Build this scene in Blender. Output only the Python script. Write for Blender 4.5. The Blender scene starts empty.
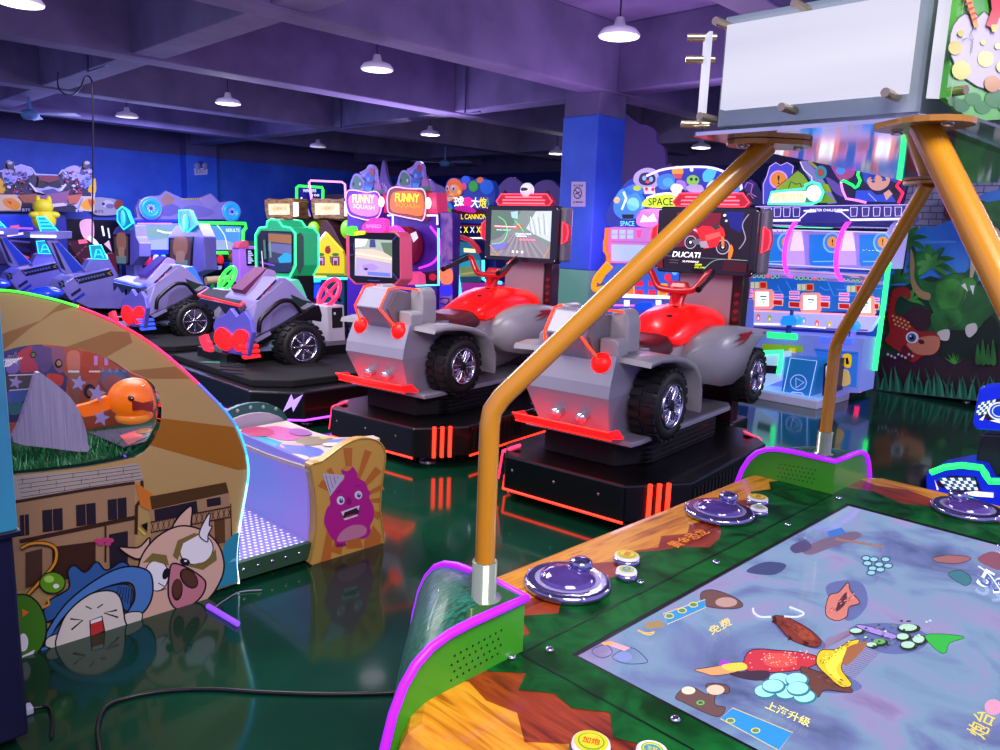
import bpy, bmesh, math, random
from mathutils import Vector, Matrix, Euler
random.seed(7)
SC = bpy.context.scene
COL = SC.collection
PI = math.pi
# ---------------------------------------------------------------- camera, world, lights, exposure
# world axes: X runs along the beams to the right-hand back corner, Y to the left-hand back corner
CAM = Vector((0.0, 0.0, 1.6))
FPX, PITCH, HEAD, ROLL = 777.0, 0.1812, 0.7824, 0.0367
_A = Matrix.Rotation(ROLL, 3, 'Z')
_B = Matrix.Rotation(PI / 2 - PITCH, 3, 'X')
_C = Matrix(((math.sin(HEAD), math.cos(HEAD), 0), (-math.cos(HEAD), math.sin(HEAD), 0), (0, 0, 1)))
CM = _C @ _B @ _A
cd = bpy.data.cameras.new('camera')
cd.sensor_width = 36.0
cd.lens = FPX / 1000 * 36.0
cd.clip_start = 0.02
cd.clip_end = 200
cam = bpy.data.objects.new('camera', cd)
COL.objects.link(cam)
cam.matrix_world = Matrix.Translation(CAM) @ CM.to_4x4()
SC.camera = cam

SC.view_settings.view_transform = 'Standard'
SC.view_settings.look = 'None'
SC.view_settings.gamma = 1.0
SC.view_settings.use_curve_mapping = False
SC.view_settings.exposure = 0.4

wd = bpy.data.worlds.new('world')
SC.world = wd
wd.use_nodes = True
wd.node_tree.nodes['Background'].inputs[0].default_value = (0.44, 0.38, 0.86, 1)
wd.node_tree.nodes['Background'].inputs[1].default_value = 0.95

def area_light(name, loc, target, size, power, color):
    l = bpy.data.lights.new(name, 'AREA')
    l.shape = 'SQUARE'
    l.size = size
    l.energy = power
    l.color = color
    o = bpy.data.objects.new(name, l)
    COL.objects.link(o)
    o.location = loc
    o.rotation_euler = (Vector(target) - Vector(loc)).to_track_quat('-Z', 'Y').to_euler()
    return o
# fill lights added without fixtures, behind the camera and overhead through the hall
area_light('fill_light', (0.2, -0.6, 3.7), (2.2, 2.0, 0.4), 2.0, 170, (1.0, 0.93, 0.86))
area_light('fill_light', (5.4, 12.8, 3.1), (5.4, 13.2, 0.0), 2.4, 330, (0.45, 0.45, 1.0))
area_light('fill_light', (1.9, 4.5, 3.15), (1.95, 4.45, 0.0), 1.6, 95, (1.0, 0.96, 0.94))
area_light('fill_light', (2.6, 8.0, 3.15), (2.7, 8.05, 0.0), 1.6, 125, (0.84, 0.82, 1.0))
area_light('fill_light', (7.2, -0.6, 3.1), (7.6, -0.3, 0.0), 1.2, 80, (0.95, 0.95, 1.0))

# added fill lights aimed at the beams, standing in for cabinet neon
area_light('beam_fill_light', (6.6, 8.6, 2.3), (5.6, 7.6, 3.9), 2.0, 45, (0.66, 0.50, 1.0))
area_light('beam_fill_light', (5.0, 13.8, 2.2), (4.4, 11.0, 3.9), 2.0, 50, (0.50, 0.46, 1.0))
area_light('beam_fill_light', (6.9, 4.6, 2.2), (5.0, 4.0, 3.9), 1.5, 38, (0.85, 0.52, 1.0))
area_light('beam_fill_light', (3.2, 2.0, 2.2), (4.2, 3.4, 3.9), 1.5, 30, (0.80, 0.55, 1.0))

# ---------------------------------------------------------------- from the camera frame to real planes
def ray(x, y):
    return CM @ Vector(((x - 500) / FPX, -(y - 375) / FPX, -1.0))
def onX(x, y, X):
    r = ray(x, y)
    return CAM + r * (X / r.x)
def onY(x, y, Y):
    r = ray(x, y)
    return CAM + r * (Y / r.y)
def onZ(x, y, Z):
    r = ray(x, y)
    return CAM + r * ((Z - CAM.z) / r.z)

# ---------------------------------------------------------------- materials
def lin(h):
    if not isinstance(h, str):
        return tuple(h)
    h = h.lstrip('#')
    o = []
    for i in (0, 2, 4):
        c = int(h[i:i + 2], 16) / 255
        o.append(c / 12.92 if c <= 0.04045 else ((c + 0.055) / 1.055) ** 2.4)
    return tuple(o)
_M = {}
def mat(h, rough=0.45, metal=0.0, emit=0.0, coat=0.0, trans=0.0, alpha=1.0, ior=1.45):
    k = (h, rough, metal, emit, coat, trans, alpha)
    if k in _M:
        return _M[k]
    m = bpy.data.materials.new('surface_' + str(len(_M)))
    m.use_nodes = True
    b = m.node_tree.nodes['Principled BSDF']
    c = lin(h)
    b.inputs['Base Color'].default_value = (*c, 1)
    b.inputs['Roughness'].default_value = rough
    b.inputs['Metallic'].default_value = metal
    b.inputs['IOR'].default_value = ior
    if coat:
        b.inputs['Coat Weight'].default_value = coat
        b.inputs['Coat Roughness'].default_value = 0.06
    if trans:
        b.inputs['Transmission Weight'].default_value = trans
    if alpha < 1:
        b.inputs['Alpha'].default_value = alpha
    if emit:
        b.inputs['Emission Color'].default_value = (*c, 1)
        b.inputs['Emission Strength'].default_value = emit
    _M[k] = m
    return m
def led(h, s=3.0):
    return mat(h, 0.4, emit=s)
def nodes_mat(name):
    m = bpy.data.materials.new(name)
    m.use_nodes = True
    nt = m.node_tree
    return m, nt, nt.nodes['Principled BSDF']
def noise_mat(name, cols, scale=4.0, stretch=(1, 1, 1), rough=0.4, detail=4.0, coat=0.0, bump=0.0, emit=0.0, metal=0.0, dist=0.0, spread=(0.35, 0.65), spec=0.5):
    """colours mixed by stretched noise in the object's own coordinates"""
    m, nt, b = nodes_mat(name)
    tc = nt.nodes.new('ShaderNodeTexCoord')
    mp = nt.nodes.new('ShaderNodeMapping')
    mp.inputs['Scale'].default_value = stretch
    nz = nt.nodes.new('ShaderNodeTexNoise')
    nz.inputs['Scale'].default_value = scale
    nz.inputs['Detail'].default_value = detail
    nz.inputs['Distortion'].default_value = dist
    rp = nt.nodes.new('ShaderNodeValToRGB')
    n = len(cols)
    el = rp.color_ramp.elements
    while len(el) < n:
        el.new(0.5)
    for i, c in enumerate(cols):
        el[i].position = spread[0] + (spread[1] - spread[0]) * i / max(1, n - 1)
        el[i].color = (*lin(c), 1)
    nt.links.new(tc.outputs['Object'], mp.inputs[0])
    nt.links.new(mp.outputs[0], nz.inputs['Vector'])
    nt.links.new(nz.outputs['Fac'], rp.inputs[0])
    if emit:
        nt.links.new(rp.outputs[0], b.inputs['Emission Color'])
        b.inputs['Emission Strength'].default_value = emit
        b.inputs['Base Color'].default_value = (0.02, 0.02, 0.02, 1)
    else:
        nt.links.new(rp.outputs[0], b.inputs['Base Color'])
    b.inputs['Roughness'].default_value = rough
    b.inputs['Metallic'].default_value = metal
    b.inputs['Specular IOR Level'].default_value = spec
    if coat:
        b.inputs['Coat Weight'].default_value = coat
        b.inputs['Coat Roughness'].default_value = 0.04
    if bump:
        bp = nt.nodes.new('ShaderNodeBump')
        bp.inputs['Strength'].default_value = bump
        nt.links.new(nz.outputs['Fac'], bp.inputs['Height'])
        nt.links.new(bp.outputs[0], b.inputs['Normal'])
    return m

# ---------------------------------------------------------------- geometry collector
class G:
    def __init__(s):
        s.v = []; s.f = []; s.mi = []; s.sm = []; s.mats = []
    def mid(s, m):
        if m not in s.mats:
            s.mats.append(m)
        return s.mats.index(m)
    def add(s, vs, fs, m, smooth=False):
        k = len(s.v)
        i = s.mid(m)
        s.v += [Vector(v) for v in vs]
        for f in fs:
            s.f.append([k + j for j in f]); s.mi.append(i); s.sm.append(smooth)
        return s
    def bm(s, b, m, smooth=False, mx=None):
        b.verts.index_update()
        vs = [(mx @ v.co) if mx else v.co.copy() for v in b.verts]
        s.add(vs, [[v.index for v in f.verts] for f in b.faces], m, smooth)
        b.free()
        return s
    def box(s, x0, x1, y0, y1, z0, z1, m, bev=0.0, mx=None, seg=2):
        b = bmesh.new()
        bmesh.ops.create_cube(b, size=1.0)
        for v in b.verts:
            v.co = Vector(((x0 + x1) / 2 + v.co.x * (x1 - x0), (y0 + y1) / 2 + v.co.y * (y1 - y0), (z0 + z1) / 2 + v.co.z * (z1 - z0)))
        if bev:
            bmesh.ops.bevel(b, geom=b.edges[:], offset=bev, segments=seg, profile=0.5, affect='EDGES')
        return s.bm(b, m, False, mx)
    def prism(s, pts, vec, m, bev=0.0, caps=True, mcap=None):
        """polygon of 3-D points swept along vec"""
        pts = [Vector(p) for p in pts]
        vec = Vector(vec)
        b = bmesh.new()
        a = [b.verts.new(p) for p in pts]
        c = [b.verts.new(p + vec) for p in pts]
        n = len(pts)
        b.faces.new(a); b.faces.new(c[::-1])
        for i in range(n):
            b.faces.new((a[i], c[i], c[(i + 1) % n], a[(i + 1) % n]))
        bmesh.ops.recalc_face_normals(b, faces=b.faces[:])
        if bev:
            bmesh.ops.bevel(b, geom=b.edges[:], offset=bev, segments=2, profile=0.5, affect='EDGES')
        return s.bm(b, m)
    def tube(s, path, r, m, n=10, closed=False, caps=True):
        P = [Vector(p) for p in path]
        N = len(P)
        rr = r if isinstance(r, (list, tuple)) else [r] * N
        T = []
        for i in range(N):
            if closed:
                t = P[(i + 1) % N] - P[i - 1]
            else:
                t = P[min(i + 1, N - 1)] - P[max(i - 1, 0)]
            T.append(t.normalized())
        up = Vector((0, 0, 1)) if abs(T[0].z) < 0.9 else Vector((1, 0, 0))
        u = T[0].cross(up).normalized()
        rings = []
        for i in range(N):
            u = (u - T[i] * u.dot(T[i])).normalized()
            w = T[i].cross(u)
            rings.append([P[i] + (u * math.cos(2 * PI * k / n) + w * math.sin(2 * PI * k / n)) * rr[i] for k in range(n)])
        return s.loft(rings, m, closed_path=closed, caps=caps and not closed, smooth=True)
    def loft(s, rings, m, closed_path=False, caps=True, smooth=True, closed_ring=True):
        n = len(rings[0])
        vs = [v for r in rings for v in r]
        fs = []
        R = len(rings)
        for i in range(R if closed_path else R - 1):
            j = (i + 1) % R
            for k in range(n if closed_ring else n - 1):
                q = (k + 1) % n
                fs.append((i * n + k, i * n + q, j * n + q, j * n + k))
        s.add(vs, fs, m, smooth)
        if caps:
            s.add(rings[0], [list(range(n))[::-1]], m)
            s.add(rings[-1], [list(range(n))], m)
        return s
    def lathe(s, c, prof, m, n=24, axis=(0, 0, 1), smooth=True):
        """prof: (radius, height) along axis from c"""
        a = Vector(axis).normalized()
        up = Vector((0, 0, 1)) if abs(a.z) < 0.9 else Vector((1, 0, 0))
        u = a.cross(up).normalized()
        w = a.cross(u)
        c = Vector(c)
        rings = [[c + a * h + (u * math.cos(2 * PI * k / n) + w * math.sin(2 * PI * k / n)) * max(r, 1e-4) for k in range(n)] for r, h in prof]
        return s.loft(rings, m, caps=True, smooth=smooth)
    def ell(s, c, r, m, nu=16, nv=10, mx=None):
        c = Vector(c)
        r = r if isinstance(r, (tuple, list)) else (r, r, r)
        rings = []
        for j in range(nv + 1):
            t = PI * j / nv
            row = []
            for k in range(nu):
                p = Vector((r[0] * max(math.sin(t), 1e-3) * math.cos(2 * PI * k / nu), r[1] * max(math.sin(t), 1e-3) * math.sin(2 * PI * k / nu), r[2] * math.cos(t)))
                if mx:
                    p = mx @ p
                row.append(c + p)
            rings.append(row)
        return s.loft(rings, m, caps=False)
    def build(s, name, parent=None, top=None, mx=None):
        """links ONE mesh object; vertices are taken in the root's own axes (mx: applied first)"""
        me = bpy.data.meshes.new(name)
        vs = [(mx @ v) if mx else v for v in s.v]
        me.from_pydata([tuple(v) for v in vs], [], s.f)
        for m in s.mats:
            me.materials.append(m)
        for p, i, sm in zip(me.polygons, s.mi, s.sm):
            p.material_index = i
            p.use_smooth = sm
        me.update()
        o = bpy.data.objects.new(name, me)
        COL.objects.link(o)
        if parent:
            o.parent = parent
        return o

_T = {}
def glyphs(body, shear=0.0):
    k = (body, shear)
    if k in _T:
        return _T[k]
    c = bpy.data.curves.new('lettering', 'FONT')
    c.body = body
    c.size = 1.0
    c.shear = shear
    c.align_x = 'CENTER'
    c.resolution_u = 3
    c.offset = 0.012
    o = bpy.data.objects.new('lettering', c)
    COL.objects.link(o)
    dg = bpy.context.evaluated_depsgraph_get()
    dg.update()
    e = o.evaluated_get(dg)
    me = e.to_mesh()
    vs = [(v.co.x, v.co.y) for v in me.vertices]
    fs = [list(p.vertices) for p in me.polygons]
    e.to_mesh_clear()
    bpy.data.objects.remove(o)
    bpy.data.curves.remove(c)
    if vs:
        x0 = min(v[0] for v in vs); x1 = max(v[0] for v in vs)
        y0 = min(v[1] for v in vs); y1 = max(v[1] for v in vs)
        w, h = max(x1 - x0, 1e-6), max(y1 - y0, 1e-6)
        vs = [((v[0] - (x0 + x1) / 2) / w, (v[1] - (y0 + y1) / 2) / h) for v in vs]
    _T[k] = (vs, fs)
    return _T[k]

def spline(pts, closed=True, sub=5):
    n = len(pts)
    out = []
    rng = range(n) if closed else range(n - 1)
    for i in rng:
        p = [pts[(i + d) % n] if closed else pts[min(max(i + d, 0), n - 1)] for d in (-1, 0, 1, 2)]
        for k in range(sub):
            t = k / sub
            out.append(tuple(0.5 * (2 * b + (c - a) * t + (2 * a - 5 * b + 4 * c - d) * t * t + (3 * b - a - 3 * c + d) * t ** 3) for a, b, c, d in zip(*p)))
    if not closed:
        out.append(tuple(pts[-1]))
    return out

class Art:
    """printed picture: thin layers on one plane, drawn in the coordinates of a frame"""
    def __init__(s, g, proj, normal, lift=0.0003, base=0.0):
        s.g = g; s.proj = proj; s.n = Vector(normal).normalized(); s.l = base; s.lift = lift
    def P(s, p):
        return s.proj(p[0], p[1]) + s.n * s.l
    def up(s):
        s.l += s.lift
    def poly(s, pts, m, smooth=False):
        s.up()
        if smooth:
            pts = spline(pts)
        s.g.add([s.P(p) for p in pts], [list(range(len(pts)))], m)
    def ell(s, cx, cy, rx, ry, m, rot=0.0, k=20, a0=0, a1=360):
        s.up()
        c, n = math.cos(math.radians(rot)), math.sin(math.radians(rot))
        pts = []
        for i in range(k):
            t = math.radians(a0 + (a1 - a0) * i / (k if a1 - a0 == 360 else k - 1))
            x, y = rx * math.cos(t), ry * math.sin(t)
            pts.append((cx + x * c - y * n, cy + x * n + y * c))
        s.g.add([s.P(p) for p in pts], [list(range(k))], m)
    def line(s, pts, w, m, closed=False, smooth=False):
        s.up()
        if smooth:
            pts = spline(pts, closed)
        n = len(pts)
        L, R = [], []
        for i in range(n):
            a = pts[i - 1] if (i > 0 or closed) else pts[i]
            b = pts[(i + 1) % n] if (i < n - 1 or closed) else pts[i]
            dx, dy = b[0] - a[0], b[1] - a[1]
            d = math.hypot(dx, dy) or 1
            ox, oy = -dy / d * w / 2, dx / d * w / 2
            L.append((pts[i][0] + ox, pts[i][1] + oy)); R.append((pts[i][0] - ox, pts[i][1] - oy))
        vs = [s.P(p) for p in L + R]
        fs = [(i, (i + 1) % n, n + (i + 1) % n, n + i) for i in range(n if closed else n - 1)]
        s.g.add(vs, fs, m)
    def outl(s, pts, m, mo, w, smooth=True):
        s.poly(pts, m, smooth); s.line(pts, w, mo, True, smooth)
    def text(s, body, cx, cy, w, h, m, rot=0.0, shear=0.0, flip=1):
        """w x h box centred at cx, cy; the frame's y runs down unless flip = -1"""
        s.up()
        vs, fs = glyphs(body, shear)
        c, n = math.cos(math.radians(rot)), math.sin(math.radians(rot))
        out = []
        for x, y in vs:
            x, y = x * w, -y * h * flip
            out.append(s.P((cx + x * c - y * n, cy + x * n + y * c)))
        if out:
            s.g.add(out, fs, m)

def crop(ox, oy, sc):
    return lambda x, y: (ox + x / sc, oy + y / sc)
def frame_on(axis, val, c=None):
    f = {'X': onX, 'Y': onY, 'Z': onZ}[axis]
    c = c or (lambda x, y: (x, y))
    return lambda x, y: f(*c(x, y), val)

# ---------------------------------------------------------------- things
def thing(name, label, cat, loc=(0, 0, 0), rz=0.0, group=None):
    o = bpy.data.objects.new(name, None)
    COL.objects.link(o)
    o.empty_display_size = 0.1
    o.location = loc
    o.rotation_euler = (0, 0, rz)
    o['label'] = label
    o['category'] = cat
    if group:
        o['group'] = group
    return o
def inv(o):
    return (Matrix.Translation(o.location) @ Euler(o.rotation_euler).to_matrix().to_4x4()).inverted()
def tag(o, label, cat, group=None):
    o['label'] = label
    o['category'] = cat
    if group:
        o['group'] = group
    return o
def struct(name, g, label=None):
    o = g.build(name)
    o['kind'] = 'structure'
    if label:
        o['label'] = label
    return o
def solo(name, g, label, cat, base, group=None):
    """a thing that is one mesh, its origin at base"""
    o = g.build(name, mx=Matrix.Translation(-Vector(base)))
    o.location = base
    return tag(o, label, cat, group)
def part(g, name, parent, root, label=None, world=True):
    o = g.build(name, parent, mx=inv(root) if world else None)
    if label:
        o['label'] = label
    return o
V = Vector
BLACK = mat('#0c0c12', 0.35)
DARK = mat('#17171f', 0.4)
WHITE = mat('#e8e6ee', 0.4)
CHROME = mat('#cfcfe0', 0.12, 1.0)
STEEL = mat('#8d8c98', 0.3, 0.9)
# ================================================================ the setting
FLOOR = noise_mat('floor_paint', ['#072c1d', '#0a3826', '#0c422e'], 1.3, rough=0.1, detail=3, coat=0.1, spec=0.42)
CEIL = noise_mat('ceiling_paint', ['#615a80', '#6c648c', '#766d96'], 2.0, rough=0.8, detail=5)
g = G(); g.box(-5, 15, -5, 18, -0.1, 0, FLOOR); struct('floor', g)
g = G(); g.box(-1, 15, -1, 18, 3.95, 4.1, CEIL); struct('ceiling', g)
k = 1
for y in (2.72, 5.67, 8.45, 11.5, 14.45):
    g = G(); g.box(-0.8, 14.9, y, y + 0.33, 3.2, 3.95, CEIL, 0.012); struct('trim_%d' % k, g); k += 1
for x in (3.12, 7.42, 11.8):
    g = G()
    ys = (-0.8, 2.72, 5.67, 8.45, 11.5, 14.45, 17.3)
    for i in range(6):
        g.box(x, x + 0.33, ys[i] + (0.33 if i else 0), ys[i + 1], 3.22, 3.95, CEIL, 0.012)
    struct('trim_%d' % k, g); k += 1
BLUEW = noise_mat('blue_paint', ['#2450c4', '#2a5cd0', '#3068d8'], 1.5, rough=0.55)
GREENW = noise_mat('green_paint', ['#5fae8a', '#6cba96'], 1.5, rough=0.5)
GREYP = noise_mat('grey_paint', ['#4e4670', '#5a5080'], 2.0, rough=0.8)
g = G()
g.box(-4, 14, 17.3, 17.5, 0, 1.2, GREENW); g.box(-4, 14, 17.3, 17.5, 1.2, 3.0, BLUEW); g.box(-4, 14, 17.3, 17.5, 3.0, 3.95, GREYP)
struct('wall_back', g)
g = G()
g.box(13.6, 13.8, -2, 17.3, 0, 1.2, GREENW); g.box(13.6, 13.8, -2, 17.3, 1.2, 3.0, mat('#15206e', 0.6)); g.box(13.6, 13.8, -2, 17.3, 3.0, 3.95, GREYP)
struct('wall_right', g)
# half pillar on the back wall and the free pillar in the hall
g = G(); g.box(7.32, 8.0, 16.98, 17.3, 0, 3.0, BLUEW, 0.01); g.box(7.32, 8.0, 16.98, 17.3, 3.0, 3.95, GREYP); struct('trim_%d' % k, g); k += 1
g = G()
g.box(7.17, 7.69, 5.72, 6.24, 0, 1.2, GREENW); g.box(7.17, 7.69, 5.72, 6.24, 1.2, 2.95, BLUEW, 0.012); g.box(7.18, 7.68, 5.73, 6.23, 2.95, 3.95, CEIL)
struct('trim_%d' % k, g); k += 1
# pale brick pillar beside the dinosaur cabinet
m, nt, b = nodes_mat('white_brick')
tc = nt.nodes.new('ShaderNodeTexCoord'); mp = nt.nodes.new('ShaderNodeMapping'); mp.inputs['Rotation'].default_value = (0, PI / 2, PI / 2)
br = nt.nodes.new('ShaderNodeTexBrick')
br.inputs['Color1'].default_value = (*lin('#b9b7d6'), 1); br.inputs['Color2'].default_value = (*lin('#a5a6cc'), 1); br.inputs['Mortar'].default_value = (*lin('#5c5f93'), 1)
br.inputs['Scale'].default_value = 3.2; br.inputs['Mortar Size'].default_value = 0.02
nt.links.new(tc.outputs['Object'], mp.inputs[0]); nt.links.new(mp.outputs[0], br.inputs[0]); nt.links.new(br.outputs[0], b.inputs['Base Color'])
g = G(); g.box(10.6, 11.1, 2.3, 3.62, 0, 3.2, m); struct('trim_%d' % k, g); k += 1
# lilac cut-out partitions that stand behind the cabinets
PART = mat('#7b62ae', 0.6)
def partition(name, label, axis, val, pts, m=PART, th=0.06):
    proj = frame_on(axis, val)
    P = [proj(x, y) for x, y in spline(pts, True, 4)]
    c = V((sum(p.x for p in P) / len(P), sum(p.y for p in P) / len(P), 0))
    g = G()
    g.prism(P, (th, 0, 0) if axis == 'X' else (0, th, 0), m)
    return solo(name, g, label, 'partition', (c.x, c.y, 0))
partition('cloud_partition', 'tall lilac cut-out partition with a ragged edge right of the blue pillar', 'X', 9.6,
          [(610, 350), (610, 127), (640, 124), (655, 130), (657, 142), (664, 148), (666, 165), (672, 180), (672, 350)])
partition('cloud_partition', 'lilac cloud-shaped partition behind the far motorcycle screen', 'X', 9.4,
          [(490, 345), (490, 210), (496, 190), (510, 177), (522, 184), (530, 192), (537, 183), (550, 180), (562, 190), (580, 200), (580, 345)])
partition('tree_partition', 'lilac partition cut like a fir and round hills behind the bubble-letter signs', 'X', 8.9,
          [(340, 320), (345, 205), (372, 190), (379, 180), (383, 160), (388, 180), (394, 186), (405, 173), (420, 172), (432, 182), (446, 190), (450, 210), (450, 320)], mat('#8a6fb4', 0.6))
partition('hill_partition', 'grey-lilac hill-shaped partition behind the small log signs', 'Y', 16.3,
          [(296, 300), (298, 225), (302, 200), (310, 206), (318, 198), (335, 194), (352, 198), (362, 215), (362, 300)], mat('#8d86a0', 0.6))

# ---------------------------------------------------------------- pendant lamps, fans, wires, notices
WCOL = mat('#efeaf8', 0.4)
def pendant(x, y, label, lit=True, bulb=True):
    t = thing('pendant_lamp', label, 'lamp', (x, y, 3.0), group='pendant lamps under the beams')
    g = G(); g.lathe((0, 0, 0), [(0.145, 0), (0.15, 0.012), (0.12, 0.05), (0.045, 0.075), (0.03, 0.13), (0.0, 0.135)], mat('#d9d4ea', 0.4), 28)
    part(g, 'lamp_shade', t, t, world=False)
    g = G(); g.lathe((0, 0, 0), [(0.0, -0.004), (0.135, -0.003), (0.136, 0.004), (0, 0.006)], led('#fdf3ff', 1.6 if lit else 0.3), 28)
    part(g, 'diffuser', t, t, world=False)
    g = G(); g.tube([(0, 0, 0.13), (0, 0, 0.95)], 0.006, DARK, 6)
    part(g, 'cord', t, t, world=False)
    if lit and bulb:
        l = bpy.data.lights.new('light_bulb', 'POINT'); l.energy = 8; l.shadow_soft_size = 0.04; l.color = (1, 0.93, 1)
        o = bpy.data.objects.new('light_bulb', l); COL.objects.link(o); o.parent = t; o.location = (0, 0, -0.15)
    return t
for px, py, lb in ((619, 37, 'large bright pendant lamp nearest the blue pillar top'), (377, 70, 'bright pendant lamp between two beams left of the big beam'),
                   (228, 104, 'bright pendant lamp above the blue headlight cabinet'), (430, 135, 'small bright pendant lamp above the bubble-letter signs'),
                   (20, 4, 'pendant lamp at the top left corner of the picture'), (127, 117, 'dim distant pendant lamp right of the left ceiling fan'),
                   (318, 147, 'dim distant pendant lamp above the log signs'), (557, 154, 'pendant lamp half hidden by the blue pillar'),
                   (701, 148, 'thin bright pendant lamp below the white light box')):
    p = onZ(px, py, 3.0)
    pendant(p.x, p.y, lb, lb.startswith('dim') is False, 'between two beams' not in lb)
FANB = mat('#5f8fc0', 0.4)
def fan(px, py, label, a0):
    p = onZ(px, py, 3.0)
    t = thing('ceiling_fan', label, 'fan', (p.x, p.y, 3.0), group='ceiling fans')
    g = G(); g.lathe((0, 0, 0), [(0.0, -0.08), (0.09, -0.07), (0.12, -0.02), (0.11, 0.03), (0.05, 0.06), (0, 0.06)], FANB); part(g, 'motor', t, t, world=False)
    g = G(); g.tube([(0, 0, 0.05), (0, 0, 0.9)], 0.02, FANB, 8); g.lathe((0, 0, 0.35), [(0, 0), (0.06, 0.0), (0.05, 0.1), (0, 0.1)], FANB); part(g, 'rod', t, t, world=False)
    for k in range(3):
        a = a0 + k * 2 * PI / 3
        mx = Matrix.Rotation(a, 4, 'Z')
        g = G(); g.prism([(0.1, -0.04, 0.0), (0.3, -0.07, 0.01), (0.72, -0.075, 0.012), (0.74, 0.05, -0.012), (0.3, 0.06, -0.01), (0.1, 0.04, 0)], (0, 0, 0.008), mat('#a8b4d8', 0.4))
        o = g.build('fan_blade', t, mx=mx)
    return t
fan(30, 114, 'blue ceiling fan at the upper left above the motocross cabinets', -0.9)
fan(445, 163, 'small blue ceiling fan above the ball cannon sign', 0.6)
def wire(name, pts, r, m, label, cat='cable'):
    g = G(); g.tube(pts, r, m, 8)
    return solo(name, g, label, cat, tuple(pts[0]))
q = lambda x, y: onX(x, y, 3.08)
wire('hanging_cable', [q(*p) for p in spline([(58, 72), (58, 86), (63, 93), (72, 95), (80, 88), (85, 77), (91, 79), (92.5, 95), (93, 150), (92, 245)], False)], 0.008, BLACK, 'black cable looping from a beam and hanging down at the left')
def conduit(a, b, label):
    g = G(); g.tube([a, (a[0], a[1], b[2]), b], 0.014, mat('#51497a', 0.6), 6)
    return solo('conduit', g, label, 'pipe', tuple(a))
conduit((3.08, 9.6, 3.93), (3.08, 9.0, 3.17), 'thin conduit down the near cross beam')
conduit((7.39, 8.2, 3.93), (7.39, 7.9, 3.17), 'thin conduit on the cross beam near the pillar')
conduit((7.39, 11.2, 3.93), (7.39, 10.4, 3.17), 'thin conduit on the cross beam above the log signs')
conduit((5.1, 2.69, 3.93), (5.6, 2.69, 3.17), 'conduit on the beam above the white light box')
# no-smoking notice on the pillar
g = G()
A = Art(g, frame_on('X', 7.165, crop(550, 130, 4.411)), (-1, 0, 0))
g.prism([A.P(p) for p in ((95, 228), (157, 228), (155, 338), (92, 338))], (0.008, 0, 0), mat('#b9b4d6', 0.5))
A.l = 0.0005
A.text('禁止吸烟', 124, 245, 42, 10, DARK)
A.ell(122, 278, 19, 26, DARK); A.ell(122, 278, 15, 21, mat('#b9b4d6', 0.5)); A.line([(109, 262), (135, 294)], 4, DARK); A.line([(112, 284), (132, 272)], 5, DARK)
A.text('NO SMOKING', 124, 318, 44, 8, DARK)
solo('no_smoking_notice', g, 'small white no-smoking notice on the blue pillar', 'sign', tuple(A.proj(124, 338)))
# emergency sign on the wall pillar
g = G()
A = Art(g, frame_on('Y', 16.95, crop(160, 150, 5)), (0, -1, 0), 0.002)
g.prism([A.P(p) for p in ((172, 92), (238, 88), (237, 122), (175, 126))], (0, 0.03, 0), mat('#c9c4e0', 0.5))
A.text('EXIT', 206, 107, 50, 20, mat('#6d6f9c', 0.5), -3)
g2 = G()
t = thing('emergency_sign', 'small white exit sign with twin lamps on the back wall pillar', 'sign', tuple(A.proj(205, 125)))
part(g, 'sign_plate', t, t)
for cx in (188, 226):
    g = G(); g.lathe(A.proj(cx, 80), [(0, 0.0), (0.07, 0.01), (0.06, -0.06), (0, -0.08)], mat('#8f93c8', 0.4), 14, (0, -1, 0)); part(g, 'spot_lamp', t, t)
g = G(); g.prism([A.proj(*p) for p in ((196, 55), (216, 55), (216, 92), (196, 92))], (0, 0.05, 0), mat('#2c3f94', 0.5)); part(g, 'bracket', t, t)
# ================================================================ the fishing game table (one thing)
TX0, TX1, TY0, TY1, TZ = 0.705, 2.865, -0.21, 1.245, 0.8
SX0, SX1, SY0, SY1 = 1.10, 2.43, 0.19, 0.856
tcx, tcy = (TX0 + TX1) / 2, (TY0 + TY1) / 2
table = thing('fish_game_table', 'big wood-rimmed fishing game table with a lit screen, bent yellow posts and a canopy', 'game table', (tcx, tcy, 0))
def wood(name, ax, cols):
    return noise_mat(name, cols, 5.0, (1, 9, 3) if ax == 'X' else (9, 1, 3), rough=0.35, detail=5, coat=0.3, dist=0.7, spread=(0.3, 0.72), spec=0.3)
AMB = ['#9a5206', '#d88a18', '#e8a428', '#b86a10']
RED = ['#54180a', '#8a300e', '#a04012', '#641e0a']
WX, WY = wood('amber_wood_along', 'X', AMB), wood('amber_wood_across', 'Y', AMB)
RX, RY = wood('red_wood_along', 'X', RED), wood('red_wood_across', 'Y', RED)
LEAF = noise_mat('jungle_leaf', ['#06300f', '#0c5020', '#126428'], 9.0, (1, 1, 1), rough=0.4, detail=6, dist=1.2, spec=0.08)
# cabinet under the top
g = G()
g.box(TX0 + 0.12, TX1 - 0.12, TY0 + 0.12, TY1 - 0.12, 0.06, 0.62, mat('#1c2a1c', 0.4), 0.02)
g.box(TX0 + 0.16, TX1 - 0.16, TY0 + 0.16, TY1 - 0.16, 0.0, 0.06, BLACK)
part(g, 'cabinet', table, table)
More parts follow.
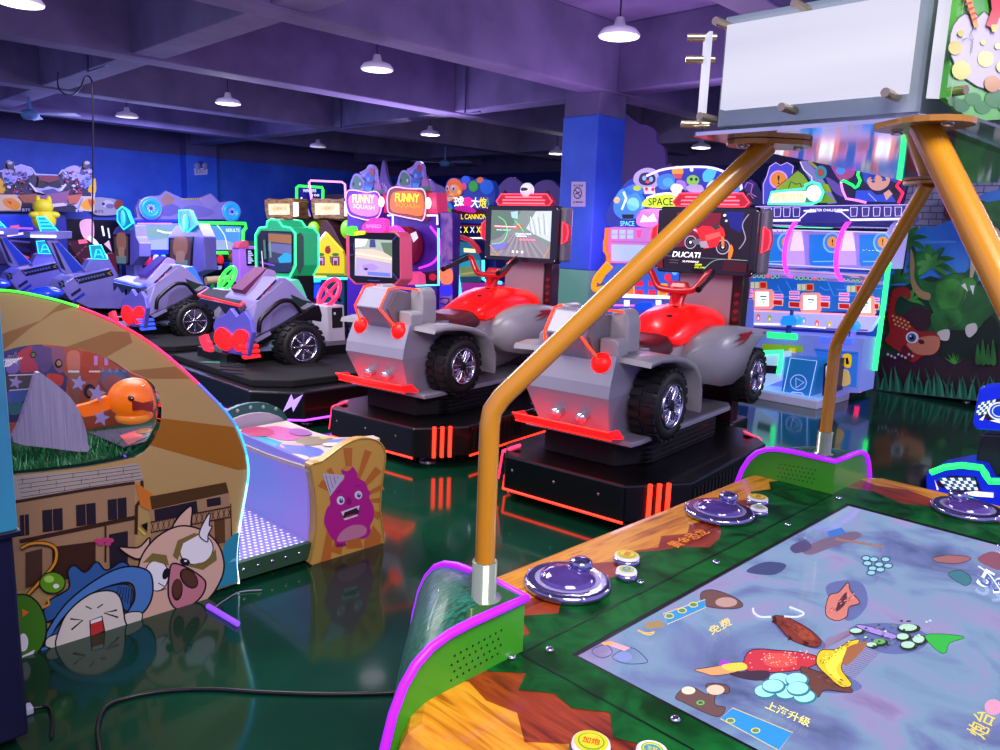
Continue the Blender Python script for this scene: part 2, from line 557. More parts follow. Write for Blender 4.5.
# bullnosed wooden rim
def rrect(x0, x1, y0, y1, r, n=6):
    P = []
    for cx, cy, a in ((x1 - r, y1 - r, 0), (x0 + r, y1 - r, 90), (x0 + r, y0 + r, 180), (x1 - r, y0 + r, 270)):
        for i in range(n + 1):      # corners cut off under the speaker pods
            t, u = math.radians(a), math.radians(a + 90)
            P.append((cx + r * (math.cos(t) * (1 - i / n) + math.cos(u) * i / n), cy + r * (math.sin(t) * (1 - i / n) + math.sin(u) * i / n)))
    return P
g = G()
rings = []
for d, z in ((0.06, 0.60), (0.02, 0.615), (0.004, 0.65), (0.0, 0.70), (0.004, 0.755), (0.018, 0.785), (0.04, 0.798), (0.055, 0.8)):
    rings.append([(x, y, z) for x, y in rrect(TX0 + d, TX1 - d, TY0 + d, TY1 - d, 0.335 - d * 0.58)])
n = len(rings[0])
for i in range(len(rings) - 1):
    for kk in range(n):
        j = (kk + 1) % n
        a, b_, c, d = rings[i][kk], rings[i][j], rings[i + 1][j], rings[i + 1][kk]
        along = abs(a[1] - tcy) / (TY1 - TY0) > abs(a[0] - tcx) / (TX1 - TX0)
        g.add([a, b_, c, d], [(0, 1, 2, 3)], WX if along else WY, True)
g.add(rings[0], [list(range(n))], DARK)
# top boards, mitred
top = rings[-1]
ix0, ix1, iy0, iy1 = SX0 - 0.008, SX1 + 0.008, SY0 - 0.008, SY1 + 0.008
nn = 7
co = [top[i * nn:(i + 1) * nn] for i in range(4)]      # corners: +x+y, -x+y, -x-y, +x-y
inn = [(ix1, iy1, TZ), (ix0, iy1, TZ), (ix0, iy0, TZ), (ix1, iy0, TZ)]
for i, m in ((0, WX), (1, WY), (2, WX), (3, WY)):
    j = (i + 1) % 4
    pts = co[i][3:] + co[j][:4] + [inn[j], inn[i]]
    g.add(pts, [list(range(len(pts)))], m)
A = Art(g, lambda x, y: V((x, y, TZ)), (0, 0, 1), 0.0003)
PX = lambda x, y: (onZ(x, y, TZ).x, onZ(x, y, TZ).y)
# reddish shading of the print, then the leaf border with its ragged edge
rnd = random.Random(3)
def ragged(x0, x1, y, amp, out, steps, axis):
    P = []
    for i in range(steps + 1):
        t = x0 + (x1 - x0) * i / steps
        d = y + out * (amp * (0.15 + 0.85 * rnd.random()) if i % 2 else -amp * 0.3 * rnd.random())
        P.append((t, d) if axis == 'X' else (d, t))
    return P
A.poly(ragged(0.95, 2.55, 1.07, 0.045, 1, 22, 'X') + [(ix1, iy1), (ix0, iy1)], RX)
A.poly(ragged(-0.05, 1.05, 0.88, 0.05, -1, 18, 'Y') + [(ix0, iy1), (ix0, iy0)], RY)
A.poly(ragged(0.0, 1.05, 2.72, 0.03, 1, 12, 'Y') + [(ix1, iy1), (ix1, iy0)], RY)
A.poly(ragged(0.95, 2.55, -0.03, 0.05, -1, 18, 'X') + [(ix1, iy0), (ix0, iy0)], RX)
jag = [(0.93, 0.93), (1.0, 0.99), (1.09, 0.97), (1.13, 1.035), (1.2, 0.99), (1.26, 1.03), (1.33, 0.985), (1.4, 1.03), (1.47, 1.015), (1.53, 1.06), (1.585, 1.045), (1.60, 1.075), (1.66, 1.04), (1.72, 1.02), (1.78, 0.965),
       (1.86, 0.98), (1.92, 1.01), (1.97, 1.05), (2.06, 1.06), (2.16, 1.045), (2.24, 1.07), (2.30, 1.12), (2.38, 1.09), (2.45, 1.13), (2.55, 1.09), (2.62, 0.99), (2.6, 0.93)]
A.poly(jag + [(ix1 + 0.1, iy1), (ix0 - 0.1, iy1)], LEAF)
jagn = [(1.0, 0.98), (0.955, 0.93), (0.985, 0.88), (0.93, 0.85), (0.97, 0.80), (0.96, 0.75), (1.0, 0.70), (0.95, 0.655), (0.975, 0.6), (0.93, 0.55), (0.97, 0.5), (0.935, 0.42), (0.97, 0.3), (0.93, 0.2), (0.96, 0.1), (0.99, 0.05)]
A.poly(jagn + [(ix0, iy0), (ix0, iy1)], LEAF)
A.poly([(ix1, iy1), (ix1, iy0), (2.6, 0.05), (2.63, 0.12), (2.60, 0.2), (2.64, 0.3), (2.6, 0.42), (2.63, 0.5), (2.59, 0.58), (2.62, 0.68), (2.58, 0.75), (2.63, 0.85), (2.6, 0.95), (2.5, 1.0)], LEAF)
A.poly([(0.95, 0.05), (1.2, 0.07), (1.4, 0.03), (1.7, 0.08), (1.9, 0.02), (2.2, 0.06), (2.6, 0.03), (ix1, iy0), (ix0, iy0)], LEAF)
for a, b_ in (((1.02, 0.1), (1.02, 0.98)), ((1.02, 0.93), (2.5, 0.93))):
    A.line([a, b_], 0.004, mat('#020a05', 0.3))
A.text('黄金恐龙', 1.79, 1.035, 0.17, 0.04, mat('#ff9a1c', 0.4), flip=-1)
part(g, 'wooden_rim', table, table)
for x, y in (PX(640, 584), PX(675, 722), PX(1000, 548), (1.07, 0.90), (2.46, 0.9), (1.02, 0.955), (0.995, 0.93), (1.7, 0.9), (2.1, 0.9)):
    g = G(); g.lathe((x, y, TZ + 0.005), [(0.009, 0), (0.009, 0.002), (0.005, 0.005), (0, 0.0055)], CHROME, 12); part(g, 'frame_screw', table, table)

# ---- screen
m, nt, b = nodes_mat('fish_screen')
tc = nt.nodes.new('ShaderNodeTexCoord')
n1 = nt.nodes.new('ShaderNodeTexNoise'); n1.inputs['Scale'].default_value = 4.2; n1.inputs['Detail'].default_value = 6; n1.inputs['Distortion'].default_value = 0.8
rp = nt.nodes.new('ShaderNodeValToRGB')
for i, (p, c) in enumerate(((0.30, '#3f4f7c'), (0.42, '#6f7cb0'), (0.52, '#7f9cc0'), (0.62, '#9a92c4'), (0.74, '#8a78a8'))):
    if i > 1:
        rp.color_ramp.elements.new(p)
    rp.color_ramp.elements[i].position = p
    rp.color_ramp.elements[i].color = (*lin(c), 1)
nt.links.new(tc.outputs['Object'], n1.inputs['Vector']); nt.links.new(n1.outputs['Fac'], rp.inputs[0])
nt.links.new(rp.outputs[0], b.inputs['Emission Color']); b.inputs['Emission Strength'].default_value = 0.86
b.inputs['Base Color'].default_value = (0.02, 0.02, 0.03, 1); b.inputs['Roughness'].default_value = 0.08
SCREEN = m
g = G()
zs = TZ - 0.002
for bx in ((SX0 - 0.008, SX1 + 0.008, SY1, SY1 + 0.008), (SX0 - 0.008, SX1 + 0.008, SY0 - 0.008, SY0), (SX0 - 0.008, SX0, SY0, SY1), (SX1, SX1 + 0.008, SY0, SY1)):
    g.box(bx[0], bx[1], bx[2], bx[3], TZ - 0.03, TZ + 0.001, BLACK)
part(g, 'screen_frame', table, table)
g = G()
g.box(SX0, SX1, SY0, SY1, TZ - 0.03, zs, SCREEN)
A = Art(g, lambda x, y: onZ(x, y, zs), (0, 0, 1), 0.00003)
E_ = lambda h, s=0.55: mat(h, 0.3, emit=s * 0.9)
def F2(pts):
    c = crop(680, 540, 3.846); return [c(*p) for p in pts]
def F1(pts):
    c = crop(560, 620, 5); return [c(*p) for p in pts]
def CC2(pts):
    c = crop(580, 480, 2.381); return [c(*p) for p in pts]
def blob(pts, h, s=0.55, w=0):
    A.poly(pts, E_(h, s), True)
    if w:
        A.line(pts, w, E_('#1a1420', 0.3), True, True)
dk = '#3a3048'
# shadows under the animals
for pts in ([(250, 420), (430, 430), (540, 470), (700, 560), (600, 590), (420, 560), (260, 520)], [(360, 300), (470, 330), (560, 400), (520, 420), (400, 370)], [(560, 180), (690, 160), (720, 250), (640, 310)], [(650, 340), (820, 320), (960, 370), (900, 430), (760, 430)]):
    blob(F2(pts), '#56608c', 0.5)
# red scaled fish with spotted back
blob(F2([(245, 490), (270, 425), (380, 425), (480, 435), (540, 455), (520, 480), (460, 500), (360, 510), (290, 508)]), '#a8303a', 0.6, 0.8)
blob(F2([(330, 440), (420, 440), (450, 470), (400, 490), (330, 480)]), '#d04a42', 0.6)
for i in range(46):
    x, y = rnd.uniform(265, 520), 0
    y = rnd.uniform(432, 500) - (0 if x < 420 else (x - 420) * 0.1)
    A.ell(*crop(680, 540, 3.846)(x, y), 0.8, 0.6, E_('#e8a0a0', 0.7), k=6)
# long brown creature behind it
blob(F2([(470, 490), (560, 520), (640, 560), (660, 590), (560, 580), (530, 608), (500, 570), (470, 520)]), '#5c3a34', 0.5, 0.6)
# yellow spiny fish
for i in range(16):
    t = i / 15
    a = (545 + t * 110, 430 - t * 60); A.line(F2([a, (a[0] + 20 + 30 * t, a[1] - 50 + 10 * t)]), 0.6, E_('#7a4a60', 0.5))
    a = (600 + t * 90, 520 - t * 110); A.line(F2([a, (a[0] + 75, a[1] + 12 + 20 * t)]), 0.6, E_('#5c5478', 0.5))
blob(F2([(525, 480), (540, 430), (600, 425), (650, 395), (690, 388), (670, 420), (640, 450), (620, 500), (660, 560), (620, 570), (570, 530)]), '#c8a828', 0.6, 0.8)
blob(F2([(640, 420), (720, 395), (700, 430), (650, 480), (625, 480)]), '#8a5a3c', 0.5)
blob(F2([(560, 490), (600, 440), (640, 415), (625, 460), (600, 500), (620, 545), (590, 530)]), '#e8d040', 0.7)
# brown bull seen from above
blob(F2([(355, 300), (400, 298), (440, 315), (500, 350), (540, 390), (530, 415), (490, 412), (430, 390), (390, 350)]), '#6e3026', 0.55, 0.8)
blob(F2([(420, 325), (480, 345), (520, 385), (470, 385)]), '#8c4030', 0.55)
A.line(F2([(350, 300), (310, 300), (285, 285), (280, 265)]), 2.0, E_('#b0b8d8', 0.7), smooth=True)
A.line(F2([(400, 298), (450, 300), (475, 285), (420, 262)]), 2.0, E_('#b0b8d8', 0.7), smooth=True)
# pink-brown long fish
blob(F2([(560, 290), (572, 220), (610, 205), (645, 168), (655, 200), (690, 245), (650, 262), (640, 300), (600, 315)]), '#b06a60', 0.6, 0.8)
blob(F2([(600, 280), (610, 240), (640, 205), (635, 250)]), '#4a2c34', 0.5)
# lilac and green long fishes with clams
blob(F2([(680, 330), (740, 340), (830, 370), (820, 385), (760, 370), (690, 345)]), '#8a74b8', 0.65, 0.6)
for cx, cy, rx, ry in ((880, 345, 45, 18), (860, 380, 30, 16), (920, 390, 30, 20), (880, 412, 35, 18), (770, 400, 30, 14), (680, 358, 30, 12), (740, 412, 25, 12)):
    A.ell(*crop(680, 540, 3.846)(cx, cy), rx / 3.846, ry / 3.846, E_('#22301e', 0.4))
    A.ell(*crop(680, 540, 3.846)(cx - 4, cy - 4), rx / 5, ry / 5.2, E_('#9cc0a8' if cx != 770 else '#5c9a4a', 0.55))
blob(CC2([(820, 375), (860, 370), (915, 378), (880, 392), (870, 415), (850, 410)]), '#2f9a3c', 0.6, 0.5)
# turquoise shells
for cx, cy in ((385, 545), (450, 545), (330, 590), (410, 595), (480, 610), (360, 570), (455, 580)):
    A.ell(*crop(680, 540, 3.846)(cx, cy), 12, 7.5, E_('#2f6a74', 0.5)); A.ell(*crop(680, 540, 3.846)(cx - 3, cy - 3), 10.5, 6.2, E_('#86c4cc', 0.62))
for cx, cy in ((715, 75), (745, 80), (720, 95), (790, 80), (740, 115), (770, 120), (735, 132), (800, 105), (765, 100)):
    A.ell(*crop(680, 540, 3.846)(cx, cy), 5, 3, E_('#23434f', 0.45)); A.ell(*crop(680, 540, 3.846)(cx, cy), 3.8, 2, E_('#86b4c4', 0.55))
# yellow and purple small fish at left of the red one
blob(F2([(55, 508), (100, 500), (130, 495), (230, 480), (250, 500), (200, 520), (130, 530), (90, 520)]), '#c08a5a', 0.55, 0.6)
blob(F2([(150, 490), (160, 470), (190, 475), (185, 495)]), '#8a3aa8', 0.6)
blob(F2([(160, 490), (240, 480), (255, 505), (190, 512)]), '#d0b040', 0.6)
blob(F2([(190, 520), (330, 510), (340, 535), (300, 550), (230, 540)]), '#3a2c3a', 0.45)
q_ = crop(680, 540, 3.846)
for i in range(60):      # hair of the bull, scales and spots
    t = rnd.random(); x = 365 + t * 160 + rnd.uniform(-14, 14); y = 308 + t * 92 + rnd.uniform(-16, 12)
    A.line([q_(x, y), q_(x + 9, y + 6)], 0.5, E_(rnd.choice(('#4a1c18', '#8c4a34', '#5c2820')), 0.6))
for i in range(40):
    t = rnd.random(); x = 540 + t * 110 + rnd.uniform(-8, 8); y = 480 - t * 70 + rnd.uniform(-14, 14)
    A.ell(*q_(x, y), 0.9, 0.6, E_(rnd.choice(('#7a5a10', '#f0e060', '#a87c1c')), 0.6), k=6)
for i in range(26):
    t = rnd.random(); x = 575 + t * 90 + rnd.uniform(-6, 6); y = 285 - t * 60 + rnd.uniform(-14, 14)
    A.line([q_(x, y), q_(x + 8, y - 5)], 0.6, E_(rnd.choice(('#5c2c30', '#d8908a', '#7a4444')), 0.6))
for pts in ([(365, 300), (350, 330), (372, 340)], [(470, 400), (480, 425), (496, 412)], [(420, 380), (412, 402), (432, 396)]):
    A.poly(F2(pts), E_('#3a1814', 0.5))
for i in range(30):
    x, y = rnd.uniform(690, 960), rnd.uniform(325, 425)
    A.ell(*q_(x, y), 1.6, 1.0, E_(rnd.choice(('#22301e', '#9cc0a8', '#5c7a5a', '#3a3a5a')), 0.55), k=7)
for i in range(18):
    x = rnd.uniform(480, 640); y = 505 + (x - 470) * 0.42 + rnd.uniform(-16, 16)
    A.line([q_(x, y), q_(x + 12, y + 5)], 0.6, E_(rnd.choice(('#3a2420', '#7a5248')), 0.5))
# player boats with blue score boards
def boat(c, pts1, pts2, pts3):
    blob([c(*p) for p in pts1], '#5c4440', 0.5, 0.6); A.poly([c(*p) for p in pts2], E_('#2a7ab4', 0.6)); A.line([c(*p) for p in pts2], 0.8, E_('#c8b060', 0.5), True)
    for cx, cy in pts3:
        A.ell(*c(cx, cy), 4.6, 2.8, E_('#d0b848', 0.55)); A.ell(*c(cx, cy), 3.6, 2.0, E_('#4a7a5a', 0.5))
c1 = crop(560, 620, 5)
boat(c1, [(575, 415), (610, 370), (660, 360), (740, 400), (730, 345), (830, 350), (840, 390), (780, 400), (775, 450), (825, 465), (790, 510), (700, 480), (620, 440)], [(860, 465), (1160, 590), (1090, 680), (800, 520)], [(850, 530), (975, 580)])
A.ell(*c1(640, 378), 7, 4, E_('#c0b8a0', 0.6)); A.ell(*c1(775, 375), 9, 5, E_('#d0a890', 0.6)); A.ell(*c1(700, 440), 4, 2.4, E_('#48b848', 0.6)); A.ell(*c1(700, 440), 2.8, 1.5, E_('#5c4440', 0.5))
c2 = crop(583, 484, 2.381)
boat(c2, [(280, 270), (310, 262), (360, 280), (380, 300), (350, 308), (290, 300)], [(190, 320), (290, 285), (290, 305), (200, 345)], [(205, 325), (235, 312), (262, 298)])
A.ell(*c2(340, 292), 11, 5, E_('#a08078', 0.55))
blob(c2 and [c2(*p) for p in [(520, 165), (565, 142), (640, 122), (660, 135), (590, 160), (540, 178)]], '#6a5a6c', 0.5)
A.poly([c2(*p) for p in ((580, 122), (615, 112), (625, 126), (588, 136))], E_('#3a6ab0', 0.5))
A.line([c2(600, 140), c2(715, 158)], 2.4, E_('#8a6a5c', 0.5))
# letters on the screen
A.text('上海升级', *c2(487, 560), 48, 9, E_('#d8d060', 0.6), 24)
A.text('免费', *c2(325, 350), 24, 9, E_('#d0b868', 0.55), -28)
A.text('炮台', *c2(945, 585), 26, 22, E_('#c0b050', 0.55), -65)
A.text('59', *c2(975, 245), 30, 18, E_('#d8dcf8', 0.8), 30); A.text('59', *c2(976, 246), 24, 14, E_('#4a5a94', 0.5), 30)
A.line([c2(940, 205), c2(970, 230), c2(1015, 300)], 1.4, E_('#b8c4f0', 0.8), smooth=True)
# sleepy outlined fish at the near corner, orange corner flash, dark fish far left
for pts in ([(165, 170), (230, 150), (260, 190), (215, 215), (170, 200)], [(260, 215), (300, 180), (360, 165), (420, 210), (430, 240), (330, 245)]):
    A.line([c1(*p) for p in pts], 1.0, E_('#34406c', 0.5), True, True)
A.ell(*c1(320, 210), 8, 5, E_('#6a78a8', 0.55)); A.poly([c1(205, 140), c1(255, 132), c1(350, 165), c1(320, 180)], E_('#c88a94', 0.6)); A.poly([c1(205, 140), c1(255, 132), c1(265, 147), c1(220, 152)], E_('#e88a40', 0.7))
A.line([c1(385, 75), c1(430, 90), c1(470, 85), c1(440, 100)], 1.2, E_('#c8a850', 0.5), True, True); A.poly([c1(420, 40), c1(500, 25), c1(520, 60), c1(430, 70)], E_('#8a7448', 0.5))
blob(CC2([(395, 228), (440, 205), (490, 212), (460, 236)]), '#3a4468', 0.45); blob(CC2([(500, 168), (535, 152), (550, 172), (512, 184)]), '#4a4468', 0.45)
blob(CC2([(840, 195), (880, 188), (930, 195), (900, 208), (850, 205)]), '#8a5a58', 0.55, 0.5); blob(CC2([(945, 200), (975, 180), (1005, 190), (1000, 225)]), '#7a4a5a', 0.5)
blob(CC2([(875, 235), (905, 225), (930, 245), (915, 262)]), '#3a6a74', 0.5, 0.5); A.ell(*c2(975, 545), 9, 8, E_('#b88098', 0.6))
part(g, 'screen', table, table)

# ---- corner speaker pods
POD_R = 0.358
PODG = mat('#3f9a22', 0.35, coat=0.2)
PODTOP = noise_mat('fern_print', ['#0a3c28', '#1a6048', '#2a7a6a'], 26.0, (1, 3, 1), rough=0.4, detail=4, coat=0.1, dist=2.0, spec=0.25)
PURP = led('#9a18f4', 0.85)
def pz(r):
    t = min(1.0, r / POD_R)
    return 0.42 + 0.49 * (1 - t ** 6.5) ** (1 / 2.4)
def pod(cx, cy, rot, hole_label):
    mx = inv(table) @ Matrix.Translation((cx, cy, 0)) @ Matrix.Rotation(rot, 4, 'Z')
    # quarter plan: local -x and +y wings, inner corner at the origin
    g = G()
    prof = [POD_R * q for q in (0, 0.2, 0.4, 0.55, 0.66, 0.75, 0.82, 0.88, 0.93, 0.965, 0.985, 0.997, 1.0)]
    rings = []
    for i in range(13):
        t = i / 12
        rings.append([V((-r_ * t, r_ * (1 - t), pz(r_) + 0.03 * r_ / POD_R * math.sin(PI * t))) for r_ in prof])
    g.loft(rings, PODTOP, caps=False, closed_ring=False)
    g.prism([(-0.004, 0.004, 0.911), (-0.004, 0.15, 0.911), (-0.15, 0.004, 0.911)], (0, 0, 0.006), mat('#1c5a14', 0.3, coat=0.5))
    for face in (0, 1):
        pts = []
        for r_ in prof:
            pts.append((-r_, 0, pz(r_)) if face == 0 else (0, max(r_, 0.004), pz(r_)))
        pts += [(-POD_R, 0, 0.38), (0, 0, 0.38)] if face == 0 else [(0, POD_R, 0.38), (0, 0.004, 0.38)]
        g.prism(pts, (0, 0.006, 0) if face == 0 else (-0.006, 0, 0), PODG)
    if hole_label:
        for i in range(9):
            for j in range(4):
                x = -0.062 - i * 0.0145 - (j % 2) * 0.007
                z = 0.868 - j * 0.015 - 0.003 * (i * 0.3)
                g.lathe((x, 0.0005, z), [(0.0, -0.0006), (0.0052, -0.0004), (0.0052, 0.001), (0, 0.001)], BLACK, 8, (0, 1, 0))
    o = g.build('speaker_pod', table, mx=mx)
    g = G()
    path = [V((-r_, -0.003, pz(r_) + 0.004)) for r_ in prof[::-1]] + [V((0.003, r_, pz(r_) + 0.004)) for r_ in prof[1:]]
    path = [V((-POD_R - 0.003, -0.003, 0.45))] + path + [V((0.003, POD_R + 0.003, 0.45))]
    g.tube(path, 0.0085, PURP, 8)
    g.build('light_strip', o, mx=mx)['label'] = 'purple glowing edging'
corners = ((1.03, 0.934, 0, True), (2.49, 0.934, -PI / 2, True), (2.49, 0.11, PI, False), (1.03, 0.11, PI / 2, False))
for c in corners:
    pod(*c)
# ---- bent posts
YEL = mat('#b87c14', 0.25, coat=0.5)
BZ = 1.773
posts = (((0.967, 0.983), (1.315, 0.672)), ((2.545, 0.998), (2.27, 0.70)), ((2.545, 0.05), (2.27, 0.44)), ((0.967, 0.05), (1.20, 0.385)))
for (bx, by), (ax, ay) in posts:
    g = G()
    d = V((ax - bx, ay - by, BZ - 1.285)); d.normalize()
    b0 = V((bx, by, 1.285))
    path = [V((bx, by, 0.9)), V((bx, by, 1.10)), b0 - V((0, 0, 0.06)), b0 - V((0, 0, 0.03)), b0 - V((0, 0, 0.008)) + d * 0.006, b0 + d * 0.03, b0 + d * 0.07, V((ax, ay, BZ - 0.006))]
    g.tube(path, 0.019, YEL, 16)
    o = part(g, 'post', table, table)
    g = G()
    g.lathe((bx, by, 0.905), [(0.034, 0), (0.034, 0.012), (0.024, 0.016), (0.024, 0.085), (0.02, 0.086), (0.02, 0.012), (0, 0.012)], mat('#8c9a84', 0.2, 0.35), 20)
    o2 = g.build('socket', o, mx=inv(table))
    g = G()
    q_ = d.copy(); q_.z = 0; q_.normalize()
    pl = [V((ax, ay, 0)) + Matrix.Rotation(t * PI / 8, 3, 'Z') @ (q_ * 0.05) + q_ * (0.025 if -4 < (t if t < 8 else t - 16) < 4 else -0.02) for t in range(16)]
    g.prism([(p.x, p.y, BZ - 0.009) for p in pl], (0, 0, 0.008), mat('#b07a34', 0.25, 0.4))
    for s_ in (-0.045, 0.055):
        g.lathe((ax + q_.x * s_, ay + q_.y * s_, BZ - 0.009), [(0.009, 0), (0.008, -0.004), (0, -0.005)], CHROME, 10)
    g.build('mounting_plate', o, mx=inv(table))
# ---- canopy light box
LBX0, LBX1, LBY0, LBY1, LBZ0, LBZ1 = 1.195, 2.36, 0.372, 0.752, 1.79, 1.958
BOTTOM = mat('#c8ced8', 0.06, 0.85)
FROST = mat('#aebfcc', 0.18, 0.0, trans=0.55)
EDGEG = mat('#8aa49c', 0.2)
g = G()
ch = 0.035
octo = lambda d: [(LBX0 + d, LBY0 + ch), (LBX0 + ch, LBY0 + d), (LBX1 - ch, LBY0 + d), (LBX1 - d, LBY0 + ch), (LBX1 - d, LBY1 - ch), (LBX1 - ch, LBY1 - d), (LBX0 + ch, LBY1 - d), (LBX0 + d, LBY1 - ch)]
ch = 0.01
g.prism([(x, y, BZ) for x, y in octo(0)], (0, 0, 0.006), BOTTOM)
ch = 0.035
part(g, 'canopy_floor', table, table)
g = G()
P = octo(0.03)
for i in range(8):
    a, b_ = V((*P[i], 0)), V((*P[(i + 1) % 8], 0))
    g.add([(a.x, a.y, LBZ0), (b_.x, b_.y, LBZ0), (b_.x, b_.y, LBZ1), (a.x, a.y, LBZ1)], [(0, 1, 2, 3)], FROST)
g.prism([(x, y, LBZ1) for x, y in P], (0, 0, 0.006), mat('#6a7a86', 0.4))
part(g, 'canopy_wall', table, table)
LBE = noise_mat('light_box_diffuser', ['#d4d2f2', '#e6e4fb', '#f2f0ff'], 1.4, (0.2, 0.4, 6), rough=0.3, detail=2, emit=0.68)
def lit(x0, x1, y0, y1):
    g = G(); g.box(x0, x1, y0, y1, LBZ0 + 0.022, LBZ1 - 0.016, LBE); return part(g, 'light_panel', table, table, 'white glowing panel')
lit(LBX0 - 0.004, LBX0 + 0.012, LBY0 + 0.04, LBY1 - 0.055)
lit(LBX1 - 0.012, LBX1 + 0.004, LBY0 + 0.05, LBY1 - 0.05)
for (x0, y0), (x1, y1) in (((LBX0 - 0.002, LBY1 - 0.022), (LBX0 + 0.024, LBY1 + 0.004)), ((LBX0 + 0.002, LBY0 + 0.014), (LBX0 + 0.024, LBY0 - 0.008))):
    g = G(); n_ = V((y1 - y0, -(x1 - x0), 0)).normalized() * 0.006
    g.prism([(x0, y0, LBZ0 + 0.012), (x1, y1, LBZ0 + 0.012), (x1, y1, LBZ1 - 0.02), (x0, y0, LBZ1 - 0.02)], n_, LBE)
    part(g, 'corner_panel', table, table)
for x, y, z, ax in ((LBX0, 0.72, 1.80, (-1, 0, 0)), (LBX0, 0.58, 1.803, (-1, 0, 0)), (LBX0, 0.43, 1.81, (-1, 0, 0)), (LBX0, 0.705, 1.945, (-1, 0, 0)), (LBX0, 0.575, 1.95, (-1, 0, 0)), (LBX0 + 0.02, LBY1, 1.795, (-0.6, 0.8, 0)),
                    (LBX0 + 0.02, LBY1, 1.90, (-0.6, 0.8, 0)), (LBX0 + 0.02, LBY1, 1.935, (-0.6, 0.8, 0)), (LBX0 + 0.03, LBY0 - 0.004, 1.812, (-0.3, -0.9, 0))):
    g = G(); g.tube([V((x, y, z)) - V(ax) * 0.02, V((x, y, z)) + V(ax) * 0.028], 0.0065, mat('#a89a80', 0.25, 0.8), 10)
    part(g, 'standoff_screw', table, table)
# printed egg board on the side that faces the near end
g = G()
yb = LBY0 - 0.012
g.prism([(LBX0 - 0.002, yb, 1.80), (1.32, yb, 1.785), (1.5, yb, 1.81), (LBX1 - 0.03, yb, 1.80), (LBX1 - 0.03, yb, 2.02), (LBX0 - 0.002, yb, 2.02)], (0, 0.008, 0), noise_mat('leaf_green_print', ['#3f9a2c', '#58b038', '#3a8a2a'], 6.0, rough=0.3))
A = Art(g, frame_on('Y', yb, crop(880, 0, 3.125)), (0, -1, 0), 0.0002)
for cx, cy, r_ in ((232, 318, 20), (255, 330, 26), (290, 310, 26), (320, 335, 26), (360, 310, 34), (400, 330, 34)):
    A.ell(cx, cy, r_, r_ * 0.8, mat('#1f6a24' if cx % 2 else '#2c7a2a', 0.4))
A.outl([(262, 42), (275, 50), (290, 38), (305, 52), (322, 36), (338, 50), (355, 40), (372, 55), (395, 40), (430, 60), (452, 110), (455, 150), (448, 200), (430, 240), (402, 268), (370, 282), (334, 282), (300, 270), (265, 247), (235, 215), (220, 178), (214, 140), (216, 108), (225, 80), (240, 58)], mat('#c4c0d0', 0.5), BLACK, 3, False)
for cx, cy, r_, h in ((250, 220, 30, '#b4b400'), (325, 185, 25, '#b0bc00'), (230, 150, 22, '#b8a800'), (316, 133, 8, '#b0bc00'), (362, 145, 10, '#b0bc00'), (375, 210, 18, '#b4b400'), (345, 262, 26, '#b87800'), (245, 105, 10, '#b8b400')):
    A.ell(cx, cy, r_, r_, mat(h, 0.3))
A.line([(290, 80), (275, 105), (285, 125), (262, 120), (282, 130), (278, 165)], 2.4, BLACK); A.line([(262, 120), (248, 128)], 2.4, BLACK)
A.poly([(240, -40), (262, 10), (285, 88), (300, 86), (278, 0), (262, -40)], mat('#e09a1c', 0.3)); A.poly([(330, -60), (340, 30), (322, 80), (352, 95), (368, 40), (375, -60)], mat('#d02818', 0.3)); A.poly([(336, 78), (358, 78), (352, 100), (340, 100)], mat('#e8c020', 0.3))
for i in range(5):
    A.line([(245 + i * 8, 0 + i * 16), (270 + i * 6, -8 + i * 16)], 5, mat('#c02818', 0.3))
part(g, 'egg_picture_board', table, table)
# clear plate edge below the egg board
g = G()
A = Art(g, lambda x, y: onZ(x, y, BZ - 0.001), (0, 0, -1))
g.prism([(LBX0 - 0.0, LBY0 - 0.05, BZ - 0.004), (1.5, LBY0 - 0.07, BZ - 0.004), (LBX1, LBY0 - 0.06, BZ - 0.004), (LBX1, LBY0 + 0.02, BZ - 0.004), (LBX0 + 0.03, LBY0 + 0.02, BZ - 0.004)], (0, 0, 0.004), mat('#bccaca', 0.05, trans=0.9))
part(g, 'clear_shelf', table, table)

# ---- joysticks and buttons
CAPP = mat('#5a4494', 0.12, 0.3, coat=1.0)
RIM = mat('#9a98c4', 0.14, 0.95)
SATIN = mat('#a8a4d4', 0.35, 0.3)
def joystick(x, y, stick):
    g = G(); z = TZ + 0.004
    g.lathe((x, y, z), [(0.098, 0), (0.101, 0.004), (0.1, 0.012), (0.094, 0.018), (0.09, 0.018)], RIM, 36)
    g.lathe((x, y, z), [(0.09, 0.0175), (0.062, 0.0185), (0.06, 0.0185)], SATIN, 36)
    for k_ in range(8):
        a = k_ * PI / 4 + 0.3
        g.lathe((x + 0.097 * math.cos(a), y + 0.097 * math.sin(a), z + 0.012), [(0.005, 0), (0.004, 0.004), (0, 0.005)], CHROME, 8)
    o = part(g, 'joystick_base', table, table)
    g = G(); g.lathe((x, y, z + 0.018), [(0.066, 0), (0.062, 0.009), (0.045, 0.018), (0.02, 0.023), (0, 0.024)], CAPP, 30)
    g.build('dome_cap', o, mx=inv(table))
    g = G(); sx, sy = stick
    g.tube([(x + sx * 0.8, y + sy * 0.8, z + 0.018), (x + sx * 0.9, y + sy * 0.9, z + 0.034), (x + sx, y + sy, z + 0.04)], [0.022, 0.015, 0.014], RIM, 12)
    g.lathe((x + sx, y + sy, z + 0.030), [(0.012, 0), (0.024, 0.004), (0.028, 0.014), (0.026, 0.024), (0.016, 0.030), (0, 0.031)], RIM, 22)
    g.build('stick', o, mx=inv(table))
joystick(1.313, 1.061, (0.036, -0.008)); joystick(2.022, 1.075, (0.040, -0.004)); joystick(2.655, 0.585, (0.0, 0.03)); joystick(0.80, 0.42, (0.05, 0.0))
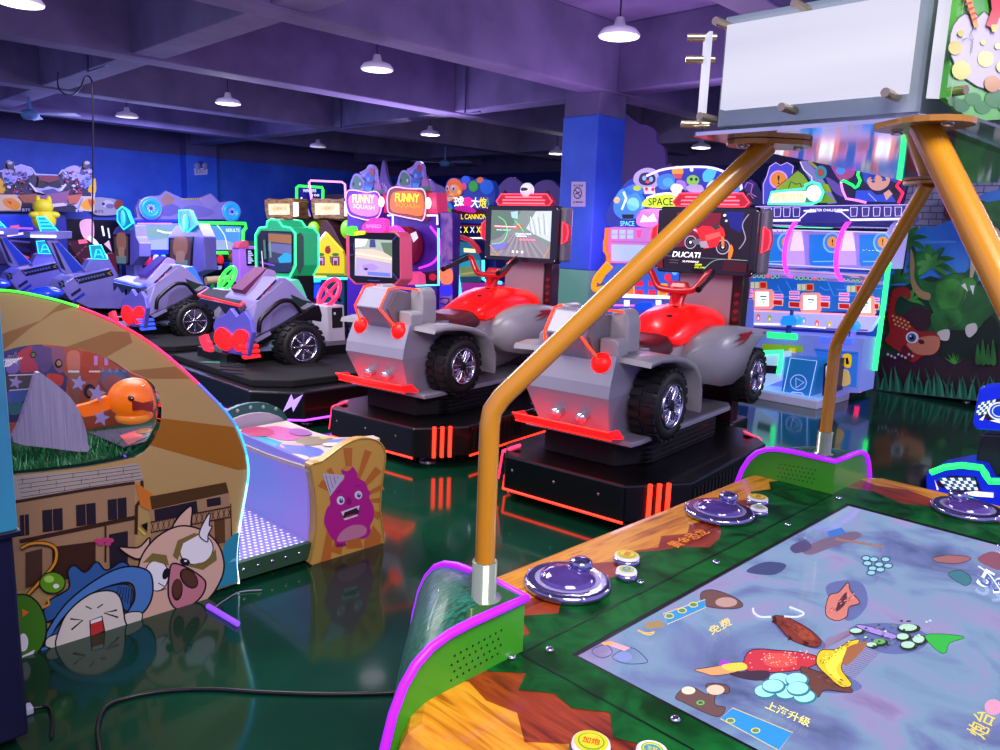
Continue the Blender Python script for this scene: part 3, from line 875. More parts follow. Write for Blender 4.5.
YB, RB, GB, BB = mat('#e8d020', 0.3), mat('#d01818', 0.3), mat('#58b028', 0.3), mat('#2a9ab0', 0.3)
def button(x, y, r_, big, label, rot=0):
    g = G(); z = TZ + 0.004
    g.lathe((x, y, z), [(r_ * 1.05, 0), (r_ * 1.06, 0.006), (r_ * 0.98, 0.013), (r_ * 0.86, 0.013)], RIM, 28)
    g.lathe((x, y, z), [(r_ * 0.97, 0.0135), (r_ * 0.93, 0.019), (0, 0.02)], WHITE, 28)
    A = Art(g, lambda u, v: V((x + u * r_, y + v * r_, z + 0.0205)), (0, 0, 1), 0.0004)
    A.ell(0, 0, 0.84, 0.84, YB if big else WHITE)
    A.ell(0, 0, 0.66, 0.66, GB); A.ell(0, 0, 0.58, 0.58, YB)
    if big:
        A.text('加炮', 0, 0, 0.85, 0.5, RB, rot, flip=-1)
    else:
        A.ell(0, 0, 0.5, 0.4, BB, rot); A.text('发射', 0, 0, 0.6, 0.36, YB, rot, flip=-1)
    part(g, 'button', table, table, label)
for (px, py), big, lb, rt in (((627, 556), True, 'yellow button with red characters', 20), ((626.5, 571), False, 'white-ringed button with blue centre', 20), ((758, 498), True, 'yellow button with red characters', 20), ((759, 508.5), False, 'white-ringed button with blue centre', 20),
                              ((591, 744), True, 'yellow button with red characters', -60), ((652, 752), False, 'white-ringed button with blue centre', -60)):
    p = onZ(px, py, TZ + 0.02)
    button(p.x, p.y, 0.032 if big else 0.026, big, lb, rt)
# ================================================================ children's coin game at the left (front panels stand on Y = 3.08)
PY = 3.08
coin = thing('coin_pusher_game', 'low children\'s coin game with a tan curved front showing a pig and a big window', 'arcade game', (1.35, 3.4, 0))
b1, b2, f6 = crop(0, 280, 3.7037), crop(0, 450, 3.5704), crop(0, 320, 5.77)
pr = lambda x, y: onY(x, y, PY)
TAN = mat('#b08f5c', 0.4)
edge = [(-75, 318), (-60, 300), (-35, 291), (0, 290), (25, 293), (60, 301), (95, 313), (130, 330), (160, 350), (187, 373), (208, 393), (226, 412), (238, 430), (245, 450), (248, 470), (246, 488), (242, 510), (238, 535), (236, 560), (238, 583)]
eds = spline(edge, False, 4)
win = spline([b1(*p) for p in ((-190, 560), (-150, 400), (-60, 300), (20, 262), (100, 243), (180, 240), (300, 258), (400, 290), (480, 340), (545, 368), (582, 412), (598, 480), (590, 545), (560, 605), (515, 648), (465, 666), (330, 692), (200, 708), (62, 722), (-100, 735), (-175, 690))], True, 3)
out = [pr(*p) for p in eds] + [pr(10, 660), pr(-75, 684)]
wn = [pr(*p) for p in win]
g = G()
# front panel with its window cut out: outer and inner outline joined at one seam
def keyhole(outer, inner):
    best = min(((a - b).length, i, j) for i, a in enumerate(outer) for j, b in enumerate(inner))
    _, i, j = best
    O = outer[i:] + outer[:i + 1]
    I = inner[j:] + inner[:j + 1]
    return O, I
def area(P):
    return sum(P[i].x * P[(i + 1) % len(P)].z - P[(i + 1) % len(P)].x * P[i].z for i in range(len(P)))
if area(out) * area(wn) > 0:
    wn2 = wn[::-1]
else:
    wn2 = wn
O, I = keyhole(out, wn2)
ring = O + I
g.add(ring, [list(range(len(ring)))], TAN)
bk = [p + V((0, 0.05, 0)) for p in ring]
g.add(bk, [list(range(len(bk)))[::-1]], TAN)
for L in (out, wn2):
    n = len(L)
    g.add(L + [p + V((0, 0.05, 0)) for p in L], [(i, (i + 1) % n, n + (i + 1) % n, n + i) for i in range(n)], TAN)
A = Art(g, pr, (0, -1, 0), 0.00012)
R1, R2 = mat('#96693c', 0.4), mat('#9a5f18', 0.4)
def tb(pts, m, sm=False, c=b1):
    A.poly([c(*p) for p in pts], m, sm)
tb([(-200, 330), (20, 195), (150, 150), (235, 78), (300, 92), (200, 120), (110, 180), (10, 262), (-60, 298), (-160, 400)], R1)
tb([(232, 252), (410, 190), (478, 192), (490, 232), (420, 270), (395, 286), (300, 256)], R1)
tb([(478, 336), (650, 320), (706, 366), (548, 366)], R1)
tb([(596, 512), (868, 545), (906, 640), (914, 700), (880, 704), (556, 612), (590, 548)], R2)
# painted houses
HW, HR, HD, WDW = mat('#a07c5e', 0.4), mat('#a89a96', 0.4), mat('#3a2018', 0.4), mat('#241a2a', 0.4)
def t2(pts, m, sm=False):
    A.poly([b2(*p) for p in pts], m, sm)
t2([(-140, 190), (80, 165), (480, 115), (485, 440), (90, 500), (-140, 540)], HW)
t2([(-140, 130), (62, 92), (340, 70), (492, 46), (512, 98), (500, 112), (300, 138), (80, 178), (-140, 210)], HR)
for i in range(5):
    A.line([b2(60 + i * 4, 108 + i * 15), b2(495 + i * 3, 55 + i * 12)], 0.5, HD)
for i in range(14):
    A.line([b2(80 + i * 30, 100 + (i % 3) * 22 - i * 3), b2(80 + i * 30, 118 + (i % 3) * 22 - i * 3)], 0.5, HD)
A.line([b2(-140, 212), b2(80, 180), b2(300, 142), b2(480, 116)], 3.0, HD)
for x0, y0, x1, y1, h in ((150, 215, 222, 206, 78), (270, 196, 340, 187, 76), (383, 177, 450, 168, 73), (70, 232, 102, 228, 74), (20, 240, 50, 236, 74)):
    t2([(x0, y0), (x1, y1), (x1 + 2, y1 + h), (x0 + 2, y0 + h)], WDW)
    A.line([b2((x0 + x1) / 2, (y0 + y1) / 2), b2((x0 + x1) / 2 + 2, (y0 + y1) / 2 + h)], 0.5, HW)
A.line([b2(70, 325), b2(480, 240)], 4.0, HD)
t2([(185, 345), (340, 325), (340, 440), (185, 470)], HD); t2([(388, 300), (455, 288), (455, 400), (390, 420)], WDW); t2([(90, 365), (150, 350), (150, 480), (90, 490)], mat('#4a3026', 0.4)); A.line([b2(375, 265), b2(375, 400)], 2.0, HD)
A.line([b2(505, 108), b2(507, 168), b2(486, 198), b2(484, 300)], 3.2, HD)
t2([(482, 118), (500, 125), (545, 160), (545, 222), (500, 200)], mat('#c8702a', 0.4))
t2([(535, 205), (815, 150), (828, 335), (700, 350), (540, 330)], HW); t2([(533, 165), (805, 114), (815, 152), (540, 212)], mat('#4c3018', 0.4))
t2([(548, 212), (700, 180), (705, 225), (552, 255)], WDW); t2([(735, 175), (785, 166), (787, 195), (738, 203)], WDW); t2([(762, 250), (800, 243), (802, 330), (766, 335)], mat('#5a3820', 0.4))
for i in range(15):
    x = 537 + i * 19.5
    A.line([b2(x, 255 - (x - 537) * 0.19), b2(x + 12, 290 - (x - 537) * 0.19)], 0.6, HD); A.line([b2(x + 12, 253 - (x - 537) * 0.19), b2(x, 292 - (x - 537) * 0.19)], 0.6, HD)
A.line([b2(535, 255), b2(820, 200)], 1.2, HD); A.line([b2(535, 292), b2(820, 237)], 1.2, HD); A.line([b2(820, 190), b2(824, 330)], 1.0, HD)
t2([(828, 300), (853, 290), (846, 440), (846, 470), (780, 490), (740, 500), (780, 400), (800, 330)], mat('#2a8aa8', 0.4)); t2([(830, 385), (850, 380), (850, 390), (812, 400)], mat('#6ac0d0', 0.4))
for cx, cy in ((345, 322), (368, 318), (392, 320), (355, 330), (382, 332)):
    A.ell(*b2(cx, cy), 3.2, 2.4, mat('#c03a78', 0.4))
A.line([b2(490, 275), b2(515, 300)], 1.8, mat('#d8c048', 0.4)); t2([(500, 265), (524, 255), (522, 290)], BLACK)
# pig
OUT = mat('#16101c', 0.4)
PIG, PIGD, PNK = mat('#d6ad9a', 0.4), mat('#b98a86', 0.4), mat('#c47a86', 0.4)
def o2(pts, m, w=1.7, sm=True):
    P = [b2(*p) for p in pts]
    A.outl(P, m, OUT, w, sm)
o2([(422, 345), (490, 345), (530, 310), (520, 370), (480, 385)], PIG); o2([(612, 285), (630, 240), (678, 197), (680, 240), (668, 290)], PIG)
o2([(480, 610), (505, 520), (488, 440), (505, 370), (560, 305), (640, 268), (720, 285), (775, 335), (796, 410), (775, 480), (725, 540), (640, 568)], PIG)
A.ell(*b2(555, 445), 12.5, 16, OUT); A.ell(*b2(555, 445), 11.4, 15, mat('#eae6ee', 0.3)); t2([(505, 400), (540, 365), (590, 372), (600, 410), (550, 395)], mat('#7a6a34', 0.4))
A.ell(*b2(697, 352), 17.5, 15.5, OUT, -20); A.ell(*b2(697, 352), 16.4, 14.4, mat('#eae6ee', 0.3), -20)
t2([(612, 375), (630, 320), (690, 293), (705, 300), (650, 330), (630, 390)], mat('#7a6a34', 0.4)); t2([(660, 410), (730, 395), (765, 350), (770, 390), (720, 425)], mat('#7a6a34', 0.4))
A.ell(*b2(588, 438), 3.2, 6, OUT, 20); A.ell(*b2(656, 396), 5.2, 3.6, OUT, 20); A.ell(*b2(658, 393), 1.4, 1.0, WHITE)
o2([(612, 402), (660, 415), (715, 450), (730, 478), (712, 522), (660, 562), (620, 560), (597, 515), (600, 440)], PNK)
A.ell(*b2(628, 495), 5.6, 11, OUT, 3); A.ell(*b2(628, 492), 4.5, 9.5, mat('#5a3420', 0.4), 3); A.ell(*b2(670, 455), 7.6, 11.5, OUT, -38); A.ell(*b2(671, 455), 6.2, 10, mat('#5a3420', 0.4), -38)
o2([(706, 300), (725, 250), (745, 222), (742, 265), (752, 270), (738, 300), (735, 325)], mat('#e4e0ea', 0.4), 1.2)
A.line([b2(560, 470), b2(585, 485)], 0.8, OUT); A.line([b2(560, 500), b2(590, 490)], 0.8, OUT)
# blue mushroom hat and screaming face
HB, HB2 = mat('#4a7ac0', 0.4), mat('#2f5a9c', 0.4)
o2([(160, 610), (165, 540), (240, 490), (238, 430), (262, 408), (300, 432), (340, 395), (375, 425), (430, 395), (450, 425), (330, 520)], HB2)
o2([(140, 715), (165, 640), (240, 535), (360, 445), (450, 412), (520, 425), (540, 465), (535, 530), (500, 580), (450, 580), (475, 530), (470, 480), (430, 470), (330, 505), (235, 580), (185, 650), (165, 715)], HB)
o2([(150, 700), (200, 628), (260, 555), (330, 503), (430, 475), (470, 500), (450, 570), (400, 540), (260, 600)], HB2, 1.0)
for i in range(6):
    A.line([b2(175 + i * 10, 690 - i * 12), b2(205 + i * 8, 655 - i * 10)], 0.8, OUT); A.line([b2(420 + i * 9, 480 + i * 2), b2(410 + i * 10, 520 + i * 6)], 0.8, OUT)
FACE = mat('#d8cfc8', 0.4)
o2([(160, 695), (165, 665), (215, 650), (205, 700)], FACE, 1.2); o2([(440, 580), (500, 575), (490, 620), (445, 625)], FACE, 1.2)
o2([(200, 702), (212, 620), (250, 560), (320, 508), (390, 498), (425, 525), (440, 600), (442, 640), (320, 672)], FACE, 1.6)
A.line([b2(246, 597), b2(290, 602), b2(250, 636)], 1.8, OUT); A.line([b2(412, 566), b2(366, 576), b2(416, 592)], 1.8, OUT); A.line([b2(300, 552), b2(322, 562)], 1.2, OUT); A.line([b2(362, 545), b2(342, 558)], 1.2, OUT)
o2([(316, 605), (358, 588), (368, 640), (318, 662)], mat('#c03030', 0.4), 1.6, False); t2([(318, 604), (357, 590), (358, 602), (319, 615)], WHITE)
# antenna ball and green creature
A.line([b2(70, 345), b2(110, 328), b2(165, 330), b2(195, 352), b2(190, 400), b2(150, 450), b2(95, 510)], 4.4, OUT, smooth=True); A.line([b2(70, 345), b2(110, 328), b2(165, 330), b2(195, 352), b2(190, 400), b2(150, 450), b2(95, 510)], 2.6, mat('#d88a20', 0.4), smooth=True)
A.line([b2(165, 520), b2(170, 545), b2(140, 560)], 2.6, mat('#d88a20', 0.4))
A.ell(*b2(182, 468), 13.4, 11.2, OUT); A.ell(*b2(182, 468), 12.2, 10, mat('#5f9a20', 0.3)); A.ell(*b2(170, 455), 5, 3.6, mat('#a8d860', 0.3)); A.ell(*b2(195, 480), 3, 2.4, WHITE)
o2([(-60, 560), (60, 510), (120, 530), (155, 590), (158, 660), (130, 715), (75, 742), (-60, 750)], mat('#3f7a1c', 0.4)); A.ell(*b2(78, 680), 5, 9, WHITE); t2([(74, 560), (98, 572), (76, 590)], mat('#e0702a', 0.4)); t2([(60, 735), (120, 705), (110, 728), (70, 745)], WHITE)
part(g, 'front_panel', coin, coin)
# rainbow light strip along the curved edge
g = G()
cols = ['#38e020', '#38e020', '#40e038', '#e8285a', '#f02850', '#e02a68', '#4a50e0', '#2a6af0', '#2a90f0', '#48b8f0', '#8ad8ff', '#c8e8ff']
P = [pr(*p) - V((0, 0.006, 0)) for p in eds]
n = len(P)
bins = [0.18, 0.24, 0.30, 0.36, 0.42, 0.5, 0.56, 0.63, 0.70, 0.78, 0.87, 1.0]
st = 0
for bi, c in zip(bins, cols):
    en = min(n - 1, int(bi * (n - 1)))
    if en > st:
        g.tube(P[st:en + 1], 0.0045, led(c, 2.0), 6, caps=False)
    st = en
part(g, 'light_strip', coin, coin, 'thin edging that glows green, red, blue and white')
# window bubble, back board, grass, shark fin shade
g = G()
c0 = pr(70, 410)
rings = []
for s_, d in ((1.0, 0.0), (0.94, -0.012), (0.8, -0.028), (0.5, -0.04), (0.02, -0.045)):
    rings.append([c0 + (p - c0) * s_ + V((0, d, 0)) for p in wn])
m, nt, b = nodes_mat('clear_acrylic')
tr = nt.nodes.new('ShaderNodeBsdfTransparent'); gl = nt.nodes.new('ShaderNodeBsdfGlossy'); gl.inputs['Roughness'].default_value = 0.03
mx_ = nt.nodes.new('ShaderNodeMixShader'); fr = nt.nodes.new('ShaderNodeFresnel'); fr.inputs['IOR'].default_value = 1.35
nt.links.new(fr.outputs[0], mx_.inputs[0]); nt.links.new(tr.outputs[0], mx_.inputs[1]); nt.links.new(gl.outputs[0], mx_.inputs[2])
nt.links.new(mx_.outputs[0], nt.nodes['Material Output'].inputs['Surface'])
tr.inputs[0].default_value = (0.93, 0.93, 0.96, 1)
ACRY = m
g.loft(rings, ACRY, caps=False)
part(g, 'window_bubble', coin, coin)
g = G()
BY = 3.75
pb = lambda x, y: onY(x, y, BY)
g.prism([V((-0.1, BY, 0.35)), V((1.55, BY, 0.35)), V((1.55, BY, 0.66)), V((1.40, BY, 0.9)), V((1.1, BY, 1.1)), V((-0.1, BY, 1.22))], (0, 0.05, 0), mat('#b0583c', 0.5))
A = Art(g, lambda x, y: onY(*f6(x, y), BY), (0, -1, 0), 0.0003)
A.poly([(-60, 140), (240, 140), (390, 330), (380, 420), (470, 560), (-60, 600)], mat('#3a3a78', 0.5))
for pts, h in (([(100, 200), (180, 150), (250, 180), (230, 280), (120, 300)], '#b03a50'), ([(180, 160), (300, 165), (300, 260), (240, 300)], '#5a4a88'), ([(300, 160), (370, 170), (360, 300), (310, 270)], '#8a5a78'), ([(390, 190), (455, 185), (455, 300), (395, 300)], '#c87a68'), ([(475, 190), (560, 200), (560, 330), (470, 330)], '#b0482c'),
               ([(40, 210), (110, 230), (100, 300), (40, 300)], '#7a6ac0'), ([(40, 330), (190, 330), (180, 400), (40, 400)], '#4a4a50'), ([(45, 410), (150, 400), (130, 470), (50, 480)], '#4a6ac0'), ([(50, 480), (130, 480), (110, 540), (50, 540)], '#3a7a8a'), ([(270, 310), (360, 320), (350, 380), (290, 350)], '#d0402c'), ([(400, 300), (460, 310), (450, 480), (420, 440)], '#9a6a58'), ([(600, 300), (740, 300), (720, 420), (600, 400)], '#54617c')):
    A.poly(pts, mat(h, 0.5), True)
A.ell(190, 200, 18, 18, BLACK); A.ell(190, 200, 12, 12, mat('#6a7a50', 0.5)); A.ell(336, 250, 22, 26, BLACK); A.ell(338, 248, 14, 16, mat('#a08a60', 0.5)); A.ell(515, 410, 34, 42, BLACK); A.ell(522, 415, 22, 26, mat('#a05a3a', 0.5))
for x in (550, 610):
    A.line([(x, 205), (x, 260)], 22, mat('#c88ad0', 0.4))
A.line([(390, 296), (455, 296)], 12, WHITE); A.line([(510, 296), (575, 296)], 10, WHITE); A.line([(45, 318), (210, 312)], 6, WHITE); A.line([(50, 405), (165, 396)], 6, WHITE)
A.ell(650, 345, 75, 60, mat('#5a6a98', 0.5)); A.ell(645, 365, 60, 50, mat('#9a5a58', 0.5))
for x in (590, 630, 670, 710):
    A.poly([(x - 14, 300), (x, 272), (x + 14, 300)], mat('#6a8ac0', 0.5))
part(g, 'back_board', coin, coin)
g = G()
for dx, dy, s_ in ((455, 365, 46), (560, 425, 52), (585, 565, 50), (85, 225, 44), (90, 360, 40)):
    pts = []
    for i in range(10):
        a = -PI / 2 + i * PI / 5 + 0.2
        r_ = s_ if i % 2 == 0 else s_ * 0.45
        pts.append(onY(*f6(dx + r_ * math.cos(a), dy + r_ * math.sin(a)), 3.22))
    g.prism(pts, (0, 0.004, 0), mat('#9a90c8', 0.3))
part(g, 'star_stickers', coin, coin)
GRASS = noise_mat('plastic_grass', ['#0c4a26', '#2a8a4a', '#7ad08a'], 90, rough=0.4, detail=2, bump=0.6)
g = G()
g.box(-0.1, 1.5, 3.14, 3.72, 0.5, 0.655, mat('#14502c', 0.5))
rg = random.Random(5)
GL = [mat(h, 0.4) for h in ('#1c6a38', '#2f8a50', '#0f4a26', '#8ad0a0')]
for i in range(2600):
    x, y = rg.uniform(0.2, 1.2), rg.uniform(3.135, 3.5)
    h = rg.uniform(0.02, 0.06); a = rg.uniform(0, 2 * PI); w = 0.004
    dx, dy = math.cos(a) * w, math.sin(a) * w
    zt = 0.65 + 0.03 * max(0.0, 1 - abs(x - 0.95) / 0.25)
    lx, ly = rg.uniform(-0.02, 0.02), rg.uniform(-0.02, 0.02)
    g.add([(x - dx, y - dy, zt), (x + dx, y + dy, zt), (x + lx, y + ly, zt + h)], [(0, 1, 2)], GL[0 if rg.random() < .4 else 1 if rg.random() < .5 else 2 if rg.random() < .6 else 3])
o = part(g, 'plastic_grass', coin, coin); o['kind'] = 'stuff'
g = G()
FIN = noise_mat('ribbed_lilac', ['#8f86a8', '#a89fbe'], 4, (40, 1, 1), rough=0.4)
fp = spline([f6(*p) for p in ((212, 305), (270, 330), (340, 385), (410, 450), (460, 530), (495, 630), (505, 700), (500, 760), (300, 740), (80, 705), (115, 590), (170, 430))], True, 3)
g.prism([onY(*p, 3.145) for p in fp], (0, 0.03, 0), FIN)
part(g, 'fin_divider', coin, coin)
# machine body behind the panel: floor, roof strip, rear
g = G()
g.box(-0.1, 1.38, 3.14, 4.15, 0.1, 0.5, mat('#2a2036', 0.5)); g.box(-0.1, 0.85, 3.85, 4.15, 0.55, 0.85, mat('#2a2036', 0.5))
part(g, 'cabinet', coin, coin)
g = G()   # warm lamp tube inside the window
g.tube([(0.55, 3.35, 1.19), (1.15, 3.35, 1.08)], 0.012, led('#fff2e0', 6), 8)
part(g, 'lamp_tube', coin, coin)
# chute side: violet wall, perforated platform, sloping printed top, monster panel
VIO = noise_mat('violet_panel', ['#6f86f0', '#8a7cf0', '#9a78ee'], 1.2, rough=0.4, emit=0.55)
g = G()
g.box(1.875, 1.89, 3.13, 4.05, 0.09, 0.50, VIO); g.box(1.89, 2.24, 3.13, 4.05, 0.09, 0.40, mat('#3a3060', 0.5)); g.box(1.38, 1.88, 4.02, 4.08, 0.09, 0.62, VIO); g.box(1.38, 1.395, 3.14, 4.02, 0.09, 0.62, VIO)
part(g, 'chute_wall', coin, coin)
g = G()
g.box(1.48, 1.875, 3.12, 4.03, 0.085, 0.10, mat('#8a80d0', 0.4))
for i in range(13):
    for j in range(26):
        x = 1.505 + i * 0.029 + (0.0145 if j % 2 else 0); y = 3.145 + j * 0.033
        if x < 1.865:
            g.lathe((x, y, 0.1003), [(0.0, 0), (0.0085, 0), (0.0085, 0.0006), (0, 0.0006)], mat('#f4f0ff', 0.3, emit=0.25), 8)
part(g, 'perforated_platform', coin, coin)
g = G()
prof = [(3.06, 0.555), (3.16, 0.56), (3.3, 0.52), (3.5, 0.475), (3.7, 0.46), (4.0, 0.465)]
PRT = mat('#c8b8b0', 0.35)
def topz(y):
    for (a, za), (b_, zb) in zip(prof, prof[1:]):
        if y <= b_:
            return za + (zb - za) * (y - a) / (b_ - a)
    return prof[-1][1]
def tp(u, v):
    x = 1.865 + u * 0.41; y = 3.10 + v * 0.92
    e = 0.45 + (topz(y) - 0.45) * (0.25 + 0.75 * u)
    return V((x, y, e))
rings = [[tp(u, v / 16) + V((0, 0, dz)) for u, dz in ((0, 0), (0.33, 0), (0.66, 0), (1, 0), (1, -0.02), (0, -0.02))] for v in range(17)]
g.loft(rings, PRT, smooth=False)
A = Art(g, lambda u, v: tp(u, v), (0, 0, 1), 0.0007)
def patch(u0, v0, u1, v1, h):
    m_ = mat(h, 0.35); A.up()
    N_ = 6
    vs = [A.P((u0 + (u1 - u0) * (0.5 + 0.5 * math.cos(t * PI / 6)), v0 + (v1 - v0) * (0.5 + 0.5 * math.sin(t * PI / 6)))) for t in range(12)]
    g.add(vs, [list(range(12))], m_)
for a in ((0.02, 0.3, 0.4, 0.9, '#2f9ac0'), (0.1, 0.1, 0.5, 0.6, '#4a5ac0'), (0.4, 0.55, 0.85, 0.95, '#c05a9a'), (0.5, 0.3, 0.9, 0.6, '#8a7a54'), (0.6, 0.05, 0.95, 0.35, '#6a78d0'), (0.2, 0.75, 0.6, 1.0, '#b0406a'), (0.25, 0.35, 0.5, 0.55, '#d8a890'), (0.7, 0.6, 0.95, 0.8, '#9a5aa0'), (0.05, 0.1, 0.2, 0.3, '#e0c0a0'), (0.55, 0.12, 0.7, 0.3, '#d8d0e0'), (0.8, 0.4, 0.95, 0.5, '#c8b070')):
    patch(*a)
part(g, 'printed_top', coin, coin)
g = G()
mo = crop(310, 435, 5.55)
mp_ = lambda x, y: onY(*mo(x, y), PY)
YLW, ORG, MAG, MAGD = mat('#c79a48', 0.35), mat('#b86a2a', 0.35), mat('#b01a86', 0.35), mat('#8a1068', 0.35)
sh = spline([(2, 165), (60, 148), (120, 105), (200, 48), (285, 18), (365, 28), (412, 78), (414, 150), (396, 280), (388, 420), (404, 540), (396, 618), (290, 652), (18, 726), (16, 640), (30, 500), (26, 340), (8, 220)], True, 3)
g.prism([mp_(*p) for p in sh], (0, 0.05, 0), YLW)
A = Art(g, mp_, (0, -1, 0), 0.00015)
cx, cy = 225, 370
for a0, a1, r_ in ((20, 34, 185), (60, 75, 190), (75, 95, 265), (100, 112, 300), (205, 218, 200), (232, 240, 220), (262, 272, 300), (285, 293, 300), (305, 316, 240), (330, 340, 200), (352, 362, 170)):
    A.poly([(cx, cy), (cx + r_ * math.cos(math.radians(a0)), cy + r_ * math.sin(math.radians(a0))), (cx + r_ * math.cos(math.radians(a1)), cy + r_ * math.sin(math.radians(a1)))], ORG)
A.poly([(95, 520), (130, 500), (115, 690), (58, 706)], ORG); A.poly([(300, 590), (350, 500), (395, 560), (390, 615), (300, 645)], ORG)
A.poly([(95, 405), (112, 380), (110, 340), (150, 280), (190, 240), (172, 200), (195, 172), (235, 175), (262, 215), (262, 235), (305, 262), (320, 300), (335, 320), (328, 350), (352, 400), (352, 460), (332, 505), (335, 540), (300, 575), (250, 570), (190, 600), (180, 618), (145, 615), (135, 590), (110, 560), (78, 490), (82, 440)], MAG, True)
A.poly([(172, 185), (200, 172), (232, 176), (205, 200)], mat('#c88a3a', 0.35), True)
A.poly([(150, 590), (170, 540), (220, 505), (280, 498), (312, 520), (300, 555), (230, 580)], mat('#c07a98', 0.35), True)
A.poly([(68, 212), (190, 222), (185, 240), (110, 340)], mat('#b8b4c8', 0.35)); 
for i in range(4):
    A.line([(85 + i * 22, 222 + i * 2), (112 + i * 14, 320 - i * 26)], 5, mat(('#7a6ab0', '#b06a9a')[i % 2], 0.35))
for ex, ey, rr in ((168, 362, 22), (266, 332, 21)):
    A.ell(ex, ey, rr, rr * 1.08, mat('#d6d2e4', 0.3)); A.ell(ex + 3, ey + 2, rr * .5, rr * .6, mat('#2a3a8a', 0.3)); A.ell(ex + 5, ey - 4, rr * .16, rr * .16, WHITE)
A.ell(214, 368, 15, 20, MAGD, -10); A.ell(214, 350, 8, 8, MAGD)
A.line([(140, 320), (172, 305)], 6, MAGD); A.line([(245, 285), (280, 275)], 6, MAGD)
A.poly([(168, 428), (265, 392), (272, 415), (262, 445), (190, 470)], mat('#3a0a2a', 0.35)); A.poly([(168, 425), (272, 388), (266, 418), (256, 402), (188, 428), (182, 450)], mat('#d8d4e4', 0.3)); A.poly([(182, 462), (262, 438), (262, 448), (190, 472)], mat('#d8d4e4', 0.3)); A.poly([(195, 450), (250, 432), (240, 445), (205, 458)], mat('#b0304a', 0.35))
for i in range(4):
    A.ell(150 + i * 14, 612 - i * 2, 7, 9, MAGD)
part(g, 'monster_panel', coin, coin)
g = G()
g.tube([mp_(*p) + V((0, -0.004, 0)) for p in sh], 0.004, mat('#c8a850', 0.25, 0.4), 6, closed=True)
part(g, 'panel_edging', coin, coin)
# round-topped end board
g = G()
ea = [(1.87 + 0.21 + 0.24 * math.cos(t * PI / 12), 4.08, 0.43 + 0.155 * math.sin(t * PI / 12)) for t in range(13)]
g.prism([(1.84, 4.08, 0.1)] + [ea[-1]] + ea[::-1][1:] + [(2.32, 4.08, 0.1)], (0, 0.03, 0), mat('#2a5a58', 0.4))
eb = [(1.87 + 0.21 + 0.22 * math.cos(t * PI / 12), 4.05, 0.41 + 0.12 * math.sin(t * PI / 12)) for t in range(13)]
g.prism([(1.86, 4.05, 0.1)] + [eb[-1]] + eb[::-1][1:] + [(2.30, 4.05, 0.1)], (0, 0.025, 0), mat('#b0a8bc', 0.4))
for k_ in range(5):
    g.lathe((1.92 + k_ * 0.08, 4.078, 0.53 + 0.03 * math.sin(k_ * PI / 4)), [(0, -0.002), (0.012, -0.001), (0.012, 0.002), (0, 0.002)], mat('#8ab0a0', 0.4), 5, (0, 1, 0))
part(g, 'end_board', coin, coin)
g = G()
g.box(0.62, 1.88, 3.10, 3.13, 0.025, 0.105, mat('#2f4f38', 0.35)); g.box(1.3, 2.26, 3.14, 4.1, 0.06, 0.088, mat('#22382a', 0.4))
for x in (1.53, 1.6, 1.67, 1.74, 1.81):
    g.lathe((x, 3.098, 0.07), [(0, -0.004), (0.008, -0.003), (0.009, 0), (0, 0.001)], CHROME, 10, (0, 1, 0))
part(g, 'base_strip', coin, coin)
for x, y in ((1.42, 3.17), (1.72, 3.17), (2.15, 3.2), (0.7, 3.2), (1.45, 3.95), (2.15, 3.95)):
    g = G(); g.lathe((x - 0.012, y, 0.03), [(0.0, 0), (0.022, 0), (0.028, 0.004), (0.028, 0.02), (0.022, 0.024), (0, 0.024)], BLACK, 18, (1, 0, 0)); g.lathe((x - 0.014, y, 0.03), [(0, 0), (0.013, 0), (0.013, 0.004), (0, 0.004)], CHROME, 14, (1, 0, 0)); g.box(x - 0.018, x + 0.018, y - 0.02, y + 0.02, 0.055, 0.065, STEEL)
    part(g, 'caster', coin, coin)

# goldfish toy inside the window: rests on the deck
fish = thing('goldfish_toy', 'orange goldfish toy with a red bow behind the round window', 'toy', (1.25, 3.35, 0.662))
fy = 3.27
fo = lambda x, y: onY(*f6(x, y), fy)
g = G()
c_ = fo(770, 450); r_ = (fo(915, 450) - fo(600, 450)).x / 2
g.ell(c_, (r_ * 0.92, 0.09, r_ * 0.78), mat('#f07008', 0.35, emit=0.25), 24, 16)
part(g, 'body', fish, fish)
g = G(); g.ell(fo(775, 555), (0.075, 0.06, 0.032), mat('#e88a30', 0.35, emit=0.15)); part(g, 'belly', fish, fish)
g = G()
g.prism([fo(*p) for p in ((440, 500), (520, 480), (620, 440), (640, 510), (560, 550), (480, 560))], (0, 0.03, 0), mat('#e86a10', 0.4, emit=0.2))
part(g, 'tail', fish, fish)
g = G(); e = fo(712, 432) - V((0, 0.085, 0)); g.lathe(e, [(0, -0.012), (0.009, -0.008), (0.011, 0), (0.009, 0.03)], mat('#2a0a0c', 0.15), 14, (0, 1, 0)); g.lathe(e - V((0.002, 0.013, -0.003)), [(0, -0.002), (0.003, 0), (0, 0.001)], WHITE, 8, (0, 1, 0)); part(g, 'eye', fish, fish)
g = G(); d_ = V((0, -0.092, 0)); g.prism([fo(*p) + d_ for p in ((715, 440), (775, 455), (835, 445), (832, 510), (775, 495), (722, 500))], (0, 0.02, 0), mat('#8a1a10', 0.5)); part(g, 'bow', fish, fish)
pl = thing('toy_dish', 'small tan dish lying under the goldfish toy', 'toy', (1.28, 3.4, 0.662))
g = G(); g.ell(onZ(*f6(835, 640), 0.75), (0.035, 0.03, 0.01), mat('#d8b078', 0.4)); part(g, 'dish', pl, pl)
g = G(); g.prism([onZ(*f6(*p), 0.70) for p in ((505, 650), (880, 610), (850, 700), (720, 740))], (0, 0, 0.003), mat('#2a2a50', 0.5)); mat_ = part(g, 'deck_mat', coin, coin)
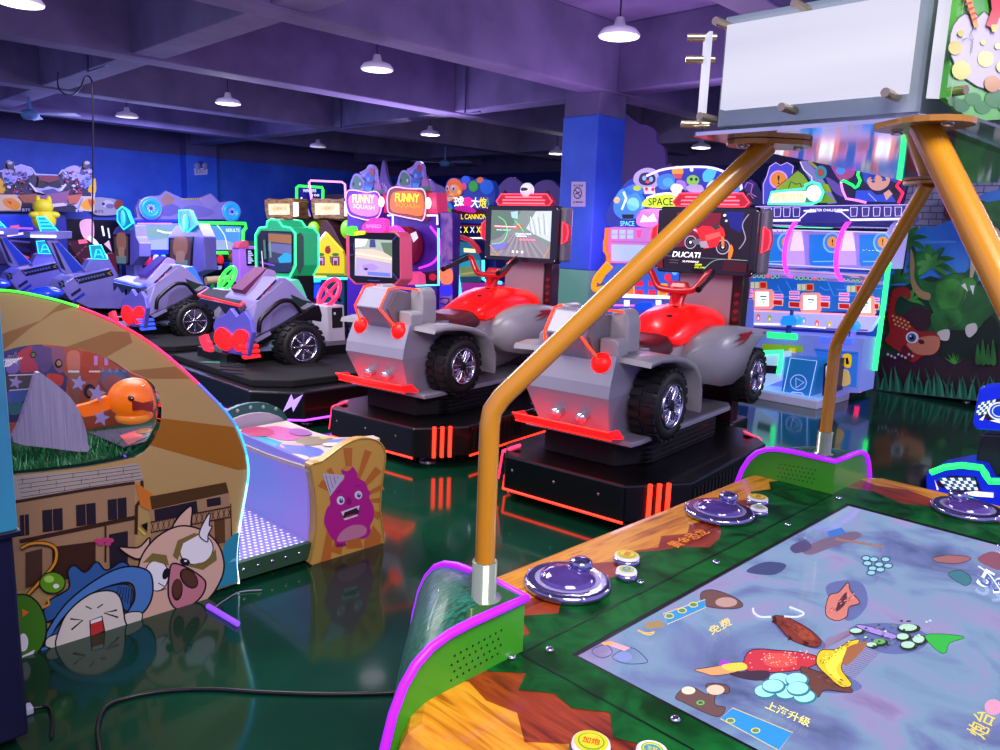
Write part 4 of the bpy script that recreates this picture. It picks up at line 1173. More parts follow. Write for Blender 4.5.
g = G(); g.prism([onZ(*f6(*p), 0.7035) for p in ((690, 670), (780, 640), (840, 680), (740, 725))], (0, 0, 0.002), mat('#d0404a', 0.5)); part(g, 'red_patch', mat_, coin, 'red patch on the dark mat')

# ---- teal and black cabinet whose corner shows at the left edge
tl = thing('teal_cabinet', 'tall glowing teal cabinet on a dark plinth at the left edge', 'arcade game', (0.3, 2.6, 0))
cX = onY(22, 570, 2.46).x
g = G(); g.box(-0.3, cX, 2.46, 2.98, 0.705, 1.55, noise_mat('teal_panel', ['#1f78c0', '#2a94d0', '#2f8ac8'], 1.5, rough=0.3, emit=0.42), 0.012); part(g, 'upper_panel', tl, tl, 'glowing teal upper panel')
g = G(); g.box(-0.3, cX - 0.012, 2.475, 2.97, 0.05, 0.70, mat('#141233', 0.35), 0.01); part(g, 'lower_cabinet', tl, tl, 'dark navy lower cabinet')
g = G(); g.box(-0.3, cX + 0.004, 2.452, 2.985, 0.69, 0.71, mat('#10102a', 0.3), 0.004); part(g, 'trim_band', tl, tl)
for x in (-0.2, cX - 0.1):
    g = G(); g.lathe((x, 2.6, 0), [(0.03, 0), (0.03, 0.02), (0.012, 0.025), (0.012, 0.06), (0, 0.06)], STEEL, 14); part(g, 'foot', tl, tl)
# ---- cable and plug on the floor
cp = [onZ(x, y, 0.008) for x, y in spline([(108, 790), (99, 745), (98, 725), (106, 707), (130, 697), (165, 691), (210, 689), (260, 692), (320, 694), (380, 693), (430, 690)], False, 6)]
g = G(); g.tube(cp, 0.0075, mat('#14141a', 0.35), 8)
solo('floor_cable', g, 'black cable curving across the green floor to the wooden table', 'cable', tuple(cp[0]))
pg = onZ(22, 712, 0.012)
plug = thing('power_plug', 'small white plug lying by the dark plinth at the left edge', 'plug', tuple(pg))
g = G(); g.box(-0.03, 0.03, -0.02, 0.02, -0.01, 0.016, mat('#b9bcd8', 0.4), 0.005); part(g, 'plug_body', plug, plug, world=False)
g = G(); g.tube(spline([(0.03, 0, 0), (0.07, -0.02, -0.004), (0.06, -0.1, -0.004), (0.03, -0.2, -0.004)], False, 5), 0.006, BLACK, 6); part(g, 'plug_cord', plug, plug, world=False)
# short violet light stick lying under the front panel, with its thin wire
vs = onZ(222, 614, 0.012)
stick = thing('violet_light_stick', 'short violet light stick on the floor under the painted pig', 'light', (vs.x, vs.y, 0.012))
g = G(); g.tube([onZ(208, 606, 0.012), onZ(238, 624, 0.012)], 0.011, led('#8a4cff', 0.7), 8); part(g, 'tube', stick, stick)
g = G(); g.tube([onZ(*p, 0.006) for p in spline([(214, 608), (225, 600), (240, 592), (262, 590)], False, 4)], 0.003, mat('#8a88a0', 0.4), 6); part(g, 'wire', stick, stick)
# ================================================================ motorcycle simulators
GREY = noise_mat('grey_shell', ['#8f8d94', '#98969c'], 3, rough=0.38, coat=0.15)
GREYD = mat('#6f6c74', 0.35, coat=0.3)
LAVG = mat('#8f8d9f', 0.36, coat=0.2)
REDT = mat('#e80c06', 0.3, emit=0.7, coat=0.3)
REDL = led('#ff1c10', 2.4)
REDN = led('#ff2a18', 3.0)
PINKN = led('#ff3058', 1.6)
SEAT = noise_mat('dark_red_leather', ['#4a0a14', '#5c0e18'], 12, rough=0.4)
RUB = noise_mat('tyre_rubber', ['#08080a', '#141418'], 40, rough=0.6, bump=0.4)
BLK = mat('#060609', 0.35, coat=0.15)
BLKM = mat('#0c0c11', 0.85)
def wheel(o, name, c, r, w, side, spokes=6, turn=0.0, lugs=True, rim='#c8c8d8'):
    """tyre with tread blocks and a chrome spoked rim; axle along local x; side +1 shows its face to +x"""
    mx = Matrix.Translation(c) @ Matrix.Rotation(turn, 4, 'Z') @ Matrix.Rotation(0 if side > 0 else PI, 4, 'Z')
    g = G()
    h = w / 2
    g.lathe((0, 0, 0), [(r * 0.60, -h * 0.9), (r * 0.8, -h), (r * 0.93, -h * 0.85), (r * 0.97, -h * 0.5), (r * 0.98, 0), (r * 0.97, h * 0.5), (r * 0.93, h * 0.85), (r * 0.8, h), (r * 0.62, h * 0.92), (r * 0.58, h * 0.6)], RUB, 40, (1, 0, 0))
    if lugs:
        n = 22
        for i in range(n):
            for s_ in (-1, 1):
                a = 2 * PI * (i + (0.5 if s_ > 0 else 0)) / n
                m2 = Matrix.Rotation(a, 4, 'X')
                g.box(s_ * h * 0.50 - h * 0.36, s_ * h * 0.50 + h * 0.36, -r * 0.085, r * 0.085, r * 0.95, r * 1.02, RUB, mx=m2)
    t = g.build('wheel', o, mx=mx)
    g = G(); CR = mat(rim, 0.16, 1.0)
    g.lathe((0, 0, 0), [(r * 0.61, h * 0.8), (r * 0.62, h * 1.02), (r * 0.57, h * 1.04), (r * 0.55, h * 0.8), (r * 0.54, h * 0.3)], CR, 36, (1, 0, 0))
    g.lathe((0, 0, 0), [(0.0, h * 0.2), (r * 0.56, h * 0.2), (r * 0.56, h * 0.22), (0, h * 0.24)], BLKM, 24, (1, 0, 0))
    g.lathe((0, 0, 0), [(r * 0.17, h * 0.3), (r * 0.16, h * 0.85), (r * 0.1, h * 0.95), (0, h * 0.95)], BLKM if spokes == 6 else CR, 16, (1, 0, 0))
    for i in range(spokes):
        for d in ((-0.16, 0.16) if spokes <= 6 else (0.0,)):
            a = 2 * PI * i / spokes
            p0 = V((h * 0.86, math.cos(a + d * 1.8) * r * 0.16, math.sin(a + d * 1.8) * r * 0.16)); p1 = V((h * 0.8, math.cos(a + d) * r * 0.57, math.sin(a + d) * r * 0.57))
            g.tube([p0, (p0 + p1) / 2 + V((h * 0.08, 0, 0)), p1], r * (0.035 if spokes <= 6 else 0.04), CR, 6)
    g.build('rim', t, mx=mx)
    return t
def moto_ride(loc, rz, label, screen, group=None):
    T = thing('motorcycle_ride', label, 'arcade ride', loc, rz, group)
    B = lambda gg, name, par=None, lab=None: (lambda o: (o.__setitem__('label', lab) if lab else None, o)[1])(gg.build(name, par or T))
    # --- base
    foot = [(0.46, 0.0), (0.70, 0.32), (0.70, 1.46), (0.46, 1.78), (-0.36, 1.78), (-0.52, 1.56), (-0.52, 0.22), (-0.36, 0.0)]
    g = G()
    g.prism([(x, y, 0.07) for x, y in foot], (0, 0, 0.215), BLK, 0.012)
    g.prism([(x * (0.52 if x > 0 else 0.7), 0.26 + y * 0.78, 0.285) for x, y in foot], (0, 0, 0.14), BLKM, 0.01)
    for i in range(4):
        z = 0.30 + i * 0.03
        g.box(-0.366, 0.366, 0.42, 1.40, z, z + 0.012, BLK)
    for i in range(12):
        g.box(0.701, 0.705, 0.35 + i * 0.05, 0.375 + i * 0.05, 0.12, 0.24, BLKM)
    for x in (-0.3, 0, 0.3):
        g.lathe((x, 0.0, 0.2), [(0, -0.003), (0.008, -0.002), (0.009, 0.002), (0, 0.002)], STEEL, 8, (0, 1, 0))
    base = B(g, 'base')
    for sx, y0 in ((-1, 0.11), (1, 0.16), (1, 1.62), (-1, 1.67)):
        g = G(); n_ = V((sx * 0.8, -0.6 if y0 < 1 else 0.6, 0)).normalized(); t_ = V((-n_.y, n_.x, 0)); c = V((0.58 if sx > 0 else -0.44, y0, 0)) + n_ * 0.012
        if sx > 0 and y0 < 1:
            for k_ in (-0.055, 0, 0.055):
                g.tube([c + t_ * k_ + V((0, 0, 0.075)), c + t_ * k_ + V((0, 0, 0.29))], 0.013, REDN, 10)
            B(g, 'corner_tubes', base, 'three upright glowing red tubes')
        else:
            p0 = c + V((0, 0, 0.10)) + n_ * 0.02; p1 = c + V((0, 0, 0.27)); p2 = c + V((0, 0, 0.30)) - n_ * 0.09
            for w_, m_ in ((0.05, BLK), (0.03, PINKN)):
                e = 0.012 if m_ is PINKN else 0.0
                g.prism([p0 - t_ * w_ + n_ * e, p0 + t_ * w_ + n_ * e, p1 + t_ * w_ + n_ * e, p1 - t_ * w_ + n_ * e], -n_ * 0.02, m_); g.prism([p1 - t_ * w_ + n_ * e, p1 + t_ * w_ + n_ * e, p2 + t_ * w_ + V((0, 0, e)), p2 - t_ * w_ + V((0, 0, e))], -n_ * 0.015, m_)
            B(g, 'corner_lamp', base, 'slanted glowing pink-red corner lamp')
    g = G()
    pts = [V((x * 1.003, y * 1.0 - (0.003 if y < 0.1 else 0), 0.075)) for x, y in foot]
    for i in range(8):
        if i in (0,):
            continue
        g.tube([pts[i], pts[(i + 1) % 8]], 0.0075, REDN, 8)
    B(g, 'base_light_strip', base, 'red glowing strip along the bottom edge')
    for x, y in ((-0.42, 0.2), (0.42, 0.2), (0.42, 1.5), (-0.42, 1.5)):
        g = G(); g.lathe((x, y, 0), [(0.06, 0), (0.06, 0.012), (0.022, 0.02), (0.018, 0.07), (0, 0.07)], STEEL, 14); B(g, 'levelling_foot', base)
    # --- deck plate
    g = G()
    g.prism([(-0.37, 0.21, 0.435), (0.37, 0.21, 0.435), (0.38, 0.30, 0.435), (0.38, 1.60, 0.435), (0.32, 1.72, 0.435), (-0.32, 1.72, 0.435), (-0.38, 1.60, 0.435), (-0.38, 0.30, 0.435)], (0, 0, 0.03), LAVG, 0.006)
    g.box(-0.36, 0.36, 0.82, 1.6, 0.4651, 0.468, GREYD)
    B(g, 'deck')
    # --- tail shell: belt, lower taper and raised chevron hump
    g = G()
    rings = [[(-0.235, 0.19, 0.465), (0.235, 0.19, 0.465), (0.22, 0.6, 0.465), (-0.22, 0.6, 0.465)], [(-0.285, 0.075, 0.72), (0.285, 0.075, 0.72), (0.24, 0.62, 0.72), (-0.24, 0.62, 0.72)],
             [(-0.285, 0.085, 0.79), (0.285, 0.085, 0.79), (0.24, 0.62, 0.79), (-0.24, 0.62, 0.79)], [(-0.275, 0.15, 0.95), (0.275, 0.15, 0.95), (0.24, 0.6, 0.95), (-0.24, 0.6, 0.95)]]
    g.loft([[V(p) for p in r] for r in rings], LAVG, smooth=False)
    tail = B(g, 'tail_shell')
    g = G()
    prof = [(0.2, 0.84), (0.015, 1.06), (0.10, 1.185), (0.17, 1.195), (0.42, 1.13), (0.45, 0.84)]
    g.prism([(-0.115, y, z) for y, z in prof], (0.23, 0, 0), LAVG, 0.008)
    B(g, 'tail_hump', tail)
    for s_ in (-1, 1):
        g = G()
        g.prism([(s_ * 0.115, 0.17, 0.92), (s_ * 0.115, 0.08, 1.05), (s_ * 0.115, 0.16, 1.17), (s_ * 0.115, 0.44, 1.15), (s_ * 0.115, 0.44, 0.92)], (s_ * 0.02, 0, 0), GREYD)
        g.prism([(s_ * 0.13, 0.3, 0.90), (s_ * 0.255, 0.3, 0.90), (s_ * 0.255, 0.3, 1.12), (s_ * 0.235, 0.3, 1.18), (s_ * 0.20, 0.3, 1.20), (s_ * 0.15, 0.3, 1.19), (s_ * 0.13, 0.3, 1.16)], (0, 0.15, 0), GREY, 0.015)
        g.prism([(s_ * 0.15, 0.17, 0.87), (s_ * 0.272, 0.17, 0.87), (s_ * 0.272, 0.17, 1.02), (s_ * 0.25, 0.17, 1.04), (s_ * 0.15, 0.17, 1.04)], (0, 0.12, 0), GREY, 0.01)
        B(g, 'side_wing', tail)
        g = G()
        x = s_ * 0.12
        g.tube([V((s_ * 0.19, 0.145, 0.90)), V((x, 0.01, 1.06)), V((x, 0.095, 1.19)), V((x, 0.17, 1.2)), V((s_ * 0.22, 0.29, 1.185))], 0.0075, led('#ff3a18', 1.6), 8)
        B(g, 'chevron_light', tail, 'orange-red glowing chevron line')
        g = G()
        g.lathe((s_ * 0.19, 0.13, 0.90), [(0.0, -0.04), (0.03, -0.036), (0.056, -0.015), (0.063, 0.0), (0.063, 0.03), (0, 0.03)], led('#ff0c08', 1.3), 26, (0, 1, 0))
        B(g, 'tail_lamp', tail, 'round glowing red lamp')
        g = G()
        c = V((s_ * 0.085 + 0.02, 0.14, 0.59))
        g.tube([c + V((0, 0.10, 0.02)), c + V((0, -0.02, 0)), c + V((0, -0.05, -0.005))], 0.034, mat('#b0aeb8', 0.25, 0.6), 18)
        g.lathe(c + V((0, -0.051, -0.005)), [(0.034, 0.0), (0.026, -0.004), (0.024, 0.02), (0, 0.02)], mat('#d8d6e0', 0.2, 0.8), 18, (0, -1, 0))
        B(g, 'exhaust', tail)
    # --- glowing bumper trough
    g = G()
    BM = mat('#ff1a20', 0.25, emit=0.75, trans=0.2)
    sec = [(0.19, 0.485), (0.055, 0.505), (0.02, 0.548), (0.03, 0.551), (0.062, 0.517), (0.19, 0.498)]
    g.prism([(-0.33, y, z) for y, z in sec], (0.66, 0, 0), BM)
    for x in (-0.33, 0.32):
        g.prism([(x, 0.19, 0.485), (x, 0.055, 0.505), (x, 0.02, 0.551), (x, 0.13, 0.545)], (0.01, 0, 0), BM)
    g.tube([(-0.33, 0.018, 0.551), (0.33, 0.018, 0.551)], 0.005, REDL, 6); g.tube([(-0.33, 0.052, 0.50), (0.33, 0.052, 0.50)], 0.005, REDL, 6)
    B(g, 'bumper', None, 'red see-through glowing bumper')
    # --- centre body, tank, seat
    g = G()
    rings = []
    for y, hw, z0, z1 in ((0.45, 0.26, 0.465, 0.86), (0.7, 0.22, 0.465, 0.84), (0.95, 0.19, 0.465, 0.88), (1.2, 0.2, 0.5, 0.955), (1.5, 0.2, 0.54, 0.985), (1.8, 0.16, 0.6, 0.99), (1.96, 0.08, 0.7, 0.97)):
        rings.append([V((hw * 0.8, y, z0)), V((hw, y, (z0 + z1) / 2)), V((hw * 0.95, y, z1 - 0.04)), V((hw * 0.7, y, z1)), V((-hw * 0.7, y, z1)), V((-hw * 0.95, y, z1 - 0.04)), V((-hw, y, (z0 + z1) / 2)), V((-hw * 0.8, y, z0))])
    g.loft(rings, GREY)
    B(g, 'body_shell')
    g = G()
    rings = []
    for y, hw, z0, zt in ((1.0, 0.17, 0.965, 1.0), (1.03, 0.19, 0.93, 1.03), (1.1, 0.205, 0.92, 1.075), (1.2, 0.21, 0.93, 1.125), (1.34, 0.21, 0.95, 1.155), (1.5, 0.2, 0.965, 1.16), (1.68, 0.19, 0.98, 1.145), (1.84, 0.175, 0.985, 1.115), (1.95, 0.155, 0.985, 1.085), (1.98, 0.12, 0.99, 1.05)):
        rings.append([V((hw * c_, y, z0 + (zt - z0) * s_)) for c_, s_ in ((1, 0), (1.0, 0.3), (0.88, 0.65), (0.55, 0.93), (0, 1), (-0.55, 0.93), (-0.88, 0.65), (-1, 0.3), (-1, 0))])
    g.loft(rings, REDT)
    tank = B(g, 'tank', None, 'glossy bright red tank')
    for x, y in ((0.08, 1.16), (0.04, 1.32)):
        g = G(); g.lathe((x, y, 1.100 if y < 1.2 else 1.146), [(0.02, -0.01), (0.02, 0.003), (0.014, 0.005), (0, 0.005)], BLKM, 14); B(g, 'push_button', tank)
    g = G()
    rings = []
    for y, hw, z0, zt in ((0.46, 0.16, 0.86, 0.98), (0.54, 0.2, 0.86, 1.015), (0.66, 0.21, 0.85, 0.99), (0.80, 0.21, 0.85, 0.97), (0.94, 0.2, 0.86, 0.985), (1.06, 0.17, 0.88, 1.0)):
        rings.append([V((hw * c_, y, z0 + (zt - z0) * s_)) for c_, s_ in ((1, 0), (1.0, 0.55), (0.85, 0.9), (0.4, 1), (-0.4, 1), (-0.85, 0.9), (-1, 0.55), (-1, 0))])
    g.loft(rings, SEAT)
    B(g, 'seat', None, 'dark red leather seat')
    # --- fenders and wheels
    for s_ in (-1, 1):
        g = G()
        arc = [(0.20, 0.935), (0.32, 0.95), (0.48, 0.94), (0.62, 0.92), (0.76, 0.87), (0.85, 0.79), (0.89, 0.69), (0.895, 0.58)]
        ro = [V((s_ * 0.47, y, z)) for y, z in arc]; ri = [V((s_ * 0.24, y, z + 0.01)) for y, z in arc]
        g.loft([[a, b_, b_ - V((0, 0.012, 0.03)), a - V((0, 0.012, 0.03))] for a, b_ in zip(ro, ri)], GREY)
        g.prism([(s_ * 0.24, 0.5, 0.47), (s_ * 0.24, 0.89, 0.47), (s_ * 0.24, 0.87, 0.74), (s_ * 0.24, 0.77, 0.87), (s_ * 0.24, 0.5, 0.93)], (s_ * 0.01, 0, 0), GREYD)
        B(g, 'rear_fender')
        wheel(T, 'wheel', (s_ * 0.355, 0.54, 0.64), 0.215, 0.19, s_)
        g = G()
        rings = []
        for y, x0, x1, z0, z1 in ((1.16, 0.16, 0.24, 0.74, 0.88), (1.22, 0.15, 0.36, 0.67, 0.96), (1.34, 0.15, 0.42, 0.645, 1.0), (1.48, 0.15, 0.445, 0.645, 1.025), (1.66, 0.16, 0.45, 0.69, 1.025), (1.84, 0.18, 0.43, 0.84, 1.0), (2.04, 0.22, 0.41, 0.90, 0.98), (2.22, 0.30, 0.37, 0.94, 0.955)):
            rings.append([V((s_ * x, y, z)) for x, z in ((x0, z0), (x1 - 0.02, z0), (x1, (z0 + z1) / 2), (x1 - 0.02, z1 - 0.03), ((x0 + x1) / 2 + 0.05, z1), (x0, z1 - 0.01))])
        g.loft(rings, GREY)
        A = Art(g, lambda u, v, s_=s_: V((s_ * (0.451 - 0.018 * v), 1.38 + u * 0.32, 0.93 + 0.065 * v)), (s_, 0, 0.25), 0.0003, 0.004)
        for pts in (((0.1, 0.2), (0.55, 0.7), (1.1, 1.0), (0.8, 0.3)), ((0.05, -0.3), (0.5, 0.1), (0.9, 0.4), (0.5, -0.1)), ((0.3, 0.9), (0.7, 0.9), (1.2, 0.7), (0.6, 0.5))):
            A.poly(pts, mat('#a01410', 0.3))
        B(g, 'front_fender', None, 'pointed grey fender with a red flame print')
        wheel(T, 'wheel', (s_ * 0.375, 1.88, 0.655), 0.20, 0.15, s_)
    # --- steering
    g = G()
    RB = mat('#c01018', 0.28, 0.2, coat=0.5)
    g.prism([(-0.045, 1.38, 1.12), (0.045, 1.38, 1.12), (0.05, 1.40, 1.2), (0.075, 1.42, 1.27), (0.05, 1.43, 1.31), (-0.05, 1.43, 1.31), (-0.075, 1.42, 1.27), (-0.05, 1.40, 1.2)], (0, 0.05, 0), RB, 0.01)
    g.tube([(0, 1.46, 1.0), (0, 1.40, 1.25)], 0.035, RB, 14)
    st = B(g, 'steering_head', None, 'red steering head')
    g = G()
    hb = spline([(-0.25, 1.42, 1.385), (-0.21, 1.41, 1.37), (-0.14, 1.39, 1.275), (-0.07, 1.38, 1.255), (0.07, 1.38, 1.255), (0.14, 1.39, 1.275), (0.21, 1.41, 1.37), (0.25, 1.42, 1.385)], False, 4)
    g.tube(hb, 0.024, RB, 12)
    B(g, 'handlebar', st)
    for s_ in (-1, 1):
        g = G(); a = V((s_ * 0.25, 1.42, 1.385)); b_ = V((s_ * 0.285, 1.12, 1.285))
        g.tube([a, a.lerp(b_, 0.15), a.lerp(b_, 0.2), a.lerp(b_, 0.92), a.lerp(b_, 0.93), b_], [0.021, 0.021, 0.018, 0.018, 0.022, 0.02], BLK, 12)
        g.tube([a + V((0, -0.01, 0.03)), a.lerp(b_, 0.6) + V((s_ * 0.03, 0, 0.03))], 0.006, BLKM, 6)
        B(g, 'hand_grip', st)
    # --- screen and its column
    my = 1.8
    g = G()
    g.prism([(-0.24, my + 0.12, 0.0), (0.27, my + 0.12, 0), (0.27, my + 0.12, 1.3), (0.25, my + 0.12, 1.42), (-0.24, my + 0.12, 1.42)], (0, 0.12, 0), mat('#2c0c14', 0.3), 0.01)
    g.box(-0.22, 0.19, my + 0.105, my + 0.125, 0.85, 1.38, mat('#94787e', 0.25))
    for i in range(9):
        z = 0.72 + i * 0.06
        g.prism([(0.22, my + 0.118, z), (0.25, my + 0.118, z + 0.015), (0.235, my + 0.118, z + 0.035), (0.205, my + 0.118, z + 0.02)], (0, 0.002, 0), mat('#7a1420', 0.3))
    g.box(-0.26, 0.30, my + 0.08, my + 0.4, 0.0, 0.28, BLK, 0.02)
    B(g, 'screen_column')
    g = G()
    x0, x1, z0, z1 = -0.385, 0.385, 1.355, 1.835
    g.prism([(x0 + 0.03, my, z0), (x1 - 0.03, my, z0), (x1, my, z0 + 0.03), (x1, my, z1 - 0.03), (x1 - 0.03, my, z1), (x0 + 0.03, my, z1), (x0, my, z1 - 0.03), (x0, my, z0 + 0.03)], (0, 0.10, 0), mat('#0c060c', 0.25, coat=0.5), 0.008)
    g.box(x0 - 0.02, x1 + 0.045, my + 0.04, my + 0.16, z0 + 0.02, z1 - 0.01, mat('#6a6670', 0.4), 0.02)
    for x in (x0 + 0.02, x1 - 0.02):
        for z in (z0 + 0.025, z1 - 0.025):
            g.lathe((x, my - 0.001, z), [(0, -0.004), (0.007, -0.003), (0.008, 0.002), (0, 0.002)], CHROME, 8, (0, 1, 0))
    mon = B(g, 'monitor')
    g = G()
    W_, H_ = x1 - x0, z1 - z0
    A = Art(g, lambda u, v: V((x0 + u * W_, my - 0.002, z1 - v * H_)), (0, -1, 0), 0.0003)
    screen(A)
    B(g, 'screen_picture', mon)
    for x, s_ in ((x1 + 0.03, 1), (x0 - 0.005, -1)):
        g = G(); zc = (z0 + z1) / 2 + 0.02
        hx = [(x, my + 0.02, zc - 0.09), (x + s_ * 0.045, my + 0.02, zc - 0.06), (x + s_ * 0.055, my + 0.02, zc), (x + s_ * 0.045, my + 0.02, zc + 0.06), (x, my + 0.02, zc + 0.09)]
        g.prism(hx, (0, 0.05, 0), mat('#b01828', 0.3, emit=0.5))
        g.tube(hx, 0.006, led('#ff3040', 2.4), 6, closed=True)
        B(g, 'side_lamp', mon, 'red glowing half-hexagon lamp')
    g = G(); hz = z1
    hd = [(-0.26, my + 0.03, hz), (0.26, my + 0.03, hz), (0.29, my + 0.03, hz + 0.035), (0.24, my + 0.03, hz + 0.095), (-0.24, my + 0.03, hz + 0.095), (-0.29, my + 0.03, hz + 0.035)]
    g.prism(hd, (0, 0.06, 0), mat('#a01020', 0.3, emit=0.35))
    for z, a in ((hz + 0.018, 0.22), (hz + 0.045, 0.22), (hz + 0.07, 0.19)):
        g.tube([(-a, my + 0.026, z), (a, my + 0.026, z)], 0.006, led('#ff5060', 2.4), 6)
    g.tube(hd, 0.006, led('#ff3048', 2.4), 6, closed=True)
    for s_ in (-1, 1):
        g.prism([(s_ * 0.26, my + 0.05, hz + 0.06), (s_ * 0.23, my + 0.05, hz + 0.13), (s_ * 0.19, my + 0.05, hz + 0.10)], (0, 0.02, 0), BLK)
    hdr = B(g, 'header', mon, 'red glowing header')
    g = G()
    c = V((0.02, my + 0.05, hz + 0.13))
    g.ell(c, (0.06, 0.06, 0.062), mat('#d8d8e8', 0.25, emit=0.25), 20, 14)
    g.ell(c + V((0, -0.028, 0.004)), (0.044, 0.04, 0.022), mat('#24303c', 0.1), 16, 10)
    g.prism([c + V((-0.012, -0.02, 0.055)), c + V((0.012, -0.02, 0.055)), c + V((0.01, 0.03, 0.06)), c + V((-0.01, 0.03, 0.06))], (0, 0, 0.004), mat('#5aa070', 0.3))
    g.ell(c + V((0, 0.01, -0.05)), (0.03, 0.03, 0.03), mat('#b8b8c8', 0.3))
    B(g, 'helmet_figure', hdr, 'small white helmet figure')
    return T
SE = lambda h, s=0.8: mat(h, 0.25, emit=s)
def screen_bike(A):
    A.poly([(0.06, 0.07), (0.94, 0.07), (0.94, 0.93), (0.06, 0.93)], SE('#1a0c14', 0.7))
    A.poly([(0.2, 0.09), (0.64, 0.09), (0.62, 0.5), (0.2, 0.62)], SE('#6a1020', 0.6)); A.poly([(0.68, 0.07), (0.86, 0.07), (0.84, 0.36), (0.74, 0.3)], SE('#141a6a', 0.6)); A.line([(0.9, 0.1), (0.85, 0.25), (0.89, 0.45), (0.84, 0.6)], 0.01, SE('#8a90a0', 0.5), smooth=True)
    # red sports motorcycle in profile, heading right
    for cx, cy, r_ in ((0.36, 0.53, 0.062), (0.685, 0.58, 0.068)):
        A.ell(cx, cy, r_, r_ * 1.62, SE('#9a94a0', 0.7)); A.ell(cx, cy, r_ * 0.86, r_ * 1.4, SE('#120c12', 0.4)); A.ell(cx, cy, r_ * 0.62, r_, SE('#4a444c', 0.5)); A.ell(cx, cy, r_ * 0.5, r_ * 0.8, SE('#161016', 0.4)); A.ell(cx, cy, 0.012, 0.02, SE('#e0e0e8', 0.9))
    A.poly([(0.37, 0.5), (0.45, 0.47), (0.52, 0.56), (0.4, 0.56)], SE('#5a5a64', 0.6))
    A.poly([(0.30, 0.26), (0.40, 0.31), (0.47, 0.36), (0.45, 0.42), (0.36, 0.34)], SE('#c83038', 0.8)); A.line([(0.3, 0.285), (0.42, 0.36), (0.47, 0.44)], 0.014, SE('#d8d0d8', 0.7))
    A.poly([(0.41, 0.34), (0.47, 0.28), (0.56, 0.29), (0.63, 0.26), (0.68, 0.32), (0.70, 0.42), (0.66, 0.46), (0.63, 0.58), (0.50, 0.62), (0.46, 0.48)], SE('#d81c20', 0.85)); A.poly([(0.5, 0.42), (0.64, 0.36), (0.66, 0.42), (0.52, 0.5)], SE('#ff4a40', 0.9)); A.poly([(0.56, 0.29), (0.61, 0.24), (0.65, 0.3), (0.6, 0.34)], SE('#3a2c34', 0.5)); A.poly([(0.66, 0.42), (0.69, 0.44), (0.70, 0.58), (0.675, 0.58)], SE('#e06a30', 0.8))
    A.poly([(0.45, 0.52), (0.52, 0.5), (0.55, 0.6), (0.47, 0.6)], SE('#8a8a94', 0.6))
    A.text('DUCATI', 0.33, 0.72, 0.29, 0.085, SE('#ffffff', 1.2), 0, 0.2)
    A.text('SUPERBIKE', 0.38, 0.82, 0.17, 0.028, SE('#e8e8e8', 0.9), 0, 0.2); A.text('2009', 0.46, 0.86, 0.07, 0.03, SE('#d8f020', 0.9)); A.text('LEVEL START', 0.48, 0.9, 0.11, 0.024, SE('#d8f020', 0.9)); A.line([(0.16, 0.81), (0.26, 0.81)], 0.01, SE('#5a5058', 0.5)); A.line([(0.16, 0.85), (0.25, 0.85)], 0.01, SE('#5a5058', 0.5))
    A.line([(0.06, 0.75), (0.94, 0.76)], 0.008, SE('#5a6a70', 0.5)); A.line([(0.52, 0.92), (0.6, 0.8), (0.7, 0.76), (0.92, 0.76)], 0.008, SE('#7aa090', 0.6), smooth=True)
    A.poly([(0.76, 0.54), (0.79, 0.62), (0.77, 0.75), (0.745, 0.72)], SE('#d86a20', 0.9), True); A.poly([(0.72, 0.77), (0.93, 0.8), (0.93, 0.93), (0.7, 0.93)], SE('#3a0c14', 0.5)); A.poly([(0.02, 0.7), (0.08, 0.76), (0.1, 0.94), (0.03, 0.94)], SE('#5a1010', 0.6)); A.ell(0.68, 0.12, 0.015, 0.02, SE('#c0c8e8', 0.9)); A.ell(0.7, 0.2, 0.012, 0.016, SE('#c0c8e8', 0.9))
